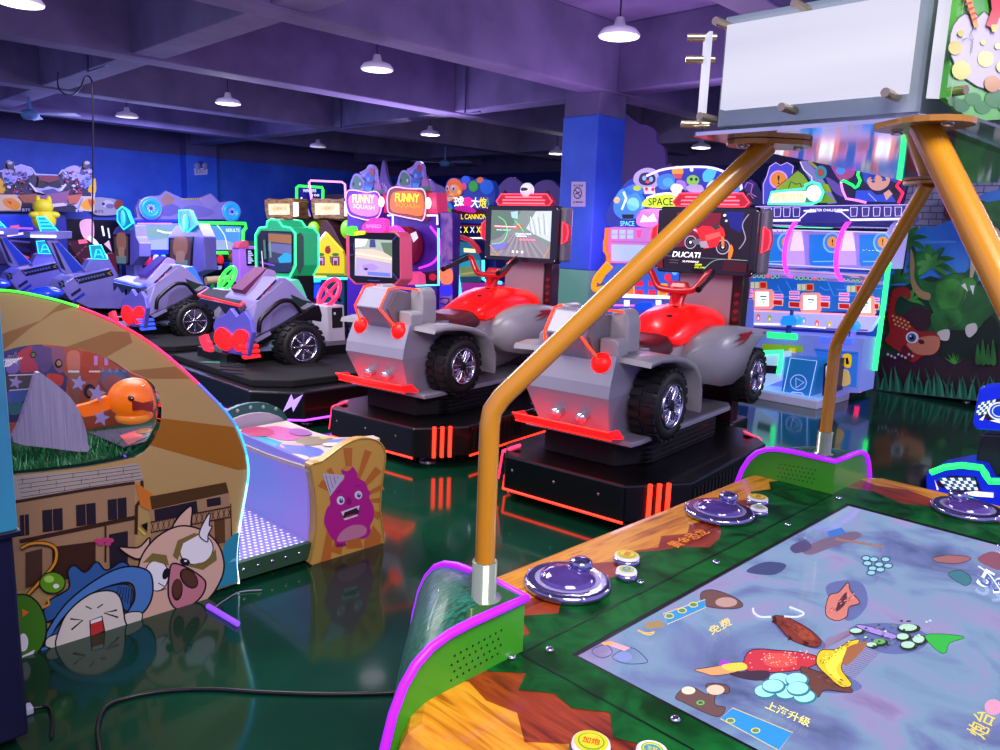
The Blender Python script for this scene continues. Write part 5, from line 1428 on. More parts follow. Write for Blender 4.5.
def screen_forest(A):
    A.poly([(0.09, 0.09), (0.91, 0.09), (0.91, 0.91), (0.09, 0.91)], SE('#6c7a72', 0.7))
    A.poly([(0.09, 0.09), (0.5, 0.09), (0.4, 0.35), (0.2, 0.6), (0.09, 0.65)], SE('#56695c', 0.6)); A.poly([(0.58, 0.4), (0.7, 0.1), (0.91, 0.09), (0.91, 0.62), (0.7, 0.5)], SE('#a8b4b4', 0.75)); A.poly([(0.36, 0.12), (0.46, 0.1), (0.46, 0.24), (0.38, 0.22)], SE('#8ab0c8', 0.8))
    A.poly([(0.09, 0.65), (0.35, 0.5), (0.6, 0.5), (0.91, 0.7), (0.91, 0.91), (0.09, 0.91)], SE('#77747a', 0.7))
    for i in range(14):
        x = 0.15 + i * 0.055; A.line([(0.5 + (x - 0.5) * 0.3, 0.52), (x * 1.0, 0.9)], 0.006, SE('#a09aa0' if i % 2 else '#5a5c5c', 0.6))
    for i in range(8):
        A.line([(0.6 + i * 0.035, 0.14 + (i % 3) * 0.05), (0.66 + i * 0.03, 0.5)], 0.008, SE('#d8e0e0' if i % 2 else '#788884', 0.7))
    A.line([(0.14, 0.38), (0.48, 0.39)], 0.03, SE('#f04a48', 1.0)); A.line([(0.15, 0.375), (0.45, 0.38)], 0.012, SE('#ffd8d8', 1.0)); A.text('CONGRATULATIONS', 0.55, 0.5, 0.22, 0.03, SE('#f0f0f0', 0.9)); A.line([(0.5, 0.6), (0.72, 0.6)], 0.026, SE('#e87080', 0.9)); A.text('RACE RESULT', 0.28, 0.44, 0.2, 0.03, SE('#a8d8d8', 0.9)); A.line([(0.46, 0.54), (0.6, 0.54)], 0.02, SE('#c8e0e0', 0.8)); A.ell(0.5, 0.36, 0.03, 0.03, SE('#f03038', 1.0))
    A.line([(0.2, 0.2), (0.3, 0.3), (0.33, 0.5), (0.26, 0.66), (0.12, 0.7)], 0.01, SE('#50d878', 0.9), smooth=True); A.line([(0.42, 0.25), (0.5, 0.36), (0.56, 0.46)], 0.012, SE('#48c868', 0.9)); A.poly([(0.12, 0.72), (0.35, 0.66), (0.3, 0.78), (0.14, 0.8)], SE('#6a68b0', 0.6)); 
    for x in (0.42, 0.48, 0.55):
        A.ell(x, 0.82, 0.012, 0.02, SE('#ffffff', 1.1))
    for p in (((0.09, 0.72), (0.2, 0.88)), ((0.1, 0.9), (0.22, 0.9)), ((0.91, 0.72), (0.84, 0.9))):
        A.line(p, 0.012, SE('#b08a40', 0.8))
moto_ride((3.275, 2.79, 0), -PI / 2 + 0.116, 'grey motorcycle simulator nearest the wooden table, its screen showing a red superbike', screen_bike, 'grey motorcycle simulators')
moto_ride((3.13, 4.44, 0), -PI / 2 + 0.145, 'grey motorcycle simulator farther from the wooden table, its screen showing a grey forest', screen_forest, 'grey motorcycle simulators')
# ================================================================ car and space-ship simulators (they look towards +X, seen from their right)
def slab(g, axis, val, c, pts, depth, m, bev=0.0, smooth=False):
    if smooth:
        pts = spline(pts)
    P = [{'X': onX, 'Y': onY}[axis](*c(*p), val) for p in pts]
    g.prism(P, (depth, 0, 0) if axis == 'X' else (0, depth, 0), m, bev)
    return P
idc = lambda x, y: (x, y)
e1, e2, e3, b3, c8, d5, h5, h3 = crop(180, 230, 6.25), crop(80, 220, 6.25), crop(180, 300, 5.556), crop(100, 250, 4), crop(0, 230, 7.143), crop(100, 180, 6.667), crop(230, 195, 6.25), crop(320, 225, 6.25)
LAVC = noise_mat('lavender_shell', ['#8f88c4', '#9a92cc'], 3, rough=0.32, coat=0.4)
LAVC2 = mat('#6a62d0', 0.35, coat=0.3)
def car_ride(off, rz, label, neon, edge_c, padm, padl, noseh, group, D=(3.15, 6.35, 0)):
    """traced on the nearer car, then moved to its own place"""
    T = thing('car_ride', label, 'arcade ride', V(D) + V(off), 0, group)
    mx = Matrix.Translation(-V(D))
    def B(g, name, par=None, lab=None):
        o = g.build(name, par or T, mx=mx)
        if lab:
            o['label'] = lab
        return o
    g = G()
    g.prism([(3.17, 5.33, 0.06), (4.75, 5.33, 0.06), (4.75, 7.42, 0.06), (2.98, 7.42, 0.06), (2.86, 7.25, 0.06), (2.86, 5.62, 0.06)], (0, 0, 0.24), BLK, 0.015)
    g.prism([(3.2, 5.55, 0.30), (4.7, 5.55, 0.30), (4.7, 7.3, 0.30), (2.95, 7.3, 0.30), (2.95, 5.75, 0.30)], (0, 0, 0.06), BLKM, 0.01)
    for i in range(4):
        g.box(3.0, 3.1, 6.2, 6.6, 0.10 + i * 0.04, 0.12 + i * 0.04, BLKM)
        slab(g, 'X', 2.855, e3, [(220, 345 + i * 18), (350, 355 + i * 18), (350, 362 + i * 18), (220, 352 + i * 18)], 0.004, mat('#1c1c30', 0.3))
    g.box(3.1, 4.6, 6.5, 7.1, 0.36, 0.45, BLK)
    base = B(g, 'base')
    g = G()
    g.tube([(2.855, 7.25, 0.075), (2.855, 5.62, 0.075), (3.168, 5.325, 0.075), (4.7, 5.325, 0.075)], 0.009, led('#9a3cff', 2.2), 8)
    B(g, 'base_light_strip', base, 'violet glowing strip along the bottom edge')
    g = G(); slab(g, 'Y', 5.324, e3, [(575, 620), (620, 525), (632, 558), (682, 527), (630, 620), (622, 590)], 0.006, led('#a88cff', 0.9)); B(g, 'bolt_lamp', base, 'violet lightning-bolt lamp')
    g = G(); g.prism([(2.95, 6.72, 0.364), (3.2, 6.35, 0.364), (3.22, 6.66, 0.364)], (0, 0, 0.004), mat('#3a8a74', 0.4)); B(g, 'arrow_mark', base)
    for x, y in ((3.3, 5.5), (4.6, 5.5), (4.6, 7.3), (3.05, 7.2)):
        g = G(); g.lathe((x, y, 0), [(0.05, 0), (0.05, 0.012), (0.02, 0.02), (0.018, 0.06), (0, 0.06)], STEEL, 12); B(g, 'levelling_foot', base)
    # body: side outline swept across the car
    ys = 6.44
    g = G()
    slab(g, 'Y', ys, e1, [(440, 690), (428, 620), (465, 500), (480, 445), (545, 385), (612, 300), (660, 298), (705, 330), (790, 425), (830, 452), (868, 480), (850, 520), (700, 590), (520, 690)], 0.62, LAVC, 0.012)
    body = B(g, 'body_shell')
    g = G()
    A = Art(g, lambda x, y: onY(*e1(x, y), ys - 0.003), (0, -1, 0), 0.0003)
    A.poly([(470, 440), (600, 305), (605, 320), (490, 440)], mat('#2a2258', 0.3)); A.poly([(500, 415), (520, 395), (530, 400), (508, 420)], mat('#b02a40', 0.3)); A.poly([(545, 372), (570, 345), (576, 352), (550, 380)], mat('#b02a40', 0.3))
    A.line([(410, 500), (560, 390), (640, 320)], 5, mat('#c8c2ee', 0.3)); A.poly([(560, 620), (580, 520), (640, 470), (690, 470), (730, 520), (700, 560)], mat('#7a74a8', 0.35))
    B(g, 'side_panel', body)
    g = G(); slab(g, 'Y', ys - 0.07, e1, [(455, 690), (640, 595), (820, 485), (872, 470), (890, 530), (885, 575), (800, 560), (520, 720)], 0.07, BLK, 0.008); B(g, 'black_sill', body)
    g = G(); slab(g, 'Y', ys - 0.075, e1, [(455, 688), (560, 632), (572, 652), (478, 706)], 0.004, mat('#8d88b8', 0.3)); B(g, 'step_plate', body)
    g = G(); g.tube([onY(*e1(x, y), ys - 0.05) for x, y in spline([(492, 640), (500, 570), (540, 520), (610, 458), (655, 440), (700, 446), (730, 475), (760, 515)], False, 4)], 0.02, BLK, 10); B(g, 'roll_bar', body)
    g = G(); slab(g, 'Y', ys + 0.1, e1, [(665, 322), (740, 310), (762, 345), (800, 440), (770, 438), (705, 405)], 0.4, mat(noseh, 0.3, emit=0.25)); slab(g, 'Y', ys - 0.02, e1, [(700, 405), (770, 436), (830, 450), (760, 480), (720, 460)], 0.3, mat('#1c3a30', 0.3)); slab(g, 'Y', ys - 0.024, e1, [(752, 488), (800, 455), (832, 462), (790, 500)], 0.02, mat('#9a9cae', 0.3)); B(g, 'nose', body)
    # headrest slab leaning beside the seat
    g = G(); slab(g, 'Y', 6.72, e1, [(402, 410), (470, 330), (545, 240), (600, 258), (608, 300), (480, 438)], 0.24, mat('#a88cc0', 0.35), 0.012)
    hr = B(g, 'headrest', body)
    g = G(); slab(g, 'Y', 6.725, e1, [(390, 375), (540, 236), (548, 244), (408, 402)], 0.23, mat(edge_c, 0.4)); B(g, 'headrest_edge', hr)
    # tail: zigzag panel, paired round lamps, ladder bars
    g = G(); slab(g, 'X', 3.14, e1, [(205, 600), (222, 555), (280, 530), (312, 488), (352, 542), (400, 508), (436, 560), (452, 640), (440, 700), (420, 790), (300, 770), (255, 750), (215, 640)], 0.04, LAVC2, 0.006); tail = B(g, 'tail_panel')
    for pts in ([(190, 190), (215, 155), (250, 165), (285, 205), (290, 245), (262, 280), (225, 270), (195, 235)], [(290, 205), (315, 168), (350, 168), (372, 195), (360, 235), (350, 275), (315, 285), (295, 250)]):
        g = G(); slab(g, 'X', 3.125, e3, pts, 0.02, led('#ff1418', 1.2), 0, True); B(g, 'tail_lamp', tail, 'rounded glowing red lamp')
    for pts in ([(335, 254), (436, 246), (441, 262), (352, 270)], [(346, 284), (441, 274), (446, 290), (360, 300)], [(356, 314), (446, 302), (452, 318), (362, 330)]):
        g = G(); slab(g, 'Y', 6.2, e3, pts, 0.05, mat(padl, 0.3, emit=0.7)); B(g, 'bumper_bar', tail)
    g = G(); slab(g, 'X', 3.02, e3, [(103, 205), (135, 190), (145, 225), (155, 235), (158, 262), (168, 272), (164, 290), (130, 280), (112, 240)], 0.04, mat('#e0304a', 0.3, emit=0.6)); B(g, 'ladder_lamp', tail)
    # seat pad, its zigzag skirt
    g = G()
    zt = 0.875
    pp = [(110, 413), (165, 378), (468, 408), (378, 482)]
    g.prism([onZ(*e1(*p), zt) for p in pp], (0, 0, 0.02), mat(padl, 0.3, emit=0.5)); cpt = onZ(*e1(285, 425), zt)
    g.prism([cpt + (onZ(*e1(*p), zt) - cpt) * 0.9 + V((0, 0, 0.018)) for p in pp], (0, 0, 0.008), padm)
    pad = B(g, 'seat_pad')
    g = G(); A_ = [onZ(*e1(*p), zt) for p in ((120, 425), (378, 484), (440, 440))]
    for a_, b_ in ((A_[0], A_[1]), (A_[1], A_[2])):
        pts = []
        for i in range(7):
            q_ = a_.lerp(b_, i / 6); pts.append(q_ - V((0, 0, 0.03 if i % 2 else 0.1)))
        g.prism([a_, b_] + pts[::-1], (0.02, 0.02, 0), mat('#1c1438', 0.3))
    B(g, 'skirt', pad)
    # steering wheel with spokes on a white pedestal
    c = onX(329, 293, 4.43)
    g = G(); WN = led(neon, 1.3)
    tl_ = Matrix.Rotation(0.5, 3, 'Y')
    ringp = [c + tl_ @ V((0, 0.16 * math.cos(t * PI / 12), 0.16 * math.sin(t * PI / 12))) for t in range(24)]
    g.tube(ringp, 0.022, WN, 8, closed=True)
    for a in (0.4, 2.1, 3.5, 5.2):
        g.tube([c, c + tl_ @ V((0, 0.155 * math.cos(a), 0.155 * math.sin(a)))], 0.016, WN, 6)
    g.ell(c, 0.035, WN, 10, 8)
    g.tube([c, c + V((0.14, 0, -0.08))], 0.02, BLK, 8)
    B(g, 'steering_wheel', None, 'glowing steering wheel')
    g = G(); P_ = slab(g, 'Y', 6.75, h3, [(45, 510), (150, 500), (160, 740), (55, 760)], 0.3, mat('#c4bccc', 0.4), 0.01); slab(g, 'Y', 6.745, h3, [(75, 520), (140, 515), (142, 640), (78, 645)], 0.006, BLKM); slab(g, 'Y', 6.74, h3, [(88, 545), (98, 545), (98, 560), (88, 560)], 0.006, WHITE); B(g, 'pedestal')
    # wheels
    for cx, cy, s_, z in ((3.69, 6.28, 1, 0.515), (3.69, 7.30, -1, 0.515), (4.62, 7.26, -1, 0.5)):
        wheel(T, 'wheel', V((cx, cy, z)) - V(D), 0.225, 0.2, s_, 8, -PI / 2)
    return T, mx
padm = mat('#120e18', 0.8)
T_, M_ = car_ride((0, 0, 0), 0, 'silver-lilac car ride with a black seat pad outlined in red, nearest the grey motorcycles', '#ff2050', '#6a1848', padm, '#ff2a30', '#58c8a0', 'silver-lilac car rides')
def put(T, mx, g, name, par=None, lab=None):
    o = g.build(name, par or T, mx=mx)
    if lab:
        o['label'] = lab
    return o
# its screen: dark square with a pink frame, a racing picture and a gecko sign
MX = 5.0
g = G(); slab(g, 'X', MX, h3, [(160, 60), (185, 30), (470, 40), (500, 70), (505, 340), (470, 380), (215, 372), (165, 320)], 0.16, mat('#d0506e', 0.35, emit=0.2), 0.01)
g.box(MX + 0.02, MX + 0.14, 6.75, 7.15, 0.0, 1.05, BLK)
mon = put(T_, M_, g, 'monitor')
g = G(); slab(g, 'X', MX - 0.012, h3, [(183, 70), (200, 45), (460, 50), (492, 80), (492, 330), (460, 365), (225, 360), (187, 325)], 0.012, BLK)
A = Art(g, lambda x, y: onX(*h3(x, y), MX - 0.013), (-1, 0, 0), 0.0006)
A.poly([(220, 85), (450, 95), (450, 330), (218, 315)], SE('#b8a894', 0.75)); A.poly([(220, 85), (450, 95), (450, 180), (330, 150), (220, 150)], SE('#8a9a88', 0.7)); A.poly([(220, 85), (300, 88), (280, 130), (220, 140)], SE('#dcd8e8', 0.8)); A.poly([(380, 110), (450, 110), (450, 200), (400, 170)], SE('#566a50', 0.6)); A.poly([(315, 90), (345, 92), (350, 140), (310, 140)], SE('#3a3a6a', 0.7))
A.poly([(230, 200), (450, 240), (450, 330), (218, 315)], SE('#9a8ca8', 0.7)); A.line([(225, 175), (450, 215)], 10, SE('#d8c8a0', 0.8)); A.poly([(265, 250), (330, 240), (370, 265), (340, 285), (270, 280)], SE('#8a70d8', 0.9)); A.ell(290, 275, 12, 9, SE('#302850', 0.5)); A.poly([(300, 290), (440, 300), (445, 325), (300, 312)], SE('#5a6ac8', 0.7))
for p in ([(187, 190), (215, 185)], [(195, 130), (215, 110), (215, 160)], [(300, 345), (380, 350)], [(455, 100), (490, 60)], [(460, 300), (490, 345)]):
    A.line(p, 5, SE('#3a3a8a', 0.6))
put(T_, M_, g, 'screen_picture', mon)
g = G(); slab(g, 'X', MX - 0.03, h3, [(262, 15), (290, -20), (330, -42), (395, -40), (412, -15), (400, 42), (330, 46), (285, 40)], 0.05, led('#ff3090', 0.9), 0, True)
A = Art(g, lambda x, y: onX(*h3(x, y), MX - 0.031), (-1, 0, 0), 0.0003); A.text('SPEED', 335, 8, 95, 22, led('#ff80b8', 1.0))
put(T_, M_, g, 'sign', mon, 'pink glowing name sign')
g = G(); slab(g, 'X', MX - 0.04, h3, [(165, 30), (180, 10), (205, 8), (212, 35), (205, 65), (180, 62), (160, 50)], 0.05, led('#48e830', 0.9), 0, True); slab(g, 'X', MX - 0.035, h3, [(212, 45), (240, 40), (268, 38), (270, 58), (240, 62), (212, 65)], 0.03, led('#b8d818', 0.9), 0, True)
put(T_, M_, g, 'lizard_figure', mon, 'small green lizard figure')
T2, M2 = car_ride((-0.04, 2.2, 0), 0, 'blue-lit lilac car ride with a pale seat pad outlined in blue, beside the space-ship rides', '#30f040', '#38248a', mat('#8a88a8', 0.4), '#3a5cf0', '#3a78e0', 'silver-lilac car rides')
# its screen: tall green glowing octagon (already where it stands, so undo the car's own shift)
def put2(g, name, par=None, lab=None):
    o = g.build(name, par or T2, mx=Matrix.Translation(-T2.location))
    if lab:
        o['label'] = lab
    return o
MX = 5.25
GRN = mat('#28b070', 0.3, emit=0.3); GRL = led('#38f088', 2.0)
g = G(); oc = [(160, 250), (185, 205), (230, 200), (235, 165), (260, 150), (305, 158), (330, 195), (380, 205), (410, 240), (412, 440), (372, 520), (210, 505), (165, 470)]
P = slab(g, 'X', MX, h5, oc, 0.34, GRN, 0.01)
g.box(MX + 0.05, MX + 0.3, 9.05, 9.55, 0, 0.95, BLK)
mon = put2(g, 'monitor')
g = G(); slab(g, 'X', MX - 0.01, h5, [(172, 260), (195, 222), (380, 228), (392, 250), (392, 430), (365, 490), (215, 485), (176, 460)], 0.01, BLK)
A = Art(g, lambda x, y: onX(*h5(x, y), MX - 0.011), (-1, 0, 0), 0.0006)
A.poly([(240, 232), (385, 240), (385, 470), (240, 480)], SE('#3a3a4c', 0.6)); A.poly([(240, 240), (385, 250), (385, 305), (240, 290)], SE('#8a5c34', 0.7)); A.poly([(240, 300), (385, 310), (385, 380), (240, 350)], SE('#5c5c84', 0.7)); A.poly([(300, 395), (345, 360), (385, 372), (385, 420), (310, 425)], SE('#2a8ab8', 0.8)); A.poly([(240, 420), (385, 430), (385, 480), (240, 480)], SE('#243048', 0.5))
A.line([(215, 280), (222, 400)], 14, SE('#4a6a5a', 0.6)); A.line([(250, 290), (256, 390)], 12, SE('#6a8a7a', 0.6)); A.line([(190, 420), (280, 440)], 10, SE('#6a40b0', 0.8)); A.line([(200, 350), (210, 480)], 5, SE('#e8e8e8', 0.6))
put2(g, 'screen_picture', mon)
for dx in (0.0, 0.34):
    g = G(); g.tube([p + V((dx - 0.004, 0, 0)) for p in P], 0.012, GRL, 6, closed=True); put2(g, 'light_frame', mon, 'green glowing frame')
g = G(); q0 = [p + V((0.34, 0, 0)) for p in P]
slab(g, 'Y', P[8].y - 0.004, h5, [(440, 235), (460, 260), (462, 440), (435, 500), (412, 440), (412, 250)], 0.003, mat('#3a6a58', 0.3)); put2(g, 'side_panel', mon)

# ---------------------------------------------------------------- space-ship rides
SHIP = noise_mat('ship_shell', ['#7a74c8', '#8880d4'], 3, rough=0.32, coat=0.4)
CY = led('#30e8ff', 1.1); CYD = mat('#1890b0', 0.3, emit=0.4)
D_ = V((3.55, 11.4, 0))
def ship(off, label, mark):
    T = thing('spaceship_ride', label, 'arcade ride', D_ + V(off), 0, 'lavender space-ship rides')
    mx = Matrix.Translation(-D_)
    def B(g, name, par=None, lab=None):
        o = g.build(name, par or T, mx=mx)
        if lab:
            o['label'] = lab
        return o
    Y0 = 11.4
    g = G(); g.prism([(2.75, 11.0, 0.0), (4.6, 11.0, 0), (4.6, 12.45, 0), (2.75, 12.45, 0)], (0, 0, 0.3), BLK, 0.02); g.box(3.0, 4.4, 11.45, 12.0, 0.3, 0.5, BLKM); base = B(g, 'base')
    g = G(); g.tube([(2.745, 12.4, 0.05), (2.745, 10.995, 0.05), (4.6, 10.995, 0.05)], 0.01, led('#8a5cff', 2.0), 6); B(g, 'base_light_strip', base)
    g = G(); slab(g, 'Y', Y0, c8, [(440, 420), (470, 370), (525, 335), (785, 275), (835, 340), (890, 440), (905, 500), (860, 565), (640, 560), (560, 520), (500, 500)], 0.6, SHIP, 0.015); hull = B(g, 'hull')
    g = G(); A = Art(g, lambda x, y: onY(*c8(x, y), Y0 - 0.002), (0, -1, 0), 0.0003)
    A.poly([(527, 342), (790, 280), (816, 326), (565, 386)], mat('#14142c', 0.3))
    for i in range(9):
        x = 560 + i * 21; A.poly([(x, 352 - i * 5), (x + 14, 348 - i * 5), (x + 22, 362 - i * 5), (x + 8, 366 - i * 5)], mat('#5a6cae', 0.3))
    A.line([(795, 292), (768, 310), (792, 318)], 6, mat('#c8b038', 0.3)); A.line([(545, 350), (565, 362), (555, 376)], 6, mat('#8a90c8', 0.3))
    A.poly([(412, 372), (450, 358), (466, 405), (430, 415)], mat('#1a1638', 0.3)); A.line([(425, 370), (450, 385), (435, 402)], 5, mat('#8a90c8', 0.3))
    for dy, h in ((0, '#201c58'), (45, '#2a3ac0')):
        A.poly([(505 + dy * .2, 458 + dy), (572 + dy * .6, 412 + dy * .7), (580 + dy * .6, 432 + dy * .7), (512 + dy * .2, 478 + dy)], mat(h, 0.3))
    B(g, 'label_plate', hull)
    g = G(); slab(g, 'Y', Y0 + 0.05, c8, [(620, 525), (720, 545), (870, 552), (905, 520), (880, 600), (760, 610), (660, 580)], 0.5, mat('#5a1420', 0.35)); B(g, 'keel', hull, 'dark red keel')
    g = G(); slab(g, 'Y', Y0 - 0.06, c8, [(330, 75), (400, 62), (612, 285), (575, 302), (470, 318), (440, 300), (395, 200)], 0.08, SHIP, 0.008); fin = B(g, 'tail_fin')
    g = G(); slab(g, 'Y', Y0 - 0.068, c8, [(392, 92), (420, 88), (600, 282), (520, 305)], 0.008, mat('#1a3cc0', 0.3, emit=0.12)); slab(g, 'Y', Y0 - 0.068, c8, [(368, 90), (384, 92), (470, 288), (436, 272)], 0.008, mat('#14123c', 0.3)); B(g, 'fin_inset', fin)
    g = G(); slab(g, 'Y', Y0 - 0.1, c8, [(212, 12), (515, 10), (516, 60), (400, 68), (212, 56)], 0.3, SHIP, 0.008); bar = B(g, 'wing_bar')
    g = G(); a_, b_ = onY(*c8(220, 44), Y0 - 0.11), onY(*c8(400, 46), Y0 - 0.11); g.tube([a_, b_], 0.016, led('#c8e4ff', 1.6), 8); B(g, 'wing_light', bar)
    g = G(); slab(g, 'Y', Y0 + 0.2, c8, [(600, 290), (640, 215), (660, 205), (780, 205), (820, 280), (850, 335), (640, 340)], 0.2, SHIP, 0.01); head = B(g, 'headrest')
    g = G(); slab(g, 'Y', Y0 + 0.185, c8, [(640, 112), (722, 106), (768, 210), (655, 206)], 0.012, CYD); g.tube([onY(*c8(*p), Y0 + 0.18) for p in ((640, 112), (722, 106), (768, 210), (655, 206))], 0.008, CY, 6, closed=True)
    for ln in (((675, 195), (690, 140), (715, 140), (740, 198)), ((685, 175), (730, 175))):
        g.tube([onY(*c8(*p), Y0 + 0.178) for p in ln], 0.007, CY, 6)
    B(g, 'badge_lamp', head, 'cyan glowing badge lamp')
    g = G(); slab(g, 'Y', Y0 + 0.1, c8, [(264, -93), (321, -93), (414, 7), (293, 7)], 0.012, CYD)
    for a_, b_ in (((264, -93), (293, 7)), ((321, -93), (414, 7)), ((264, -93), (321, -93)), ((272, -66), (346, -66)), ((280, -40), (370, -40)), ((287, -14), (394, -14))):
        g.tube([onY(*c8(*a_), Y0 + 0.095), onY(*c8(*b_), Y0 + 0.095)], 0.009, CY, 6)
    B(g, 'ladder_lamp', bar, 'cyan glowing ladder-shaped lamp')
    g = G(); c_ = onY(*c8(330, 450), Y0 - 0.1); g.ell(c_, (0.2, 0.22, 0.09), mat('#2048e0', 0.25, emit=0.15, coat=0.6), 18, 10); B(g, 'blue_seat', hull)
    g = G(); slab(g, 'Y', Y0 + 0.25, c8, [(772, 165), (815, 165), (826, 210), (850, 330), (826, 335), (800, 260)], 0.05, mat('#6a1424', 0.3)); B(g, 'control_lever', head)
    return T, mx, B
S1, SM1, SB1 = ship((0, 0, 0), 'lavender space-ship ride with a blue-inlaid fin, beside the blue-lit car ride', 1)
S2, SM2, SB2 = ship((-0.22, 1.65, 0), 'lavender space-ship ride cut off by the left edge of the picture', 2)
def ship_screen(T, MX, body, scr, crest, side, label):
    def B(g, name, par=None, lab=None):
        o = g.build(name, par or T, mx=Matrix.Translation(-T.location))
        if lab:
            o['label'] = lab
        return o
    g = G(); P = slab(g, 'X', MX, d5, body, 0.2, SHIP, 0.01)
    ym = sum(p.y for p in P) / len(P); g.box(MX + 0.03, MX + 0.17, ym - 0.2, ym + 0.2, 0, 0.8, SHIP); mon = B(g, 'monitor')
    g = G(); slab(g, 'X', MX - 0.012, d5, scr, 0.012, BLK)
    cx = sum(p[0] for p in scr) / 4; cy = sum(p[1] for p in scr) / 4
    sh_ = lambda k, dy=0, ky=None: [(cx + (x - cx) * k, cy + (y - cy) * (ky or k) + dy) for x, y in scr]
    A = Art(g, lambda x, y: onX(*d5(x, y), MX - 0.013), (-1, 0, 0), 0.0003)
    A.poly(sh_(0.86), SE('#4a3438', 0.6)); A.poly(sh_(0.5, -50), SE('#7a5444', 0.7), True); A.poly(sh_(0.6, 70, 0.25), SE('#54707a', 0.6)); A.poly(sh_(0.3, 20), SE('#8a6a5a', 0.6), True)
    B(g, 'screen_picture', mon)
    g = G(); Pc = slab(g, 'X', MX - 0.05, d5, crest, 0.05, CYD); g.tube([p - V((0.004, 0, 0)) for p in Pc], 0.012, CY, 6, closed=True)
    cc = sum(Pc, V()) / len(Pc)
    g.ell(cc - V((0.01, 0, 0.02)), (0.02, 0.10, 0.14), mat('#48d8f0', 0.3, emit=0.6), 10, 8)
    B(g, 'crest', mon, 'cyan glowing crest')
    g = G(); g.tube([onX(*d5(*p), MX + 0.1) for p in side], 0.02, CY, 6, closed=True); B(g, 'side_light', mon, 'cyan glowing side light')
ship_screen(S1, 5.24, [(455, 378), (500, 310), (545, 290), (650, 290), (690, 380), (700, 600), (610, 640), (455, 600)], [(458, 385), (620, 378), (610, 605), (455, 600)], [(530, 205), (600, 200), (642, 300), (590, 345), (560, 342), (530, 290)], [(668, 415), (690, 425), (692, 540), (668, 560)], 1)
ship_screen(S2, 5.2, [(85, 362), (100, 320), (150, 290), (230, 300), (240, 380), (262, 420), (262, 510), (215, 570), (95, 565)], [(85, 362), (196, 360), (195, 565), (95, 560)], [(118, 205), (150, 178), (180, 200), (215, 290), (160, 330), (118, 275)], [(240, 395), (262, 405), (262, 500), (240, 515)], 2)
# ================================================================ cabinets along the back
NAVY = mat('#181c58', 0.4)
def cab(name, label, axis, val, x0, x1, ytop, depth, m, ybase=None, group=None, cat='arcade game'):
    """plain carcass standing on the floor whose front reaches from pixel column x0 to x1 and up to row ytop"""
    f = {'X': onX, 'Y': onY}[axis]
    a, b_ = f(x0, ytop, val), f(x1, ytop, val)
    zt = (a.z + b_.z) / 2
    c = (a + b_) / 2
    T = thing(name, label, cat, (c.x + (depth / 2 if axis == 'X' else 0), c.y + (depth / 2 if axis == 'Y' else 0), 0), 0, group)
    g = G()
    if axis == 'X':
        g.box(val, val + depth, min(a.y, b_.y), max(a.y, b_.y), 0.04, zt, m, 0.015)
        g.box(val + 0.02, val + depth - 0.02, min(a.y, b_.y) + 0.02, max(a.y, b_.y) - 0.02, 0.0, 0.04, BLKM)
    else:
        g.box(min(a.x, b_.x), max(a.x, b_.x), val, val + depth, 0.04, zt, m, 0.015)
        g.box(min(a.x, b_.x) + 0.05, max(a.x, b_.x) - 0.05, val + 0.05, val + depth - 0.05, 0.0, 0.04, BLKM)
    B = lambda gg, nm, par=None, lab=None: (lambda o: (o.__setitem__('label', lab) if lab else None, o)[1])(part(gg, nm, par or T, T))
    return T, B, B(g, 'carcass')
def art_on(g, axis, val, c, lift=0.0003):
    return Art(g, frame_on(axis, val, c), (-1, 0, 0) if axis == 'X' else (0, -1, 0), lift)
def ptube(g, axis, val, c, pts, r, m, closed=False, smooth=False):
    f = {'X': onX, 'Y': onY}[axis]
    if smooth:
        pts = spline(pts, closed, 4)
    g.tube([f(*c(*p), val) for p in pts], r, m, 6, closed=closed)

# ---- motocross cabinet at the far left, on the back wall
d4 = crop(0, 150, 9.09)
T, B, C_ = cab('motocross_cabinet', 'wide motocross cabinet at the far left with two riders on its header', 'Y', 15.95, -45, 66, 212, 0.4, mat('#232a80', 0.4))
g = G(); out = [(-250, 400), (-250, 170), (-120, 150), (0, 190), (30, 175), (55, 105), (85, 90), (125, 105), (135, 150), (190, 128), (290, 160), (330, 215), (430, 220), (530, 225), (560, 180), (660, 160), (720, 180), (740, 145), (770, 138), (795, 155), (800, 215), (830, 280), (845, 265), (868, 270), (862, 430), (830, 560), (-250, 560)]
slab(g, 'Y', 15.85, d4, out, 0.06, mat('#c8c0e0', 0.4))
A = art_on(g, 'Y', 15.848, d4, 0.0003)
ins = lambda pts, m, s=True: A.poly(pts, m, s)
A.poly([(-240, 400), (-240, 180), (20, 200), (60, 110), (120, 115), (130, 170), (200, 140), (285, 170), (320, 228), (540, 232), (570, 190), (650, 172), (725, 190), (745, 150), (790, 160), (825, 300), (830, 420)], mat('#2a1838', 0.4))
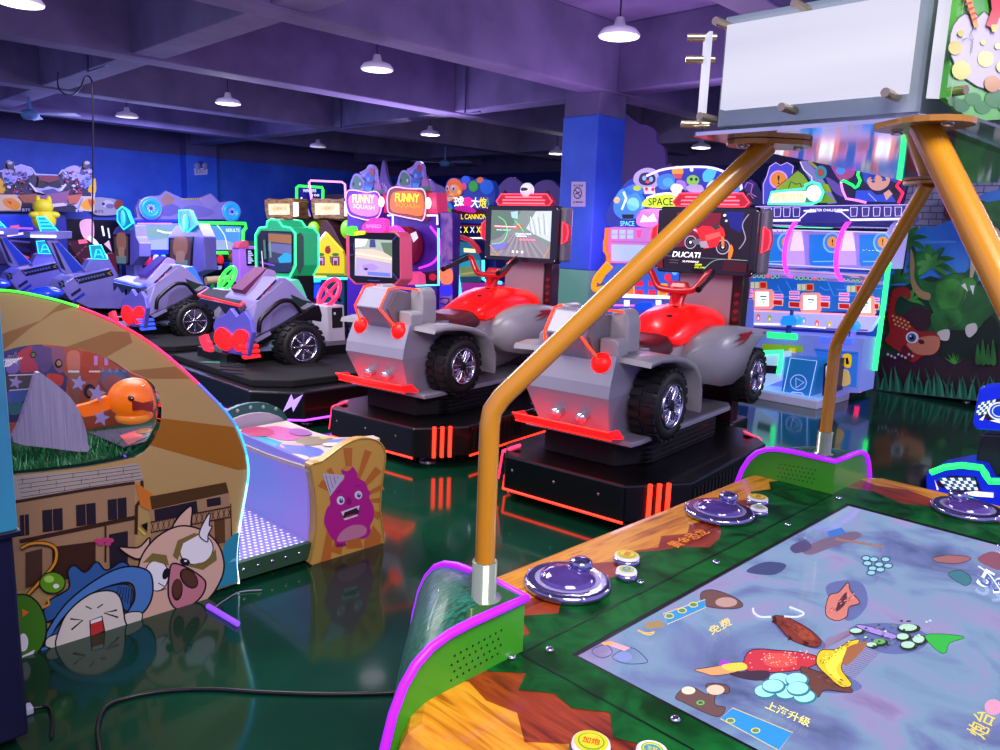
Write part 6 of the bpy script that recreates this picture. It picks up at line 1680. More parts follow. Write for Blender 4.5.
for sx, fl in ((0, 1), (868, -1)):
    q = lambda x, y: (sx + fl * x, y)
    A.ell(*q(90, 135), 34, 38, mat('#0e0a14', 0.3)); A.ell(*q(85, 120), 28, 20, mat('#c0b4dc', 0.4)); A.poly([q(20, 200), q(60, 170), q(120, 190), q(160, 260), q(100, 320), q(40, 300)], mat('#a898cc', 0.4), True); A.poly([q(140, 170), q(190, 140), q(270, 165), q(300, 220), q(230, 270), q(160, 250)], mat('#b0a2d8', 0.4), True); A.ell(*q(230, 220), 18, 22, mat('#5a4a9a', 0.4)); A.poly([q(90, 330), q(170, 290), q(240, 330), q(150, 390)], mat('#12101c', 0.3)); A.poly([q(130, 350), q(200, 360), q(220, 390), q(120, 390)], mat('#b0203a', 0.4)); A.poly([q(0, 260), q(30, 290), q(70, 370), q(0, 390)], mat('#e8b018', 0.4), True); A.poly([q(60, 250), q(110, 260), q(90, 330), q(50, 320)], mat('#6a90d8', 0.4), True)
rm = random.Random(11)
for i in range(150):
    sx, sy = rm.uniform(40, 320), rm.uniform(190, 380)
    if rm.random() < 0.5:
        sx = 868 - sx
    r_ = rm.uniform(8, 24); a0 = rm.uniform(0, 6.3)
    A.poly([(sx + r_ * math.cos(a0 + t) * rm.uniform(.5, 1.2), sy + r_ * math.sin(a0 + t) * rm.uniform(.4, .9)) for t in (0, 1.4, 2.9, 4.4)], mat(rm.choice(('#0e0c16', '#15101e', '#2a2050', '#d8d0ee', '#4a3a8a', '#0e0c16', '#7a6ab0', '#b0203a')), 0.4))
for sx, fl in ((0, 1), (868, -1)):
    A.ell(sx + fl * 90, 135, 34, 40, mat('#100c14', 0.3)); A.ell(sx + fl * 84, 118, 24, 14, mat('#c0b4dc', 0.4)); A.ell(sx + fl * 96, 142, 16, 12, mat('#5a3a34', 0.4))
A.poly([(340, 235), (520, 235), (525, 270), (435, 300), (345, 270)], mat('#7a1426', 0.4)); A.poly([(345, 270), (435, 310), (525, 270), (550, 340), (430, 380), (330, 340)], mat('#120e16', 0.3)); A.poly([(255, 290), (310, 340), (380, 350), (430, 330), (520, 350), (600, 315), (560, 370), (440, 410), (310, 380)], mat('#a8a4c0', 0.4)); A.poly([(360, 370), (480, 350), (540, 390), (440, 430)], mat('#4a447a', 0.4)); A.line([(260, 300), (330, 380)], 12, WHITE); A.line([(590, 310), (540, 370)], 12, WHITE)
A.poly([(-240, 405), (130, 405), (190, 470), (180, 550), (-240, 550)], mat('#d8b890', 0.4)); A.poly([(20, 450), (110, 440), (180, 500), (130, 545), (40, 510)], mat('#e89018', 0.4), True); A.poly([(50, 460), (100, 470), (90, 500)], mat('#d83818', 0.4)); A.poly([(150, 410), (330, 400), (310, 480), (210, 480)], mat('#a0562c', 0.4)); A.poly([(330, 420), (620, 370), (600, 480), (460, 520), (330, 480)], mat('#8a5474', 0.4)); A.poly([(600, 415), (740, 400), (700, 480), (620, 490)], mat('#c0603a', 0.4)); A.poly([(750, 430), (850, 430), (850, 560), (700, 550)], mat('#d8b890', 0.4)); A.poly([(720, 500), (800, 440), (860, 470), (800, 545)], mat('#e8a018', 0.4), True); A.poly([(790, 450), (850, 470), (820, 520)], mat('#d84a28', 0.4), True); A.poly([(190, 480), (320, 490), (660, 500), (720, 560), (180, 560)], mat('#1c1230', 0.4)); A.text('BTS', 230, 545, 70, 26, mat('#d8d0e8', 0.4)); A.text('BTS', 710, 550, 60, 24, mat('#d8d0e8', 0.4)); A.poly([(455, 490), (570, 480), (600, 505), (470, 520)], mat('#d8c8d0', 0.4))
B(g, 'header', None, 'printed header with two riders in white')
g = G(); slab(g, 'Y', 15.91, d4, [(-260, 590), (360, 580), (370, 800), (-260, 800)], 0.04, mat('#2c4cd0', 0.4, emit=0.2)); A = art_on(g, 'Y', 15.908, d4, 0.0003); A.poly([(-250, 610), (330, 600), (340, 740), (-250, 760)], SE('#1830b0', 0.7)); A.line([(90, 720), (200, 710), (300, 715)], 18, SE('#b05ad0', 0.8)); A.poly([(90, 690), (170, 680), (190, 715), (100, 720)], SE('#d05090', 0.8))
B(g, 'left_screen')
c8b = c8
g = G(); slab(g, 'Y', 15.89, c8, [(25, 60), (240, 90), (300, 150), (240, 240), (-100, 240), (-100, 60)], 0.02, mat('#3a2a60', 0.4)); A = art_on(g, 'Y', 15.888, c8, 0.0003); A.line([(50, 40), (200, 20)], 16, SE('#f0d0e8', 0.9)); A.line([(70, 75), (230, 90)], 12, SE('#4a40a0', 0.7)); A.line([(90, 120), (220, 150)], 26, SE('#201c60', 0.6)); A.line([(100, 160), (210, 200)], 14, SE('#c04a70', 0.7)); A.poly([(215, 180), (245, 170), (250, 200)], SE('#e0a030', 0.9)); B(g, 'control_board')
# ---- second cabinet with a white figure print and dark screen
T, B, C_ = cab('fighting_screen_cabinet', 'blue-framed cabinet with a dark picture of pink figures right of the motocross cabinet', 'Y', 16.6, 61, 118, 212, 0.6, mat('#3c58b8', 0.4))
g = G(); slab(g, 'Y', 16.54, d4, [(600, 625), (1080, 640), (1080, 1400), (600, 1400)], 0.05, mat('#0a0812', 0.3))
A = art_on(g, 'Y', 16.538, crop(0, 140, 5), 0.0003)
A.poly([(400, 410), (430, 395), (465, 405), (470, 480), (450, 500), (420, 490), (402, 450)], SE('#d8a0b8', 0.6), True); A.poly([(440, 480), (480, 500), (520, 560), (560, 590), (540, 620), (480, 600), (440, 540)], SE('#e8d8ec', 0.6), True); A.poly([(335, 505), (440, 500), (520, 560), (560, 650), (420, 640)], SE('#3a1c28', 0.5)); A.poly([(390, 500), (430, 495), (440, 515), (395, 520)], SE('#e0607a', 0.6)); A.line([(510, 430), (520, 480)], 10, SE('#e8e8f0', 0.6)); A.line([(540, 440), (548, 490)], 8, SE('#d8d8e0', 0.6)); A.poly([(520, 520), (545, 500), (560, 560)], SE('#d0a8b8', 0.6)); A.poly([(410, 590), (470, 600), (460, 650)], SE('#8a2030', 0.5))
for i in range(12):
    A.ell(350 + (i * 37) % 90, 520 + (i * 53) % 90, 5, 4, SE('#6a3a40', 0.5))
B(g, 'screen_picture')
g = G(); slab(g, 'Y', 16.5, d4, [(850, 440), (990, 438), (1050, 450), (1090, 470), (1095, 560), (1040, 590), (850, 580)], 0.06, mat('#b8b0b4', 0.4), 0, True)
A = art_on(g, 'Y', 16.498, d4, 0.0003); A.ell(980, 490, 50, 36, mat('#d8d4e4', 0.4)); A.ell(940, 490, 14, 14, mat('#3a3040', 0.4)); A.ell(1000, 510, 40, 22, mat('#8a7a9a', 0.4)); A.ell(1080, 500, 42, 50, mat('#a04a2c', 0.4)); A.text('BTS', 900, 560, 80, 24, mat('#3a3050', 0.4)); B(g, 'header')
# ---- yellow soft toy standing in front
p = onY(40, 240, 15.4)
toy = thing('yellow_plush', 'bright yellow plush toy in front of the motocross header', 'toy', (p.x, 15.4, 0))
g = G(); YP = mat('#d8c818', 0.6, emit=0.05)
c_ = onY(43, 207, 15.4); g.ell(c_, (0.16, 0.13, 0.14), YP, 18, 12); c2_ = onY(44, 220, 15.4); g.ell(c2_, (0.19, 0.15, 0.2), YP, 18, 12); B2 = lambda gg, nm: part(gg, nm, toy, toy); B2(g, 'body')
for px_ in (38, 49):
    g = G(); g.ell(onY(px_, 201, 15.4), (0.045, 0.04, 0.09), YP, 12, 8); B2(g, 'ear')
for px_ in (35, 54):
    g = G(); g.ell(onY(px_, 215, 15.35), (0.1, 0.06, 0.06), YP, 12, 8); B2(g, 'arm')
g = G(); g.box(c2_.x - 0.2, c2_.x + 0.2, 15.25, 15.6, 0.0, c2_.z - 0.18, mat('#2a2a60', 0.4), 0.02); B2(g, 'stand')
# ---- twin racer with blue headlights and mountain header
T, B, C_ = cab('racing_twin_cabinet', 'twin racing cabinet with two round blue headlights and a mountain header', 'Y', 15.7, 134, 246, 262, 0.7, mat('#1c2a90', 0.4))
g = G(); slab(g, 'Y', 15.6, d5, [(225, 262), (250, 250), (240, 190), (270, 130), (350, 105), (400, 105), (440, 72), (500, 100), (560, 125), (650, 125), (740, 90), (800, 150), (870, 140), (920, 190), (915, 262)], 0.1, mat('#8a80ae', 0.5))
A = art_on(g, 'Y', 15.598, d5, 0.0003); A.poly([(405, 130), (440, 85), (500, 120), (480, 160), (430, 180)], mat('#9a7868', 0.5)); A.poly([(660, 130), (735, 95), (790, 150), (720, 200)], mat('#9a88b0', 0.5)); A.poly([(400, 190), (480, 160), (540, 200), (470, 240), (410, 230)], mat('#6a62a0', 0.5), True); A.poly([(560, 180), (650, 170), (760, 210), (700, 245), (560, 240)], mat('#7a70a8', 0.5), True); A.line([(545, 128), (675, 126)], 12, mat('#c0a070', 0.5))
for i in range(8):
    A.line([(560 + i * 14, 122), (560 + i * 14, 134)], 4, mat('#6a5a50', 0.5))
B(g, 'header', None, 'lilac mountain-shaped header')
for cx, cy, r_ in ((330, 188, 70), (868, 210, 58)):
    g = G(); c_ = onY(*d5(cx, cy), 15.58); k_ = (onY(*d5(cx + r_, cy), 15.58) - c_).x
    g.lathe(c_, [(k_, 0), (k_, 0.06), (k_ * 0.9, 0.1), (k_ * 0.55, 0.1), (k_ * 0.5, 0.06), (0, 0.05)], mat('#2090f0', 0.3, emit=0.55), 28, (0, -1, 0)); g.tube([c_ + V((k_ * 1.02 * math.cos(t * PI / 16), -0.05, k_ * 1.02 * math.sin(t * PI / 16))) for t in range(32)], 0.018, mat('#b0a8d8', 0.3, 0.3), 6, closed=True)
    for t in range(9):
        a = t * 2 * PI / 9; g.tube([c_ + V((0, -0.06, 0)), c_ + V((k_ * 0.42 * math.cos(a), -0.07, k_ * 0.42 * math.sin(a)))], 0.014, mat('#c8d0f0', 0.3), 5)
    g.ell(c_ + V((0, -0.06, 0)), k_ * 0.2, mat('#3040a0', 0.3), 10, 8)
    B(g, 'headlight', None, 'round blue headlight')
g = G(); slab(g, 'Y', 15.66, d5, [(205, 268), (655, 276), (655, 490), (240, 500)], 0.04, mat('#2434b8', 0.4, emit=0.15)); A = art_on(g, 'Y', 15.658, d5, 0.0003)
A.poly([(245, 285), (650, 290), (650, 465), (260, 465)], SE('#6f86b8', 0.7)); A.poly([(260, 330), (400, 300), (520, 350), (650, 340), (650, 400), (270, 380)], SE('#6a8a80', 0.7)); A.line([(380, 335), (430, 350), (500, 352)], 10, SE('#d8e4f0', 0.9)); A.poly([(265, 410), (450, 390), (450, 462), (265, 465)], SE('#8894ac', 0.7)); A.line([(250, 290), (480, 290)], 10, SE('#d080e0', 1.0)); A.poly([(310, 420), (330, 420), (335, 450), (305, 450)], SE('#d8d8e8', 0.9)); B(g, 'left_screen')
g = G(); slab(g, 'Y', 15.66, d5, [(655, 280), (960, 290), (945, 490), (655, 485)], 0.04, mat('#1a3060', 0.4)); A = art_on(g, 'Y', 15.658, d5, 0.0003)
A.poly([(660, 300), (940, 310), (930, 465), (660, 465)], SE('#4a80c8', 0.75)); A.poly([(660, 400), (840, 400), (930, 440), (930, 465), (660, 465)], SE('#8a94a8', 0.7)); A.poly([(665, 300), (720, 300), (700, 330), (665, 330)], SE('#6ac080', 0.8)); A.line([(780, 300), (830, 370), (850, 460)], 6, SE('#c0d8f0', 0.9), smooth=True); A.poly([(735, 385), (755, 375), (770, 390), (740, 400)], SE('#c04a58', 0.9)); A.text('RESULTS', 885, 335, 90, 22, SE('#d0e0f8', 0.9)); B(g, 'right_screen')
g = G(); GL_ = led('#30f038', 1.8); ptube(g, 'Y', 15.63, d5, [(655, 285), (970, 290), (972, 320), (955, 340), (952, 420)], 0.035, GL_); ptube(g, 'Y', 15.63, d5, [(690, 520), (705, 485), (925, 485)], 0.035, GL_); B(g, 'green_light', None, 'green glowing outline')
g = G(); ptube(g, 'Y', 15.63, d5, [(215, 268), (640, 272)], 0.03, led('#2030ff', 1.2)); B(g, 'blue_light')
for bx, cols in (((275, 345), '#e81858'), ((345, 400), '#e8e8f8'), ((395, 445), '#60d0f8'), ((690, 725), '#2878e0'), ((725, 775), '#e8e8f8'), ((775, 825), '#e02028')):
    g = G(); a_, b_ = onY(*d5(bx[0] + 20, 532), 15.5), onY(*d5(bx[1] - 15, 532), 15.5); g.tube([a_, b_], 0.1, mat(cols, 0.4, emit=0.4), 14); B(g, 'seat_bolster')
g = G(); slab(g, 'Y', 15.45, d5, [(295, 570), (450, 570), (450, 640), (295, 640)], 0.3, BLK); A = art_on(g, 'Y', 15.448, d5, 0.0003); A.text('RC', 350, 595, 70, 30, mat('#d0c8b0', 0.4), -6); B(g, 'left_seat')
g = G(); slab(g, 'Y', 15.45, d5, [(688, 560), (828, 555), (828, 620), (688, 625)], 0.3, BLK); A = art_on(g, 'Y', 15.448, d5, 0.0003); A.text('RACE', 760, 585, 90, 26, mat('#d8d8e8', 0.4)); A.text('8', 805, 582, 16, 24, mat('#d8d8e8', 0.4)); B(g, 'right_seat')
# ---- little things between: pink ticket box, teddy mascot on a green bar
T, B, C_ = cab('ticket_box', 'small pink and lilac ticket box with a striped panel left of the green octagon screen', 'Y', 14.2, 239, 257, 246, 0.3, mat('#c07ac8', 0.4))
g = G(); slab(g, 'Y', 14.19, h5, [(50, 330), (65, 300), (105, 285), (118, 300), (115, 330)], 0.25, mat('#c84a58', 0.4, emit=0.2)); B(g, 'red_top')
g = G(); slab(g, 'Y', 14.19, h5, [(100, 338), (162, 338), (160, 440), (105, 440)], 0.01, BLK); A = art_on(g, 'Y', 14.188, h5)
for i in range(7):
    A.line([(112, 352 + i * 12), (132 + (i * 7) % 20, 352 + i * 12)], 7, mat('#d8d8f0', 0.3, emit=0.3))
B(g, 'printed_panel')
p = onY(233, 258, 15.2)
toy2 = thing('brown_teddy', 'small brown teddy figure behind the green steering wheel', 'toy', (p.x, 15.2, 0))
g = G(); BR = mat('#7a5a20', 0.6); g.ell(onY(235, 257, 15.2), (0.14, 0.1, 0.13), BR, 14, 10); part(g, 'head', toy2, toy2)
g = G(); g.ell(onY(235, 268, 15.2), (0.13, 0.1, 0.16), mat('#2a7a38', 0.6), 14, 10); part(g, 'body', toy2, toy2)
for px_ in (230, 240):
    g = G(); g.ell(onY(px_, 252, 15.2), 0.045, BR, 10, 8); part(g, 'ear', toy2, toy2)
g = G(); q_ = onY(235, 272, 15.2); g.box(q_.x - 0.18, q_.x + 0.18, 15.1, 15.35, 0, q_.z, mat('#1c5a2c', 0.4), 0.02); part(g, 'stand', toy2, toy2)
p = onY(224, 283, 14.6)
bench = thing('padded_rail', 'tan padded rail on green legs behind the green steering wheel', 'rail', (p.x, 14.75, 0))
g = G(); g.tube([onY(206, 281, 14.75), onY(240, 278, 14.75)], 0.08, mat('#c0a860', 0.5), 12); part(g, 'rail', bench, bench)
for px_ in (212, 225, 237):
    g = G(); q_ = onY(px_, 281, 14.75); g.tube([(q_.x, 14.75, 0.0), (q_.x, 14.75, q_.z)], 0.06, mat('#1f8a38', 0.4), 10); part(g, 'leg', bench, bench)

# ---- two hammer games with log signs; blue panel with green outline behind
T, B, C_ = cab('score_board_cabinet', 'dark cabinet with a green-outlined blue score panel behind the log signs', 'Y', 15.9, 284, 362, 300, 0.3, BLKM)
d6 = crop(240, 170, 8.333)
g = G(); slab(g, 'Y', 15.88, d6, [(470, 130), (690, 140), (690, 420), (470, 420)], 0.08, mat('#101c90', 0.4, emit=0.3)); A = art_on(g, 'Y', 15.878, d6, 0.0003); A.text('WINNERS', 580, 172, 110, 26, SE('#e0e8ff', 0.9)); A.text('100', 630, 210, 60, 20, SE('#e0e8ff', 0.9)); A.text('1', 512, 240, 14, 26, SE('#e0e8ff', 0.9)); A.text('2', 510, 290, 14, 26, SE('#e0e8ff', 0.9)); A.poly([(480, 410), (520, 260), (560, 300), (600, 410)], SE('#b0a8d0', 0.6)); B(g, 'score_panel')
g = G(); ptube(g, 'Y', 15.86, d6, [(472, 420), (472, 145), (490, 132), (685, 145), (692, 165), (690, 240)], 0.03, led('#30f048', 1.6)); B(g, 'green_outline')
g = G(); ptube(g, 'Y', 15.7, d6, [(598, 250), (575, 105), (590, 88), (850, 100), (875, 120), (880, 250)], 0.025, led('#ff9af0', 1.4)); g.box(onY(*d6(600, 250), 15.7).x, onY(*d6(880, 250), 15.7).x, 15.7, 15.72, 0.0, 0.05, BLKM); g.tube([onY(*d6(598, 250), 15.7), V((onY(*d6(598, 250), 15.7).x, 15.7, 0.03))], 0.02, BLKM, 6); g.tube([onY(*d6(880, 250), 15.7), V((onY(*d6(880, 250), 15.7).x, 15.7, 0.03))], 0.02, BLKM, 6); B(g, 'pink_hoop', None, 'pink glowing hoop')
LOG = noise_mat('log_bark', ['#5a3a14', '#8a6428', '#a87c3a'], 8, (1, 1, 6), rough=0.6)
LOGF = noise_mat('log_face', ['#f0d8a8', '#fff0d0'], 6, rough=0.5, emit=0.95)
def hammer_game(label, pts, face, tx, axv, side, xs):
    f0 = onX(*d6(*pts[0]), axv)
    T = thing('hammer_game', label, 'arcade game', (axv + 0.4, onX(*xs[0], axv).y - 0.3, 0), 0, 'log-sign hammer games')
    B = lambda gg, nm, par=None, lab=None: (lambda o: (o.__setitem__('label', lab) if lab else None, o)[1])(part(gg, nm, par or T, T))
    g = G(); slab(g, 'X', axv - 0.02, d6, pts, 0.35, LOG, 0.02); sg = B(g, 'log_sign')
    g = G(); slab(g, 'X', axv - 0.03, d6, face, 0.012, LOGF); A = art_on(g, 'X', axv - 0.032, d6); cx = sum(p[0] for p in face) / 4; cy = sum(p[1] for p in face) / 4
    A.text('HAMMER', cx, cy - 8, 120, 34, mat('#e89050', 0.4, emit=0.6)); A.text('疯狂打锤', cx, cy + 32, 110, 20, mat('#f0b890', 0.4, emit=0.6)); B(g, 'lit_face', sg, 'glowing cream sign face')
    g = G(); slab(g, 'X', axv - 0.01, d6, side, 0.05, mat('#fff0e0', 0.4, emit=0.7)); B(g, 'log_end', sg)
    g = G()
    ya, yb, zz = onX(*xs[0], axv).y, onX(*xs[1], axv).y, onX(*xs[0], axv).z
    g.box(axv, axv + 0.8, min(ya, yb), max(ya, yb), 0.0, 0.95, mat('#1c4a5c', 0.4), 0.02); g.box(axv + 0.6, axv + 0.8, min(ya, yb), max(ya, yb), 0.95, 1.75, mat('#7a5018', 0.5), 0.02); g.box(axv + 0.5, axv + 0.75, (ya + yb) / 2 - 0.1, (ya + yb) / 2 + 0.1, 1.75, zz + 0.1, LOG, 0.02)
    B(g, 'carcass'); return T, B
T, B = hammer_game('hammer game with the left of the two log signs, behind the green octagon screen', [(200, 248), (235, 235), (300, 250), (380, 236), (428, 234), (438, 262), (430, 330), (442, 400), (420, 412), (310, 398), (222, 412), (205, 340)], [(235, 282), (408, 280), (412, 372), (240, 376)], 0, 7.6, [(442, 268), (468, 268), (470, 385), (445, 388)], ((262, 222), (300, 222)))
g = G(); slab(g, 'X', 7.58, d6, [(310, 405), (350, 402), (400, 440), (440, 462), (360, 470), (330, 430)], 0.1, mat('#c89a48', 0.5)); B(g, 'wooden_mallet')
T, B = hammer_game('hammer game with the right log sign, above the little yellow house', [(588, 232), (640, 240), (720, 236), (800, 246), (862, 232), (868, 290), (858, 360), (868, 408), (800, 414), (700, 400), (612, 412), (592, 330)], [(622, 275), (825, 278), (828, 372), (626, 374)], 0, 7.6, [(866, 262), (886, 268), (888, 380), (868, 385)], ((311, 225), (344, 225)))
g = G(); slab(g, 'X', 7.56, h5, [(470, 500), (480, 330), (520, 250), (600, 155), (640, 200), (735, 390), (740, 500)], 0.5, mat('#4a2420', 0.5), 0.01); house = B(g, 'house_roof', None, 'brown house roof')
g = G(); slab(g, 'X', 7.52, h5, [(515, 500), (515, 340), (600, 235), (700, 345), (715, 390), (715, 505)], 0.1, mat('#d8c010', 0.4, emit=0.3)); A = art_on(g, 'X', 7.518, h5)
A.line([(515, 335), (600, 232)], 12, led('#fffbe0', 1.0)); A.line([(600, 232), (705, 350)], 8, mat('#e8d020', 0.4, emit=0.5))
for cx in (568, 660):
    A.poly([(cx - 24, 385), (cx + 24, 385), (cx + 24, 440), (cx - 24, 440)], mat('#6a3a20', 0.4)); A.poly([(cx - 15, 393), (cx + 15, 393), (cx + 15, 436), (cx - 15, 436)], mat('#c090c8', 0.4, emit=0.3)); A.poly([(cx - 10, 410), (cx + 10, 410), (cx + 10, 436), (cx - 10, 436)], mat('#a02030', 0.4)); A.ell(cx, 372, 22, 10, mat('#4a7a20', 0.4)); A.poly([(cx - 38, 380), (cx - 24, 385), (cx - 24, 430), (cx - 34, 420)], mat('#7a8a20', 0.4))
A.ell(612, 345, 18, 22, mat('#a82818', 0.4)); A.line([(600, 325), (625, 320)], 6, mat('#4a2a10', 0.4)); A.line([(515, 495), (715, 498)], 14, mat('#7a8a20', 0.4)); B(g, 'house_front', house, 'lit yellow house front')
g = G(); ptube(g, 'X', 7.5, h5, [(445, 520), (740, 522)], 0.025, led('#40e8d8', 1.4)); ptube(g, 'X', 7.5, h5, [(470, 510), (600, 512)], 0.02, led('#c8e020', 1.2)); slab(g, 'X', 7.54, h5, [(460, 535), (560, 530), (565, 650), (470, 640)], 0.3, mat('#1a4ac0', 0.4, emit=0.2)); ptube(g, 'X', 7.52, h5, [(490, 640), (470, 570), (490, 540), (560, 535)], 0.03, led('#30c8e8', 1.2)); B(g, 'counter')
for cx, cy in ((525, 222), (735, 215)):
    g = G(); g.ell(onX(*h5(cx, cy), 7.55), (0.1, 0.16, 0.16), mat('#8ad820', 0.4, emit=0.3), 12, 8); B(g, 'green_lamp')
# ---- bubble-letter twin drum game
d7 = crop(340, 160, 8.333)
T, B, C_ = cab('drum_game', 'twin drum game with two bubble-letter signs, a violet one and an orange one', 'X', 7.4, 347, 438, 212, 0.45, mat('#5a2aa8', 0.4))
LIL = mat('#a48ae0', 0.4, emit=0.1)
def sign(name, rim, face, rimm, facem, t1, c1, t2, c2, at, lab):
    g = G(); slab(g, 'X', 7.30, d7, rim, 0.14, rimm, 0, True); ptube(g, 'X', 7.29, d7, rim, 0.009, led('#e8b8ff', 1.0), True, True); o = B(g, name, None, lab)
    g = G(); slab(g, 'X', 7.28, d7, face, 0.02, facem, 0, True); A = art_on(g, 'X', 7.278, d7, 0.002); A.text(t1, at[0], at[1], at[2], 72, c1, 2); A.text(t2, at[0] + 5, at[1] + 68, at[2], 42, c2, 6); B(g, 'lit_face', o)
sign('violet_sign', [(50, 300), (70, 255), (120, 252), (180, 262), (230, 270), (290, 262), (325, 285), (345, 360), (335, 440), (300, 485), (230, 500), (150, 482), (80, 455), (52, 380)], [(75, 310), (130, 285), (290, 290), (320, 370), (305, 450), (220, 470), (110, 440), (75, 380)], mat('#5a1a9a', 0.4, emit=0.35), mat('#f070b0', 0.4, emit=0.9), 'FUNNY', led('#ffe060', 1.2), 'SQUASH', led('#ffd0e0', 1.0), (195, 325, 180), 'violet bubble-letter sign')
sign('orange_sign', [(395, 300), (415, 245), (470, 225), (540, 235), (620, 240), (690, 245), (715, 310), (712, 420), (690, 500), (640, 495), (520, 472), (410, 440), (395, 370)], [(425, 310), (470, 265), (660, 270), (690, 350), (680, 460), (560, 450), (430, 420)], mat('#8a4a30', 0.4, emit=0.3), mat('#ff6a20', 0.4, emit=0.8), 'FUNNY', led('#ffe818', 1.4), 'SQUASH', led('#ff9020', 1.0), (560, 315, 200), 'orange bubble-letter sign')
def figures(dx, dy):
    q = lambda x, y: (x + dx, y + dy)
    g = G(); outl_ = [q(90, 245), q(88, 190), q(110, 130), q(140, 112), q(185, 130), q(165, 105), q(210, 80), q(235, 45), q(262, 38), q(292, 70), q(300, 130), q(310, 185), q(345, 190), q(370, 230), q(370, 280), q(300, 275), q(200, 255)]
    slab(g, 'X', 7.34, d7, outl_, 0.05, LIL, 0, True); A = art_on(g, 'X', 7.338, d7, 0.002)
    A.poly([q(105, 235), q(110, 160), q(135, 130), q(180, 170), q(180, 235)], mat('#4a8a5a', 0.4), True); A.ell(*q(168, 200), 8, 14, WHITE); A.ell(*q(112, 200), 8, 16, BLACK)
    A.poly([q(200, 210), q(215, 130), q(235, 100), q(275, 100), q(285, 180), q(270, 260), q(210, 255)], mat('#2a6ad0', 0.4), True); A.ell(*q(240, 160), 14, 18, mat('#80b0f0', 0.4)); A.ell(*q(270, 100), 22, 30, mat('#c03050', 0.4)); A.line([q(170, 110), q(270, 55)], 8, mat('#c8a0d8', 0.4)); A.line([q(190, 140), q(215, 170)], 12, mat('#1a2050', 0.4)); A.line([q(275, 190), q(300, 170)], 12, mat('#1a2050', 0.4)); A.poly([q(215, 220), q(275, 225), q(270, 265), q(220, 260)], mat('#50a8e8', 0.4)); A.line([q(225, 190), q(265, 192)], 6, mat('#c02a48', 0.4))
    A.poly([q(295, 270), q(300, 200), q(325, 180), q(350, 215), q(352, 275)], mat('#c86ab0', 0.4), True); A.poly([q(290, 245), q(365, 250), q(362, 282), q(300, 280)], mat('#3a8a50', 0.4)); A.line([q(290, 200), q(292, 245)], 8, mat('#1a2050', 0.4))
    B(g, 'figure_board', None, 'lilac-edged board with three cartoon vegetables')
figures(0, 0); figures(395, -28)
g = G(); slab(g, 'X', 7.36, d7, [(350, 285), (385, 290), (390, 440), (355, 440)], 0.2, mat('#d02a4a', 0.4, emit=0.5)); B(g, 'sign_post', None, 'red lit post between the signs'); g = G(); slab(g, 'X', 7.36, d7, [(720, 275), (800, 270), (815, 445), (715, 445)], 0.2, mat('#d83a6a', 0.4, emit=0.4)); B(g, 'sign_post', None, 'red lit post right of the orange sign')
for lp in ((735, 360), (345, 350)):
    g = G(); g.ell(onX(*d7(*lp), 7.3), (0.04, 0.05, 0.08), led('#fff0f0', 2.0), 10, 8); B(g, 'bulb')
g = G(); ptube(g, 'X', 7.35, d7, [(400, 462), (440, 462), (440, 560)], 0.016, led('#d8c8ff', 1.4)); ptube(g, 'X', 7.35, d7, [(720, 462), (810, 462), (812, 540)], 0.016, led('#d8c8ff', 1.4)); ptube(g, 'X', 7.35, h3, [(740, 20), (742, 375), (600, 378)], 0.016, led('#60f0ff', 1.4)); B(g, 'edge_lights')
g = G(); cD = onX(*h3(575, 130), 7.36); rD = (onX(*h3(575, 10), 7.36) - cD).z
g.lathe(cD + V((-0.0, 0, 0)), [(rD * 0.92, -0.0), (rD, 0.05), (rD, 0.28), (rD * 0.8, 0.3), (0, 0.3)], mat('#8a1030', 0.4, emit=0.1), 36, (-1, 0, 0)); drum = B(g, 'drum_shell', None, 'big dark red drum shell')
g = G(); g.lathe(cD + V((-0.3, 0, 0)), [(rD * 0.85, 0.0), (rD * 0.84, 0.02), (0, 0.03)], mat('#d86a60', 0.4, emit=0.3), 36, (-1, 0, 0)); A = Art(g, lambda x, y: onX(*h3(x, y), cD.x - 0.335), (-1, 0, 0), 0.002); A.poly([(565, 55), (600, 40), (615, 80), (585, 110)], mat('#f0e0e8', 0.3, emit=0.4)); B(g, 'drum_skin', drum)
g = G(); g.tube([cD + V((-0.31, rD * 0.93 * math.cos(t * PI / 20), rD * 0.93 * math.sin(t * PI / 20))) for t in range(40)], 0.03, led('#ff30d8', 1.5), 8, closed=True); B(g, 'drum_light', drum, 'pink glowing ring')
g = G(); g.tube([onX(*h3(x, y), 7.37) for x, y in spline([(690, 10), (745, 90), (745, 180), (700, 240), (620, 270)], False, 4)], 0.018, led('#d030e0', 1.2), 6); B(g, 'rear_ring')
g = G(); slab(g, 'X', 7.2, h3, [(545, 300), (580, 290), (610, 310), (615, 375), (540, 375)], 0.15, mat('#e84a80', 0.4, emit=0.45), 0.01); B(g, 'figure_lamp', None, 'pink glowing lamp below the drum')
g = G(); slab(g, 'X', 7.385, h3, [(600, 300), (735, 285), (738, 370), (610, 375)], 0.02, mat('#2a1440', 0.4)); A = art_on(g, 'X', 7.383, h3); A.ell(630, 325, 22, 20, mat('#c01c38', 0.4, emit=0.4)); A.ell(705, 325, 24, 22, mat('#c01c38', 0.4, emit=0.4)); A.line([(605, 365), (735, 360)], 14, BLACK); B(g, 'lower_panel')
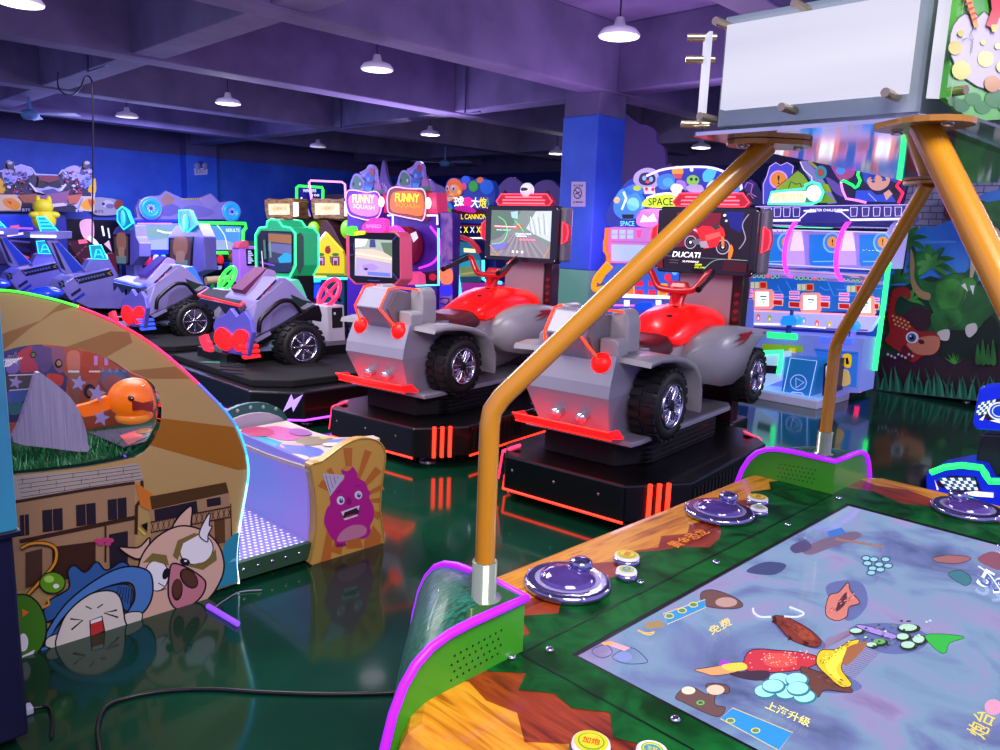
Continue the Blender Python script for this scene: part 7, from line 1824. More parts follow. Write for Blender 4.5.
# ---- violet side wall with scrawl, then the ball cannon
h2 = crop(410, 230, 8.333)
T, B, C_ = cab('violet_panel_cabinet', 'tall violet cabinet side with a black scrawl between drum and ball cannon', 'X', 7.34, 440.8, 451.5, 212, 0.07, mat('#6a3ad0', 0.4))
g = G(); slab(g, 'X', 7.33, h2, [(254, -140), (350, -140), (350, 760), (254, 760)], 0.01, noise_mat('violet_print', ['#4a28c8', '#8a4ad8', '#c07ad8', '#5a3ae0'], 3.0, rough=0.4, emit=0.42)); A = art_on(g, 'X', 7.328, h2); A.poly([(252, 330), (348, 330), (348, 440), (262, 440)], mat('#ff7a50', 0.4, emit=0.55), True); A.line([(255, 610), (300, 620), (325, 590), (315, 570), (270, 570), (252, 580)], 10, mat('#1c0a40', 0.4), smooth=True); A.line([(320, 600), (325, 650), (300, 680)], 12, mat('#1c0a40', 0.4), smooth=True); A.poly([(252, 670), (270, 640), (300, 660), (310, 690), (252, 700)], mat('#d03060', 0.4, emit=0.3), True); A.poly([(250, 480), (340, 460), (350, 540), (270, 550)], mat('#3a30f0', 0.4, emit=0.4), True); A.text('✓', 305, -75, 26, 44, mat('#5a2a8a', 0.4)); pass
B(g, 'printed_side')
d8 = crop(430, 165, 7.692)
T, B, C_ = cab('ball_cannon_game', 'ball cannon game with a monkey and balloons over white lettering', 'X', 8.15, 453.5, 497, 218, 0.7, mat('#1c2a7a', 0.4))
g = G(); bo = [(95, 380), (110, 300), (130, 270), (120, 200), (130, 130), (180, 98), (240, 115), (260, 85), (300, 95), (320, 120), (365, 100), (400, 95), (420, 120), (470, 120), (495, 160), (500, 250), (480, 330), (470, 440), (170, 440), (150, 390)]
slab(g, 'X', 8.05, d8, bo, 0.08, mat('#2a48b0', 0.4, emit=0.15), 0, True); A = art_on(g, 'X', 8.048, d8, 0.002)
LB = lambda h, s=0.35: mat(h, 0.4, emit=s)
A.ell(275, 115, 34, 32, LB('#1c50d0')); A.ell(335, 165, 36, 42, LB('#28a030')); A.ell(262, 165, 24, 28, LB('#c84a78')); A.ell(390, 118, 28, 24, LB('#d06a30')); A.ell(440, 170, 52, 58, LB('#1c60d0')); A.poly([(130, 160), (170, 105), (230, 120), (255, 170), (245, 225), (190, 270), (150, 280), (130, 230)], LB('#d86018'), True); A.ell(192, 195, 42, 46, LB('#e89040')); A.ell(185, 180, 18, 26, WHITE); A.ell(187, 184, 6, 10, BLACK); A.ell(140, 180, 14, 22, WHITE); A.ell(140, 184, 5, 9, BLACK); A.poly([(135, 240), (180, 225), (190, 255), (150, 280)], LB('#e8b090'), True); A.line([(140, 240), (185, 240)], 5, BLACK); A.poly([(105, 370), (125, 285), (165, 290), (185, 340), (150, 380)], LB('#3a88d8'), True); A.ell(235, 210, 14, 18, LB('#f0c060'))
WL = led('#ffffff', 1.1)
A.text('球', 235, 285, 80, 84, WL, -4); A.poly([(270, 270), (310, 250), (340, 275), (320, 320), (290, 330)], led('#ff2080', 1.0), True); A.text('大', 360, 290, 60, 80, WL, 8); A.text('炮', 420, 290, 56, 80, led('#f0d820', 1.0), 6); A.poly([(170, 350), (270, 320), (380, 340), (460, 350), (450, 390), (180, 400)], LB('#4a1830', 0.2), True); A.text('BALL CANNON', 320, 398, 260, 40, led('#f0d818', 1.0)); A.poly([(200, 340), (290, 310), (370, 350), (340, 370)], LB('#c020a0', 0.5), True); A.ell(160, 355, 22, 18, LB('#58b828')); A.line([(460, 250), (480, 380)], 8, LB('#30b0c0')); B(g, 'header', None, 'bright header with a monkey and balloons')
g = G(); slab(g, 'X', 8.07, d8, [(175, 455), (450, 460), (445, 545), (175, 540)], 0.1, mat('#101a70', 0.4)); A = art_on(g, 'X', 8.068, d8, 0.002); A.line([(180, 465), (450, 468)], 10, mat('#8a2050', 0.4, emit=0.4))
for i, h in enumerate(('#d8f0ff', '#ffe820', '#c8e0ff', '#ffe820', '#d8f0ff')):
    A.text('X', 228 + i * 50, 498, 34, 46, led(h, 1.1)); 
A.line([(180, 562), (440, 562)], 12, led('#e8f0ff', 1.1)); B(g, 'counter_strip')
g = G(); slab(g, 'X', 8.0, h2, [(355, 50), (430, 45), (560, 130), (610, 180), (600, 400), (640, 420), (560, 480), (430, 600), (400, 400)], 0.05, mat('#123a60', 0.3)); A = art_on(g, 'X', 7.998, h2, 0.002); A.poly([(380, 90), (540, 110), (600, 260), (590, 430), (410, 440)], SE('#2a6a88', 0.6)); A.poly([(400, 250), (580, 250), (585, 330), (405, 330)], SE('#2a9ab0', 0.6)); A.poly([(405, 310), (585, 300), (585, 380), (410, 390)], SE('#7a8a50', 0.6)); A.poly([(450, 150), (550, 160), (550, 190), (452, 185)], SE('#e8e8a8', 0.9)); A.poly([(410, 390), (585, 390), (585, 435), (415, 440)], SE('#2a4a60', 0.5)); A.line([(430, 370), (560, 350)], 16, SE('#b0a060', 0.6)); B(g, 'play_field')
g = G(); ptube(g, 'X', 7.98, h2, [(355, 60), (380, 250), (410, 460), (430, 640)], 0.03, led('#48d0ff', 1.6)); ptube(g, 'X', 7.98, h2, [(610, 250), (610, 410), (640, 425), (760, 440)], 0.025, led('#48d0ff', 1.4)); B(g, 'blue_light')
g = G(); ptube(g, 'X', 7.97, h2, [(360, 55), (430, 60)], 0.04, mat('#18c050', 0.4, emit=0.5)); ptube(g, 'X', 7.97, h2, [(430, 60), (500, 85), (560, 150), (575, 190)], 0.04, mat('#d83048', 0.4, emit=0.35)); B(g, 'cannon_arch', None, 'green and red padded arch')
g = G(); slab(g, 'X', 7.99, h2, [(420, 440), (700, 440), (640, 500), (480, 620), (440, 660)], 0.3, mat('#b030a0', 0.4, emit=0.4)); A = art_on(g, 'X', 7.988, h2); A.line([(510, 500), (512, 580)], 8, mat('#3a1060', 0.4)); A.line([(440, 500), (480, 580), (500, 560)], 8, mat('#3a1060', 0.4)); B(g, 'pink_counter')
# ================================================================ space game behind the pillar, blue prize game, dinosaur cabinet, children's racer
h1, h4, d3, b7, h6, e7, d2 = (lambda x, y: (590 + min(x, 668) / 4.412, 160 + y / 4.412)), (lambda x, y: (740 + max(x, 12) / 5, 260 + y / 5)), (lambda x, y: (740 + max(x, 13) / 5.556, 150 + y / 5.556)), crop(740, 200, 3.846), crop(880, 340, 4.167), crop(940, 370, 5.77), crop(590, 160, 5.356)
LB = lambda h, s=0.35: mat(h, 0.4, emit=s)
SX_ = 6.7
sm = thing('space_game', 'pink and orange space game with little astronauts on its header, right of the blue pillar', 'arcade game', (6.9, 4.4, 0))
SB = lambda g, n, p=None, lab=None: part(g, n, p or sm, sm, lab)
g = G(); yl, yr = onX(606, 225, SX_).y, onX(736, 225, SX_).y
g.box(SX_, SX_ + 0.4, yr, yl, 0.05, onX(620, 228, SX_).z, mat('#8a3a9a', 0.4), 0.02); g.box(SX_ + 0.05, SX_ + 0.35, yr + 0.05, yl - 0.05, 0, 0.05, BLKM); SB(g, 'carcass')
g = G(); slab(g, 'X', 6.660, h1, [(100, 300), (150, 110), (240, 70), (330, 40), (460, 30), (560, 40), (650, 90), (695, 160), (700, 300)], 0.06, mat('#2a3ab0', 0.4, emit=0.2), 0, True)
ptube(g, 'X', 6.652, h1, [(250, 70), (330, 40), (460, 30), (560, 40), (650, 90), (692, 160), (698, 220)], 0.012, led('#c8b8ff', 1.3), False, True)
A = art_on(g, 'X', 6.658, h1, 0.0003)
A.poly([(150, 130), (200, 105), (240, 120), (220, 160), (160, 160)], LB('#3a80d0'), True); A.ell(208, 124, 18, 12, LB('#c8d830'))
A.poly([(195, 100), (200, 60), (245, 35), (290, 45), (305, 85), (290, 120), (240, 125)], LB('#a898e8', 0.5), True); A.poly([(215, 90), (225, 62), (255, 55), (285, 68), (288, 95), (262, 112), (228, 108)], mat('#141450', 0.3), True); A.ell(240, 80, 9, 11, LB('#8ab0f0')); A.ell(270, 85, 9, 11, LB('#8ab0f0')); A.ell(255, 96, 10, 7, LB('#e04060')); A.poly([(235, 120), (285, 120), (290, 150), (240, 150)], LB('#d8d0f0', 0.4)); A.ell(250, 128, 7, 8, LB('#d02848')); A.ell(278, 130, 7, 8, LB('#d02848'))
A.poly([(300, 75), (350, 60), (375, 80), (365, 120), (320, 130), (298, 110)], LB('#3a80d8'), True); A.ell(345, 98, 24, 20, LB('#50a8e8')); A.ell(388, 50, 26, 24, LB('#e0a040')); A.poly([(370, 60), (410, 62), (405, 82), (375, 82)], LB('#d04a50')); A.ell(455, 90, 28, 24, LB('#80c850')); A.ell(448, 85, 6, 7, BLACK); A.ell(470, 85, 6, 7, BLACK); A.poly([(385, 90), (425, 100), (420, 150), (385, 140)], LB('#9a70d0'), True); A.poly([(430, 115), (490, 110), (500, 140), (440, 140)], LB('#b0a0e0'), True)
A.ell(450, 42, 8, 10, LB('#d8e0ff', 0.7)); A.poly([(500, 60), (530, 35), (560, 45), (540, 90), (505, 95)], LB('#48b8f0', 0.5), True); A.poly([(520, 130), (600, 80), (640, 110), (620, 160), (540, 170)], LB('#e8d8f8', 0.6), True); A.poly([(610, 70), (655, 75), (660, 105), (625, 100)], LB('#e84890', 0.5), True); A.poly([(630, 105), (670, 120), (690, 190), (650, 190)], LB('#3a78e0', 0.5), True)
SB(g, 'header', None, 'dark blue header with astronaut creatures')
g = G(); slab(g, 'X', 6.596, h1, [(110, 170), (135, 130), (155, 135), (160, 165), (200, 145), (225, 170), (225, 220), (200, 255), (140, 260), (105, 225)], 0.08, LB('#3a80d8', 0.5), 0, True); A = art_on(g, 'X', 6.594, h1, 0.0003); A.ell(190, 195, 28, 30, LB('#6ab8f8', 0.6)); A.ell(118, 178, 14, 14, LB('#e0b880', 0.5)); A.line([(148, 140), (160, 170), (140, 220)], 10, LB('#c8e0ff', 0.7)); A.poly([(140, 240), (195, 240), (190, 258), (145, 260)], mat('#2a2040', 0.3)); SB(g, 'robot_figure', None, 'glowing blue robot figure')
g = G(); slab(g, 'X', 6.580, h1, [(238, 205), (248, 170), (290, 155), (350, 150), (392, 165), (385, 205)], 0.08, LB('#b8d820', 0.8), 0, True); A = art_on(g, 'X', 6.578, h1, 0.0003); A.text('SPACE', 312, 184, 110, 34, mat('#203a10', 0.4)); A.line([(250, 168), (300, 152), (355, 148), (395, 162)], 8, led('#f0f8ff', 1.2), smooth=True); SB(g, 'name_sign', None, 'lime green bubble name sign')
g = G(); slab(g, 'X', 6.580, h1, [(355, 125), (370, 105), (390, 110), (396, 130), (380, 150), (382, 190), (362, 190), (366, 150)], 0.06, LB('#e0d0f0', 0.8), 0, True); SB(g, 'antenna_figure')
g = G(); slab(g, 'X', 6.596, h1, [(205, 250), (225, 222), (300, 220), (300, 292), (215, 290)], 0.06, LB('#d878e0', 0.6), 0, True); A = art_on(g, 'X', 6.594, h1, 0.0003); A.poly([(220, 275), (235, 240), (255, 255), (280, 235), (295, 270)], LB('#d0f0ff', 0.8)); SB(g, 'pink_sign')
g = G()
for i in range(4):
    slab(g, 'X', 6.540, h1, [(395 - i * 2, 152 + i * 15), (640 + i * 6, 158 + i * 15), (645 + i * 6, 168 + i * 15), (393 - i * 2, 163 + i * 15)], 0.1, led(('#ff90d0', '#e82060', '#ff80b8', '#e82060')[i], 1.0))
SB(g, 'light_bars', None, 'pink and red glowing bars')
g = G(); slab(g, 'X', 6.620, h1, [(72, 300), (110, 295), (330, 300), (330, 460), (80, 455)], 0.1, mat('#c878c8', 0.4, emit=0.4)); A = art_on(g, 'X', 6.618, h1, 0.0003)
for x in (95, 130, 164):
    A.poly([(x, 308), (x + 27, 308), (x + 27, 348), (x, 348)], LB('#a8b8f0', 0.6)); A.line([(x, 328), (x + 27, 328)], 2, LB('#7a80d0'))
A.poly([(95, 372), (200, 375), (320, 380), (320, 450), (95, 445)], LB('#a0b4f0', 0.6)); A.line([(92, 360), (325, 364)], 3, LB('#b050c0')); A.text('SPACE', 165, 280, 62, 22, LB('#70d0f8', 0.9)); A.poly([(205, 310), (230, 308), (222, 345), (208, 340)], LB('#e84898', 0.6)); SB(g, 'pink_panel')
g = G(); ptube(g, 'X', 6.580, h1, [(75, 300), (72, 345), (66, 365), (66, 400), (80, 420), (82, 455)], 0.022, led('#ff6a08', 0.9)); ptube(g, 'X', 6.500, h1, [(80, 455), (50, 490), (22, 530), (20, 570), (60, 565)], 0.028, led('#ff8a08', 0.9), False, True); ptube(g, 'X', 6.516, h1, [(95, 470), (60, 505), (40, 540)], 0.02, led('#ff8a08', 0.9)); SB(g, 'orange_light', None, 'orange glowing outline')
g = G(); slab(g, 'X', 6.628, h1, [(60, 458), (652, 467), (652, 603), (60, 600)], 0.08, mat('#2a6ae0', 0.4, emit=0.3)); A = art_on(g, 'X', 6.626, h1, 0.0003)
for cx in (185, 330, 475):
    A.poly([(cx - 30, 545), (cx + 12, 545), (cx + 12, 600), (cx - 30, 600)], led('#ff9820', 0.8)); A.poly([(cx - 22, 560), (cx + 5, 560), (cx + 5, 592), (cx - 22, 592)], LB('#d07010', 0.5))
    for ix in (0, 55):
        for iy in (0, 40):
            A.poly([(cx + 18 + ix, 533 + iy), (cx + 50 + ix, 533 + iy), (cx + 50 + ix, 558 + iy), (cx + 18 + ix, 558 + iy)], LB('#d01838', 0.7))
    A.ell(cx + 15, 518, 16, 18, LB('#e02840', 0.6)); A.ell(cx + 45, 490, 14, 18, LB('#70b8ff', 0.5))
SB(g, 'score_panel', None, 'blue panel with red number windows')
g = G(); ptube(g, 'X', 6.540, h1, [(60, 592), (200, 602), (420, 612), (652, 619)], 0.022, led('#ffd8f0', 1.6)); SB(g, 'white_light')
g = G(); slab(g, 'X', 6.460, h1, [(40, 605), (652, 622), (652, 780), (40, 780)], 0.3, mat('#5a6ad0', 0.4, emit=0.18)); A = art_on(g, 'X', 6.458, h1, 0.0003); A.line([(60, 640), (650, 649)], 8, LB('#f070e0', 0.8)); A.line([(60, 700), (650, 709)], 12, LB('#e858d8', 0.8)); 
for x in (150, 290, 400, 560):
    A.poly([(x, 618), (x + 25, 618), (x + 25, 645), (x, 645)], LB('#e8f0ff', 0.9)); A.poly([(x + 30, 660), (x + 70, 660), (x + 70, 690), (x + 30, 690)], LB('#3a50c8', 0.5))
SB(g, 'control_shelf')
for cx in (235, 470, 600):
    g = G(); slab(g, 'X', 6.380, h1, [(cx - 40, 640), (cx - 20, 628), (cx + 30, 628), (cx + 40, 645), (cx + 35, 662), (cx - 35, 665)], 0.15, LB('#1050e8', 0.5), 0.005); SB(g, 'coin_chute', None, 'bright blue coin chute')

l = bpy.data.lights.new('neon_light', 'POINT'); l.energy = 16; l.shadow_soft_size = 0.15; l.color = (1.0, 0.25, 0.9)
o = bpy.data.objects.new('neon_light', l); COL.objects.link(o); o.parent = sm; o.location = (6.95 - 6.9, 5.3 - 4.4, 1.5)

# ---- blue prize game
PX_ = 8.2
bp = thing('prize_game', 'bright blue prize game with three clear domes and magenta arcs', 'arcade game', (8.5, 3.6, 0))
BB_ = lambda g, n, p=None, lab=None: part(g, n, p or bp, bp, lab)
yr, yl = 3.04, onX(742.4, 300, PX_).y
g = G(); g.box(PX_ + 0.1, PX_ + 0.75, yr + 0.02, yl, 0.06, 1.98, mat('#2a4ab8', 0.4), 0.015); g.box(PX_ + 0.15, PX_ + 0.7, yr + 0.06, yl - 0.05, 0, 0.06, BLKM); BB_(g, 'carcass')
g = G(); out = [(20, 305), (25, 180), (60, 160), (95, 185), (120, 240), (120, 180), (145, 140), (160, 90), (200, 65), (230, 80), (260, 65), (300, 85), (295, 110), (330, 110), (340, 60), (480, 40), (600, 60), (880, 110), (930, 120), (930, 180), (900, 300)]
slab(g, 'X', PX_ + 0.06, d3, out, 0.06, mat('#1c1a60', 0.4)); A = art_on(g, 'X', PX_ + 0.058, d3, 0.0003)
PK = led('#ffa8f0', 1.0)
A.poly([(15, 200), (60, 165), (90, 190), (60, 230), (20, 230)], mat('#5a3090', 0.4)); A.line([(15, 230), (40, 180), (70, 190), (60, 240), (90, 260)], 5, LB('#c07ac0', 0.4)); A.line([(20, 280), (50, 240), (75, 270)], 5, LB('#b07a70', 0.4))
A.poly([(130, 300), (130, 190), (150, 150), (165, 95), (200, 75), (225, 90), (265, 75), (295, 90), (290, 150), (310, 200), (260, 250), (160, 290)], LB('#4a50c8', 0.35), True); A.line([(130, 300), (130, 190), (150, 145), (165, 92), (200, 70), (225, 86), (262, 70), (297, 90), (290, 130)], 4, LB('#c0a0f8', 0.9)); A.ell(215, 165, 52, 52, LB('#d090f0', 0.6)); A.ell(215, 165, 44, 44, LB('#e08820', 0.5)); A.text('!', 215, 165, 12, 50, mat('#3a1a10', 0.4))
A.poly([(190, 230), (320, 115), (350, 135), (440, 270), (430, 300), (200, 300)], LB('#88b020', 0.35)); A.line([(270, 210), (285, 175), (310, 190), (335, 185), (345, 215)], 5, mat('#1c3010', 0.4)); A.line([(185, 225), (322, 112), (350, 135)], 4, mat('#141030', 0.4))
A.poly([(340, 60), (370, 60), (430, 120), (500, 220), (540, 295), (490, 300), (400, 180), (340, 90)], LB('#8a84c0', 0.3)); A.line([(335, 65), (355, 110), (400, 150), (400, 190)], 6, LB('#d0c8f0', 0.7)); A.line([(380, 60), (440, 110)], 14, LB('#b0a840', 0.3)); A.ell(450, 125, 34, 38, LB('#2a90a8', 0.4)); A.ell(450, 125, 20, 24, LB('#a85a40', 0.3)); A.poly([(455, 190), (490, 190), (510, 230), (480, 240)], LB('#a8b030', 0.3)); A.poly([(470, 240), (540, 290), (440, 295)], LB('#88a820', 0.3))
A.poly([(500, 70), (560, 90), (620, 80), (640, 130), (580, 180), (540, 150)], LB('#b04a90', 0.35), True); A.ell(560, 115, 26, 22, LB('#4a90e0', 0.4)); A.poly([(480, 150), (560, 200), (580, 260), (520, 230)], LB('#6a50a8', 0.3), True)
# boy with blue hair
A.poly([(560, 170), (600, 160), (650, 195), (680, 290), (890, 295), (915, 240), (880, 210), (890, 170), (920, 130), (880, 115), (670, 90), (640, 150)], mat('#241c58', 0.4)); A.poly([(700, 110), (870, 115), (870, 180), (820, 160), (760, 150), (710, 190), (685, 150)], LB('#2848c0', 0.35), True); A.poly([(708, 165), (760, 140), (830, 150), (825, 195), (780, 225), (730, 215)], LB('#e0a088', 0.4), True); A.poly([(705, 110), (740, 170), (765, 130), (800, 165), (830, 130), (850, 160), (870, 110)], LB('#1c3ab8', 0.35)); A.ell(742, 175, 11, 8, LB('#2050a0', 0.5), 10); A.ell(802, 165, 13, 9, LB('#2050a0', 0.5), -10); A.line([(745, 205), (775, 212), (800, 195)], 6, WHITE); A.line([(725, 160), (755, 162)], 4, mat('#201838', 0.4)); A.line([(785, 152), (820, 146)], 4, mat('#201838', 0.4))
A.poly([(645, 225), (730, 225), (760, 250), (840, 240), (870, 290), (640, 285)], LB('#2a50d0', 0.35)); A.poly([(590, 190), (640, 210), (640, 270), (590, 240)], mat('#1a1440', 0.4)); A.poly([(800, 240), (830, 220), (850, 245), (815, 280)], LB('#e0a890', 0.4)); A.line([(715, 240), (760, 285)], 5, LB('#a0b0f0', 0.5)); A.poly([(855, 190), (890, 200), (880, 240), (850, 235)], mat('#10102c', 0.4))
BB_(g, 'header', None, 'printed header with gears and a blue-haired boy')
g = G(); ptube(g, 'X', PX_ + 0.03, d3, [(560, 180), (575, 170), (625, 195), (640, 210), (655, 200), (668, 170), (655, 140), (660, 105)], 0.014, led('#20f060', 1.4)); BB_(g, 'green_outline')
g = G(); ptube(g, 'X', PX_ + 0.03, d3, [(920, 130), (895, 165), (870, 200), (905, 240), (880, 295)], 0.014, led('#ff1848', 1.4)); BB_(g, 'red_outline')
g = G(); ptube(g, 'X', PX_ + 0.03, d3, [(560, 180), (570, 225), (590, 270), (650, 280), (700, 292)], 0.012, led('#f080f0', 1.2)); BB_(g, 'pink_outline')
g = G(); rm_ = [(155, 298), (175, 235), (360, 215), (362, 195), (400, 178), (440, 190), (462, 235), (445, 280), (400, 300)]
slab(g, 'X', PX_ - 0.02, d3, rm_, 0.06, LB('#2a8a70', 0.4)); ptube(g, 'X', PX_ - 0.03, d3, rm_, 0.014, led('#40f0a0', 1.4), True); A = art_on(g, 'X', PX_ - 0.022, d3, 0.0003); A.poly([(160, 292), (178, 232), (378, 228), (360, 290)], led('#fff0b0', 1.1)); A.text('超能方块', 268, 260, 170, 44, LB('#f0a868', 0.9)); A.ell(410, 240, 42, 46, led('#e8d0f8', 1.0)); A.ell(415, 235, 24, 28, led('#fff0fa', 1.0)); BB_(g, 'name_sign', None, 'glowing yellow name sign with a white globe')
g = G(); slab(g, 'X', PX_ - 0.04, d3, [(85, 312), (960, 300), (960, 395), (85, 405)], 0.16, LB('#3a3a90', 0.25)); A = art_on(g, 'X', PX_ - 0.042, d3, 0.0003); WLL = led('#e8e0ff', 1.1)
A.line([(85, 392), (335, 390)], 12, WLL); A.line([(610, 388), (950, 382)], 12, WLL); A.line([(85, 314), (950, 304)], 4, LB('#c0b0f0', 0.8))
for x in (112, 138, 190, 242, 296, 615, 680, 742, 803, 862):
    y = 322 - (x - 100) * 0.006; A.line([(x, y), (x + 38, y), (x + 34, y + 48), (x + 2, y + 50)], 4, LB('#d8c8ff', 0.9), True); A.poly([(x + 6, y + 6), (x + 32, y + 6), (x + 29, y + 42), (x + 7, y + 44)], LB('#4a4488', 0.3))
A.line([(332, 384), (375, 345), (425, 342)], 6, LB('#d8d0ff', 1.0)); A.line([(610, 382), (565, 345), (530, 342)], 6, LB('#d8d0ff', 1.0)); A.text('MASTER CHALLENGE', 480, 334, 180, 14, WLL); A.line([(355, 338), (420, 336)], 8, WLL); A.line([(540, 336), (605, 334)], 8, WLL); BB_(g, 'name_strip', None, 'white-lit strip of small windows')
# dome bay: back panel with gears, clear fronts, arcs
g = G(); slab(g, 'X', PX_ + 0.08, d3, [(85, 405), (940, 395), (900, 660), (80, 655)], 0.02, LB('#a098d8', 0.35)); A = art_on(g, 'X', PX_ + 0.078, d3, 0.0003)
for x0 in (130, 385, 665):
    A.poly([(x0, 470), (x0 + 160, 468), (x0 + 160, 640), (x0 + 10, 645), (x0, 620)], LB('#1880d0', 0.55)); A.ell(x0 + 128, 515, 52, 58, LB('#80c0f0', 0.6)); A.ell(x0 + 128, 515, 42, 48, LB('#3a90d8', 0.5)); A.ell(x0 + 130, 512, 28, 32, LB('#e09840', 0.6)); A.text('!', x0 + 130, 512, 8, 34, mat('#5a2a10', 0.4)); A.line([(x0 + 20, 620), (x0 + 150, 618)], 5, LB('#80b8f0', 0.7))
    A.line([(x0 + 40, 425), (x0 + 140, 422)], 12, LB('#e8d820', 0.9)); A.poly([(x0 + 70, 430), (x0 + 115, 428), (x0 + 95, 446)], LB('#e8d820', 0.9))
    for i in range(5):
        A.poly([(x0 + 28 + i * 27, 434), (x0 + 48 + i * 27, 434), (x0 + 48 + i * 27, 452), (x0 + 28 + i * 27, 452)], led('#f8f8ff', 1.1))
for x0 in (290, 575):
    A.poly([(x0, 420), (x0 + 60, 420), (x0 + 75, 640), (x0 - 40, 640)], LB('#c0b0e8', 0.5)); A.poly([(x0 + 20, 410), (x0 + 45, 410), (x0 + 70, 560), (x0 - 10, 560)], LB('#e8e4ff', 0.6))
BB_(g, 'bay_back')
def arc_pts(xc, xo, y0, y1, x1):
    return spline([(x1, y0), (xc + (xo - xc) * 0.55, y0 + (y1 - y0) * 0.14), (xo, y0 + (y1 - y0) * 0.42), (xo + 2, y0 + (y1 - y0) * 0.62), (xo + 18, y0 + (y1 - y0) * 0.88), (x1 - 10, y1)], False, 4)
def bulge(px0, zs=(1.845, 1.80, 1.70, 1.58, 1.45, 1.34, 1.27, 1.245), xs=(0.06, -0.04, -0.14, -0.19, -0.19, -0.14, -0.05, 0.06)):
    y = onX(px0, 240, PX_ - 0.1).y
    return [V((PX_ + dx, y, z)) for dx, z in zip(xs, zs)]
cols_ = [790, 842, 886]
ends = [bulge(742.5)] + [bulge(c_) for c_ in cols_]
for i in range(3):
    g = G(); a_, b_ = spline(ends[i], False, 3), spline(ends[i + 1], False, 3); a_ = [V(p) for p in a_]; b_ = [V(p) for p in b_]
    rings = [[p.lerp(q, t) for t in (0, 0.5, 1)] for p, q in zip(a_, b_)]
    g.loft(rings, ACRY, caps=False, closed_ring=False); BB_(g, 'clear_dome')
    g = G(); 
    for zz in (1.72, 1.38):
        k_ = min(range(len(a_)), key=lambda j: abs(a_[j].z - zz)); g.tube([a_[k_], b_[k_]], 0.006, LB('#c8c8f8', 0.7), 5)
    BB_(g, 'dome_rail')
    if i < 2:
        g = G(); g.tube(b_, 0.024, led('#ff30e0', 1.8), 8); BB_(g, 'magenta_arc', None, 'magenta glowing arc')
g = G(); g.tube([ends[0][-1] + V((-0.02, 0, 0)), ends[-1][-1] + V((-0.02, 0, 0))], 0.03, LB('#9a8cd8', 0.3), 8); g.tube([ends[0][-1] + V((-0.14, 0, 0.03)), ends[2][-1] + V((-0.14, 0, 0.03))], 0.02, LB('#b0a0e8', 0.35), 8); BB_(g, 'dome_ledge')
# playing panel with dots, red digits and white tablets
g = G(); slab(g, 'X', PX_ + 0.02, h4, [(-5, 60), (740, 60), (715, 255), (-5, 262)], 0.09, LB('#1a6ac0', 0.35)); A = art_on(g, 'X', PX_ + 0.018, h4, 0.0003)
for i in range(16):
    x = 20 + i * 42; A.line([(x, 100 + (i * 37) % 60), (x + 30, 130 + (i * 29) % 60), (x + 60, 125 + (i * 29) % 60)], 5, LB('#3a8ae0', 0.45))
for cx, cy in ((105, 110), (340, 120), (590, 128)):
    for i in range(7):
        x = cx - 55 + i * 23
        A.ell(x, cy - 32 + (i % 2) * 2 + i * .6, 10, 10, LB('#ff3030', 1.0) if i == 4 else LB('#a0c860', 0.6)); A.ell(x, cy - 32 + (i % 2) * 2 + i * .6, 6, 6, LB('#ff6060', 1.0) if i == 4 else LB('#1a60b0', 0.4))
    A.poly([(cx - 50, cy), (cx - 8, cy), (cx - 8, cy + 32), (cx - 50, cy + 32)], LB('#c0c8a0', 0.5)); A.line([(cx - 30, cy), (cx - 30, cy + 32)], 3, LB('#7a8a60')); A.poly([(cx - 6, cy - 2), (cx + 32, cy - 2), (cx + 32, cy + 34), (cx - 6, cy + 34)], LB('#d8a040', 0.4)); A.poly([(cx - 2, cy + 2), (cx + 28, cy + 2), (cx + 28, cy + 30), (cx - 2, cy + 30)], LB('#b01018', 0.7))
    for x0, y0, h in ((-90, 34, '#e898d0'), (-90, 58, '#e8a8d8'), (62, 58, '#e898d0'), (62, 82, '#e8a8d8')):
        A.poly([(cx + x0, cy + y0), (cx + x0 + 52, cy + y0 + 2), (cx + x0 + 52, cy + y0 + 20), (cx + x0, cy + y0 + 18)], LB(h, 0.6)); A.line([(cx + x0 + 5, cy + y0 + 9), (cx + x0 + 46, cy + y0 + 11)], 4, LB('#c02860', 0.5))
    for x0 in (-92, 54):
        A.poly([(cx + x0, cy + 86), (cx + x0 + 58, cy + 88), (cx + x0 + 58, cy + 120), (cx + x0, cy + 116)], LB('#e8b8a0', 0.5)); A.poly([(cx + x0 + 4, cy + 90), (cx + x0 + 54, cy + 92), (cx + x0 + 54, cy + 116), (cx + x0 + 4, cy + 112)], LB('#a81018', 0.7))
BB_(g, 'score_panel', None, 'blue panel with red digits and ring dots')
for cx, cy in ((112, 195), (350, 212), (622, 228)):
    g = G(); slab(g, 'X', PX_ - 0.02, h4, [(cx - 50, cy - 35), (cx - 40, cy - 48), (cx + 38, cy - 48), (cx + 50, cy - 35), (cx + 50, cy + 38), (cx + 38, cy + 52), (cx - 40, cy + 50), (cx - 50, cy + 36)], 0.06, LB('#e89080', 0.6), 0.006); A = art_on(g, 'X', PX_ - 0.022, h4, 0.0003); A.poly([(cx - 34, cy - 36), (cx + 32, cy - 36), (cx + 32, cy + 36), (cx - 34, cy + 36)], led('#f0f4ff', 1.1)); A.line([(cx - 12, cy - 14), (cx + 22, cy - 12)], 8, LB('#108a60', 0.6)); A.line([(cx - 6, cy + 2), (cx + 18, cy + 3)], 5, LB('#406060', 0.5)); A.line([(cx, cy + 18), (cx + 12, cy + 18)], 5, LB('#108a60', 0.6)); BB_(g, 'tablet', None, 'white tablet in a rounded coral frame')
g = G(); ptube(g, 'X', PX_ - 0.02, h4, [(0, 250), (250, 262), (500, 272), (690, 285)], 0.012, led('#ff9080', 0.9)); BB_(g, 'coral_strip')
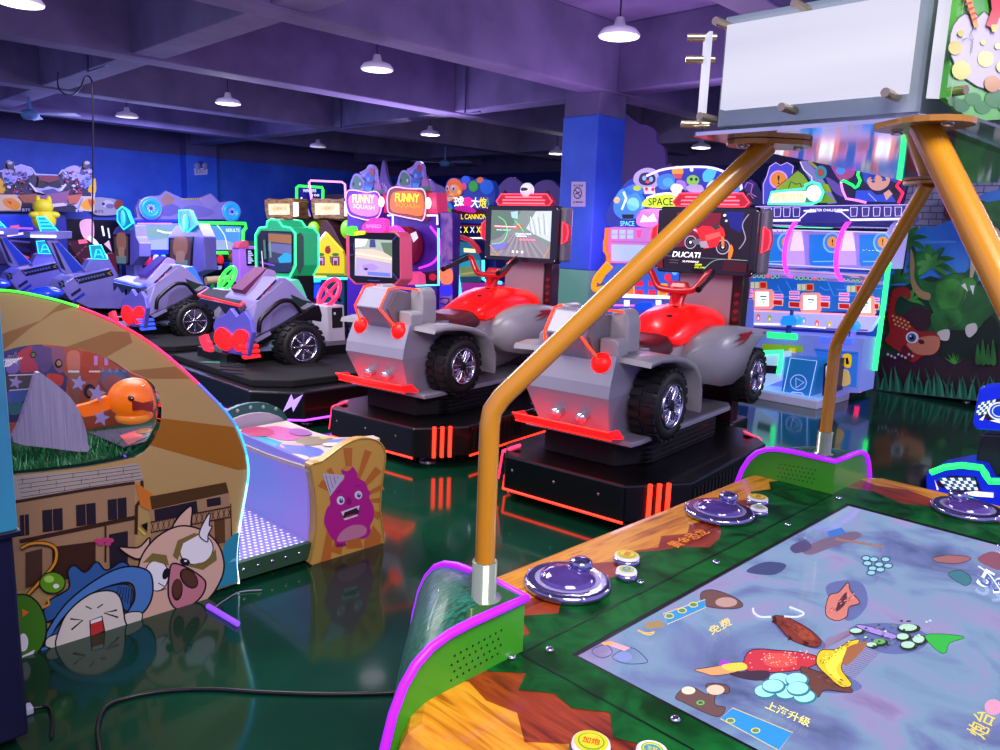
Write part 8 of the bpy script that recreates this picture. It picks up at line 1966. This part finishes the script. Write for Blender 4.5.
g = G(); slab(g, 'X', PX_ - 0.12, h4, [(0, 255), (690, 285), (640, 360), (0, 330)], 0.2, LB('#b8b4e8', 0.45)); A = art_on(g, 'X', PX_ - 0.122, h4, 0.0003)
for x, y, h in ((92, 288, '#e05050'), (148, 292, '#98a020'), (320, 302, '#6aa0a0'), (385, 318, '#f06030'), (448, 322, '#c8b030'), (585, 330, '#d06080')):
    A.ell(x, y, 10, 18, LB(h, 0.6)); A.ell(x, y + 4, 5, 9, LB('#e8d8e0', 0.6))
A.line([(0, 330), (640, 352)], 8, LB('#5a50a0', 0.4)); A.line([(40, 318), (200, 322)], 6, led('#ffffff', 1.0)); A.line([(280, 330), (430, 340)], 6, led('#ffffff', 0.9)); BB_(g, 'prize_shelf', None, 'pale shelf printed with little figures')
for cx, cy in ((242, 302), (535, 330)):
    g = G(); slab(g, 'X', PX_ - 0.26, h4, [(cx - 42, cy + 5), (cx - 30, cy - 22), (cx + 25, cy - 24), (cx + 44, cy - 2), (cx + 38, cy + 24), (cx - 36, cy + 26)], 0.16, LB('#2090e8', 0.55), 0.008); q_ = onX(*h4(cx + 4, cy + 22), PX_ - 0.18); g.tube([q_, q_ - V((0, 0, 0.12))], 0.03, mat('#1a3a90', 0.4), 8); q2_ = onX(*h4(cx + 16, cy - 26), PX_ - 0.18); g.tube([q2_, q2_ + V((0, 0, 0.06))], 0.02, mat('#1a5ab0', 0.4), 8); BB_(g, 'coin_hopper', None, 'bright blue coin hopper')
# lower body, light bars, doors
LX = 7.85
g = G(); slab(g, 'X', LX, h4, [(60, 360), (620, 395), (590, 665), (60, 640)], 0.4, LB('#7a88d8', 0.25)); BB_(g, 'lower_body')
g = G(); slab(g, 'X', LX - 0.03, h4, [(135, 360), (280, 370), (280, 398), (135, 388)], 0.03, led('#20ff70', 1.3)); BB_(g, 'green_light_bar', None, 'green glowing bar')
g = G(); slab(g, 'X', LX - 0.03, h4, [(400, 385), (555, 396), (555, 422), (400, 412)], 0.03, led('#3858ff', 1.0)); BB_(g, 'blue_light_bar', None, 'blue glowing bar')
g = G(); slab(g, 'X', LX - 0.02, h4, [(110, 420), (310, 430), (310, 462), (110, 455)], 0.03, LB('#7aa018', 0.4)); slab(g, 'X', LX - 0.03, h4, [(245, 440), (275, 440), (275, 465), (245, 465)], 0.03, LB('#c8b020', 0.5)); BB_(g, 'coin_door')
g = G(); slab(g, 'X', LX - 0.02, h4, [(370, 440), (590, 460), (580, 635), (440, 620)], 0.025, LB('#2a70d0', 0.35)); A = art_on(g, 'X', LX - 0.022, h4, 0.0003); A.poly([(515, 475), (555, 475), (552, 535), (520, 530)], LB('#d8b018', 0.5), True); A.poly([(528, 490), (540, 488), (546, 520), (530, 522)], BLACK); A.poly([(490, 560), (540, 550), (550, 620), (490, 625)], LB('#c8a868', 0.4), True); A.line([(375, 450), (588, 470)], 4, LB('#1a4aa0')); BB_(g, 'printed_door')
g = G(); slab(g, 'X', LX - 0.25, h4, [(95, 470), (215, 460), (200, 600), (90, 640)], 0.2, LB('#a8c8f0', 0.45)); slab(g, 'X', LX - 0.26, h4, [(115, 525), (185, 530), (185, 570), (115, 565)], 0.01, mat('#2a2a38', 0.4)); ptube(g, 'X', LX - 0.27, h4, [(100, 490), (120, 462), (210, 458), (200, 530), (192, 570)], 0.025, led('#30ff90', 1.4)); BB_(g, 'prize_chute', None, 'prize chute with a green glowing rim')
KX = 7.62
g = G(); slab(g, 'X', KX, h4, [(225, 485), (400, 500), (350, 695), (205, 670)], 0.3, LB('#1a70b8', 0.3), 0.004); A = art_on(g, 'X', KX - 0.001, h4, 0.0003); PL = LB('#a8b8f8', 0.8); A.line([(215, 668), (252, 490), (385, 505), (345, 690)], 4, PL); A.line([(280, 590), (280, 640), (320, 612)], 4, PL, True); A.ell(292, 612, 42, 40, LB('#a8b8f8', 0.5)); A.ell(292, 612, 38, 36, LB('#1a70b8', 0.3)); A.line([(280, 590), (280, 640), (320, 612)], 4, PL, True); A.line([(240, 680), (262, 660), (310, 665), (330, 690)], 4, PL); BB_(g, 'foot_door', None, 'blue front door with a triangle mark')
g = G(); slab(g, 'X', KX + 0.02, h4, [(420, 520), (485, 495), (470, 660), (410, 680)], 0.25, mat('#24264a', 0.4)); slab(g, 'X', KX + 0.01, h4, [(430, 530), (475, 515), (465, 640), (425, 650)], 0.01, LB('#d0d4f0', 0.7)); BB_(g, 'side_door')
g = G(); pa, pb_ = onZ(817, 409.7, 0), onZ(859, 398.2, 0); g.prism([(7.5, 3.05, 0.0), (8.3, 3.05, 0), (8.3, yl, 0), (7.5, yl, 0)], (0, 0, 0.085), LB('#a8a8c8', 0.12), 0.01); g.box(7.51, 8.3, 3.06, yl, 0.085, 0.10, LB('#90b8f0', 0.3)); BB_(g, 'base_platform')
g = G(); g.box(LX - 0.02, 8.2, 3.02, 3.05, 0.08, 0.75, LB('#8a80d8', 0.35)); BB_(g, 'side_panel')
g = G(); g.tube([onY(862, 345, 3.0), onY(859, 392, 3.0)], 0.025, led('#ff1c68', 1.6), 8); BB_(g, 'pink_light', None, 'pink glowing upright')
g = G(); ptube(g, 'X', PX_ - 0.02, b7, [(572, 240), (555, 380), (530, 560), (518, 655)], 0.024, led('#28ff70', 1.6)); BB_(g, 'green_light', None, 'green glowing edge')
g = G(); slab(g, 'X', PX_, b7, [(500, 470), (530, 460), (545, 480), (522, 650), (500, 610), (482, 540)], 0.06, mat('#2048a8', 0.4, emit=0.12)); BB_(g, 'cheek_panel')

# ---- dinosaur cabinet
DX = 9.15
dn = thing('dinosaur_cabinet', 'tall dark cabinet side painted with a green dinosaur over a red baby dinosaur', 'arcade game', (9.4, 2.4, 0))
DB = lambda g, n, p=None, lab=None: part(g, n, p or dn, dn, lab)
c5 = crop(860, 180, 3.129)
g = G(); out = [(52, 650), (75, 350), (82, 250), (105, 235), (140, 180), (195, 145), (235, 145), (300, 120), (330, 80), (390, 40), (470, 20), (620, 10), (640, 720), (440, 692)]
SKY = noise_mat('painted_sky', ['#1a5cc0', '#3a8ade'], 1.6, rough=0.45)
slab(g, 'X', DX, c5, out, 0.06, SKY); A = art_on(g, 'X', DX - 0.001, c5, 0.0003)
GN = [noise_mat('painted_green', [a_, b_], 3.5, rough=0.45, dist=0.6) for a_, b_ in (('#0c3014', '#1c6a2a'), ('#124a1c', '#2a8032'), ('#1c601c', '#48a038'), ('#0a2412', '#123a1c'), ('#2a7a2a', '#58aa48'))]
A.poly([(52, 650), (78, 330), (140, 330), (220, 300), (330, 330), (420, 300), (640, 300), (640, 715), (440, 692)], mat('#143c24', 0.45)); A.poly([(160, 190), (300, 190), (300, 196), (180, 200)], mat('#4a8ad8', 0.45))
A.poly([(100, 450), (170, 395), (240, 410), (240, 450), (180, 480)], mat('#3a1c24', 0.45)); A.poly([(60, 560), (200, 520), (440, 520), (640, 540), (640, 715), (52, 650)], mat('#2c1a28', 0.45)); A.poly([(240, 420), (310, 400), (420, 430), (430, 540), (250, 560)], mat('#0a1c18', 0.45), True)
def palm(cx, cy, s, angs, m):
    for a in angs:
        r = math.radians(a); dx, dy = math.cos(r) * s, math.sin(r) * s
        n_ = (-math.sin(r) * s * 0.16, math.cos(r) * s * 0.16)
        A.poly([(cx, cy), (cx + dx * .5 + n_[0], cy + dy * .5 + n_[1] - s * .12), (cx + dx, cy + dy + s * .12), (cx + dx * .5 - n_[0], cy + dy * .5 - n_[1] - s * .05)], m, True)
A.line([(145, 210), (130, 300)], 9, mat('#4a2c1c', 0.45)); palm(148, 195, 68, (-170, -140, -100, -60, -20, 20, 60, 120, 160), GN[2]); palm(225, 270, 80, (-175, -140, -100, -60, -25, 10, 40, 150), GN[1]); palm(225, 275, 55, (-160, -110, -70, -30, 20, 160), GN[4]); palm(120, 320, 55, (-150, -90, -40, 0, 180), GN[1]); palm(160, 380, 45, (-140, -80, -30, 10), GN[2]); palm(390, 300, 50, (-150, -90, -40), GN[1])
# adult dinosaur: tail, body, thigh, neck, head
OL = mat('#0a2410', 0.45)
A.poly([(160, 215), (168, 205), (180, 230), (178, 270), (186, 310), (215, 330), (250, 310), (290, 290), (330, 290), (350, 270), (345, 200), (320, 170), (312, 120), (330, 80), (370, 60), (400, 70), (460, 60), (620, 50), (620, 220), (430, 250), (420, 200), (400, 190), (380, 230), (370, 270), (370, 330), (420, 330), (440, 400), (380, 450), (330, 470), (280, 470), (250, 490), (210, 485), (225, 440), (260, 400), (230, 380), (190, 370), (168, 330), (160, 270)], GN[0], False)
A.poly([(185, 310), (230, 320), (300, 295), (330, 310), (320, 390), (250, 430), (215, 380)], GN[1], True); A.poly([(240, 330), (300, 310), (325, 350), (300, 400), (255, 405)], GN[2], True); A.poly([(160, 215), (172, 260), (172, 310), (195, 345), (220, 355), (218, 375), (185, 365), (160, 320)], mat('#a88a58', 0.45), True); A.poly([(350, 190), (375, 150), (420, 150), (440, 180), (425, 250), (400, 200), (378, 230), (352, 310), (335, 350), (325, 390), (345, 300)], mat('#b8a890', 0.45)); A.poly([(350, 165), (380, 145), (425, 165), (438, 250), (470, 280), (470, 200), (430, 150), (400, 140)], mat('#c8b8a0', 0.45)); A.poly([(325, 100), (400, 70), (480, 70), (480, 130), (400, 130), (345, 160)], GN[1], True)
for i in range(6):
    A.poly([(415 + i * 12, 175 + i * 10), (427 + i * 12, 182 + i * 10), (415 + i * 10, 198 + i * 10)], WHITE)
A.poly([(320, 315), (350, 305), (365, 325), (350, 345), (325, 340)], GN[2], True); A.poly([(318, 330), (330, 322), (340, 350)], WHITE); A.poly([(345, 330), (360, 330), (355, 360)], WHITE); A.poly([(385, 310), (405, 310), (408, 330), (388, 330)], mat('#b0b0a8', 0.4)); A.poly([(225, 420), (300, 400), (320, 440), (270, 470), (240, 480)], GN[1], True); A.poly([(340, 400), (390, 400), (385, 450), (350, 470)], GN[0], True); A.poly([(245, 475), (280, 468), (278, 500), (252, 498)], mat('#c8c4c0', 0.4), True); A.poly([(335, 455), (362, 448), (368, 470), (345, 492), (332, 478)], mat('#c8c4c0', 0.4), True)
# red baby dinosaur
RD, RDD = mat('#9a2018', 0.45), mat('#5c0e10', 0.45)
A.poly([(95, 470), (85, 400), (105, 345), (140, 335), (160, 350), (155, 375), (135, 360), (115, 380), (112, 420), (140, 430), (180, 470), (230, 475), (252, 495), (245, 535), (200, 550), (165, 570), (130, 540), (100, 520), (80, 500)], RD, True); A.poly([(150, 510), (200, 490), (245, 490), (250, 520), (230, 545), (185, 545), (160, 530)], mat('#c87a5c', 0.45), True); A.poly([(140, 515), (165, 540), (160, 565), (130, 545)], RDD, True); A.ell(165, 492, 20, 18, WHITE); A.ell(164, 493, 14, 14, mat('#2a6a9a', 0.4)); A.ell(164, 493, 8, 8, BLACK); A.ell(160, 488, 3, 3, WHITE); A.ell(194, 506, 10, 7, RDD, 20)
for i in range(14):
    A.ell(105 + (i % 5) * 12 + (i // 5) * 4, 425 + (i // 5) * 13 + (i % 5) * 5, 3.6, 3.2, mat('#d8b070', 0.45))
for i in range(6):
    A.poly([(84 + i * 3, 460 - i * 18), (78 + i * 3, 450 - i * 18), (88 + i * 3, 446 - i * 18)], RDD)
for i in range(8):
    A.ell(90 + i * 11, 545 + (i % 3) * 5, 4, 4, mat('#c8c0d8', 0.4))
rg2 = random.Random(9)
for i in range(46):
    x = 60 + i * 9.2; yb = 655 + (x - 60) * 0.105; h = rg2.uniform(50, 95); t = rg2.uniform(-22, 22); m = (mat('#1c6a50', 0.45), mat('#2c8a68', 0.45), mat('#145040', 0.45))[i % 3]
    A.poly([(x - 5, yb), (x - 3 + t * .3, yb - h * .5), (x + t, yb - h), (x + 4 + t * .3, yb - h * .5), (x + 5, yb)], m)
for cx, cy in ((295, 570), (395, 560), (300, 575)):
    for a in (-150, -120, -90, -60, -30):
        r = math.radians(a); A.poly([(cx - 3, cy), (cx + 34 * math.cos(r), cy + 34 * math.sin(r)), (cx + 3, cy)], GN[2])
for i in range(4):
    A.poly([(365 + i * 16, 570), (372 + i * 16, 510 - (i % 2) * 14), (382 + i * 16, 570)], GN[1], True)
DB(g, 'painted_side')
g = G(); yd = [onX(*c5(*p), DX).y for p in ((75, 500), (640, 500))]; g.box(DX + 0.06, DX + 1.0, min(yd) + 0.1, max(yd) - 0.08, 0.10, 1.5, mat('#101a24', 0.4), 0.02); DB(g, 'carcass')
g = G(); P_ = [onX(*c5(*p), DX - 0.004) for p in ((50, 655), (440, 697), (640, 722))]; g.tube(P_, 0.012, mat('#8a94a0', 0.3, 0.6), 6); DB(g, 'bottom_edging')
for y in (2.95, 2.2, 1.3):
    g = G(); g.lathe((DX + 0.12, y, 0.0), [(0.035, 0), (0.035, 0.02), (0.015, 0.03), (0.015, 0.1), (0, 0.1)], STEEL, 10); g.lathe((DX + 0.5, y, 0.0), [(0.035, 0), (0.035, 0.02), (0.015, 0.03), (0.015, 0.1), (0, 0.1)], STEEL, 10); DB(g, 'levelling_foot')
# brown monster sign peeping over the dinosaur cabinet
mg = thing('monster_sign', 'small brown monster-shaped sign above the dinosaur cabinet, before the brick pillar', 'sign', (onX(952, 200, 10.4).x, onX(952, 200, 10.4).y, 0))
g = G(); P_ = slab(g, 'X', 10.4, c5, [(262, 90), (268, 62), (290, 52), (320, 55), (345, 62), (340, 100), (318, 120), (280, 128), (262, 112)], 0.06, mat('#6a2c30', 0.5), 0, True); A = art_on(g, 'X', 10.398, c5, 0.0003); A.poly([(278, 92), (312, 82), (316, 104), (282, 110)], mat('#2a4a4a', 0.4)); A.line([(278, 92), (312, 82), (316, 104), (282, 110)], 3, mat('#8aa0a0', 0.4), True)
for x in (275, 292, 310, 328):
    A.poly([(x - 6, 66), (x, 56), (x + 7, 66)], mat('#3a1418', 0.5))
part(g, 'monster_face', mg, mg)
g = G(); q_ = onX(*c5(300, 110), 10.44); g.tube([(q_.x, q_.y, 0), (q_.x, q_.y, q_.z)], 0.04, mat('#3a1c20', 0.5), 8); part(g, 'post', mg, mg)

# ---- children's racer at the right edge, behind the table
KXR = 4.75
kr = thing('kids_racing_car', 'blue children\'s racer with checkered prints and a green glowing rim at the right edge', 'arcade ride', (5.0, 0.9, 0))
KB = lambda g, n, p=None, lab=None: part(g, n, p or kr, kr, lab)
BL = mat('#0a28e0', 0.3, emit=0.22, coat=0.5)
def checker(A, q, nx, ny):
    for i in range(nx):
        for j in range(ny):
            f = lambda u, v: tuple((q[0][k] * (1 - u) + q[1][k] * u) * (1 - v) + (q[3][k] * (1 - u) + q[2][k] * u) * v for k in (0, 1))
            A.poly([f(i / nx, j / ny), f((i + 1) / nx, j / ny), f((i + 1) / nx, (j + 1) / ny), f(i / nx, (j + 1) / ny)], LB('#e8e8ff', 0.5) if (i + j) % 2 else LB('#0a5a70', 0.35))
g = G(); slab(g, 'X', KXR, e7, [(185, 310), (225, 110), (250, 90), (420, 80), (520, 90), (520, 370), (360, 355), (210, 345)], 0.12, BL, 0.01); bk_ = KB(g, 'seat_back', None, 'glossy blue seat back')
g = G(); A = Art(g, frame_on('X', KXR - 0.002, e7), (-1, 0, 0), 0.0003); A.poly([(225, 200), (330, 165), (420, 170), (420, 300), (300, 300), (215, 260)], mat('#2a1c40', 0.4)); checker(A, [(225, 190), (325, 168), (300, 250), (205, 262)], 6, 5); A.ell(345, 235, 66, 52, LB('#e0e0ff', 0.5)); A.ell(345, 235, 56, 44, LB('#1a50b0', 0.4)); A.ell(348, 235, 46, 36, LB('#c8d8ff', 0.5)); A.ell(348, 235, 40, 30, LB('#0a3ac0', 0.4)); A.poly([(230, 285), (265, 255), (250, 290)], LB('#f0f0ff', 0.6)); A.poly([(290, 290), (330, 285), (400, 305), (360, 308)], LB('#f0f0ff', 0.6)); KB(g, 'checkered_print', bk_)
g = G(); slab(g, 'X', KXR + 0.02, e7, [(205, 520), (235, 370), (420, 380), (520, 390), (520, 600), (280, 620)], 0.4, mat('#1a1424', 0.4), 0.01); KB(g, 'dark_housing')
g = G(); slab(g, 'X', KXR - 0.12, h6, [(190, 560), (215, 540), (330, 515), (425, 530), (455, 590), (560, 590), (560, 900), (200, 900)], 0.3, BL, 0.01); bd = KB(g, 'body_shell')
g = G(); ptube(g, 'X', KXR - 0.125, h6, [(212, 552), (270, 530), (340, 522), (422, 532), (440, 560), (456, 588), (560, 590)], 0.018, led('#20ff60', 1.6)); KB(g, 'green_rim', bd, 'green glowing rim')
g = G(); A = Art(g, frame_on('X', KXR - 0.122, h6), (-1, 0, 0), 0.0003); A.poly([(235, 590), (290, 565), (400, 570), (420, 625), (480, 640), (460, 660), (330, 640), (240, 610)], mat('#1c1038', 0.4)); checker(A, [(240, 575), (395, 572), (412, 625), (280, 622)], 9, 4); A.poly([(330, 635), (400, 628), (475, 635), (475, 655), (400, 650)], LB('#f4e8ff', 0.7)); A.poly([(230, 580), (248, 620), (240, 625)], LB('#f0d8f0', 0.6)); KB(g, 'checkered_print', bd)
g = G(); g.lathe(onX(*h6(165, 610), KXR + 0.1), [(0.0, -0.05), (0.10, -0.05), (0.13, -0.03), (0.13, 0.05), (0.1, 0.06), (0, 0.06)], RUB, 24, (0, 1, 0)); KB(g, 'wheel')
g = G(); g.box(KXR, KXR + 0.8, 0.55, 1.2, 0.0, 0.15, BLK, 0.02); KB(g, 'base')
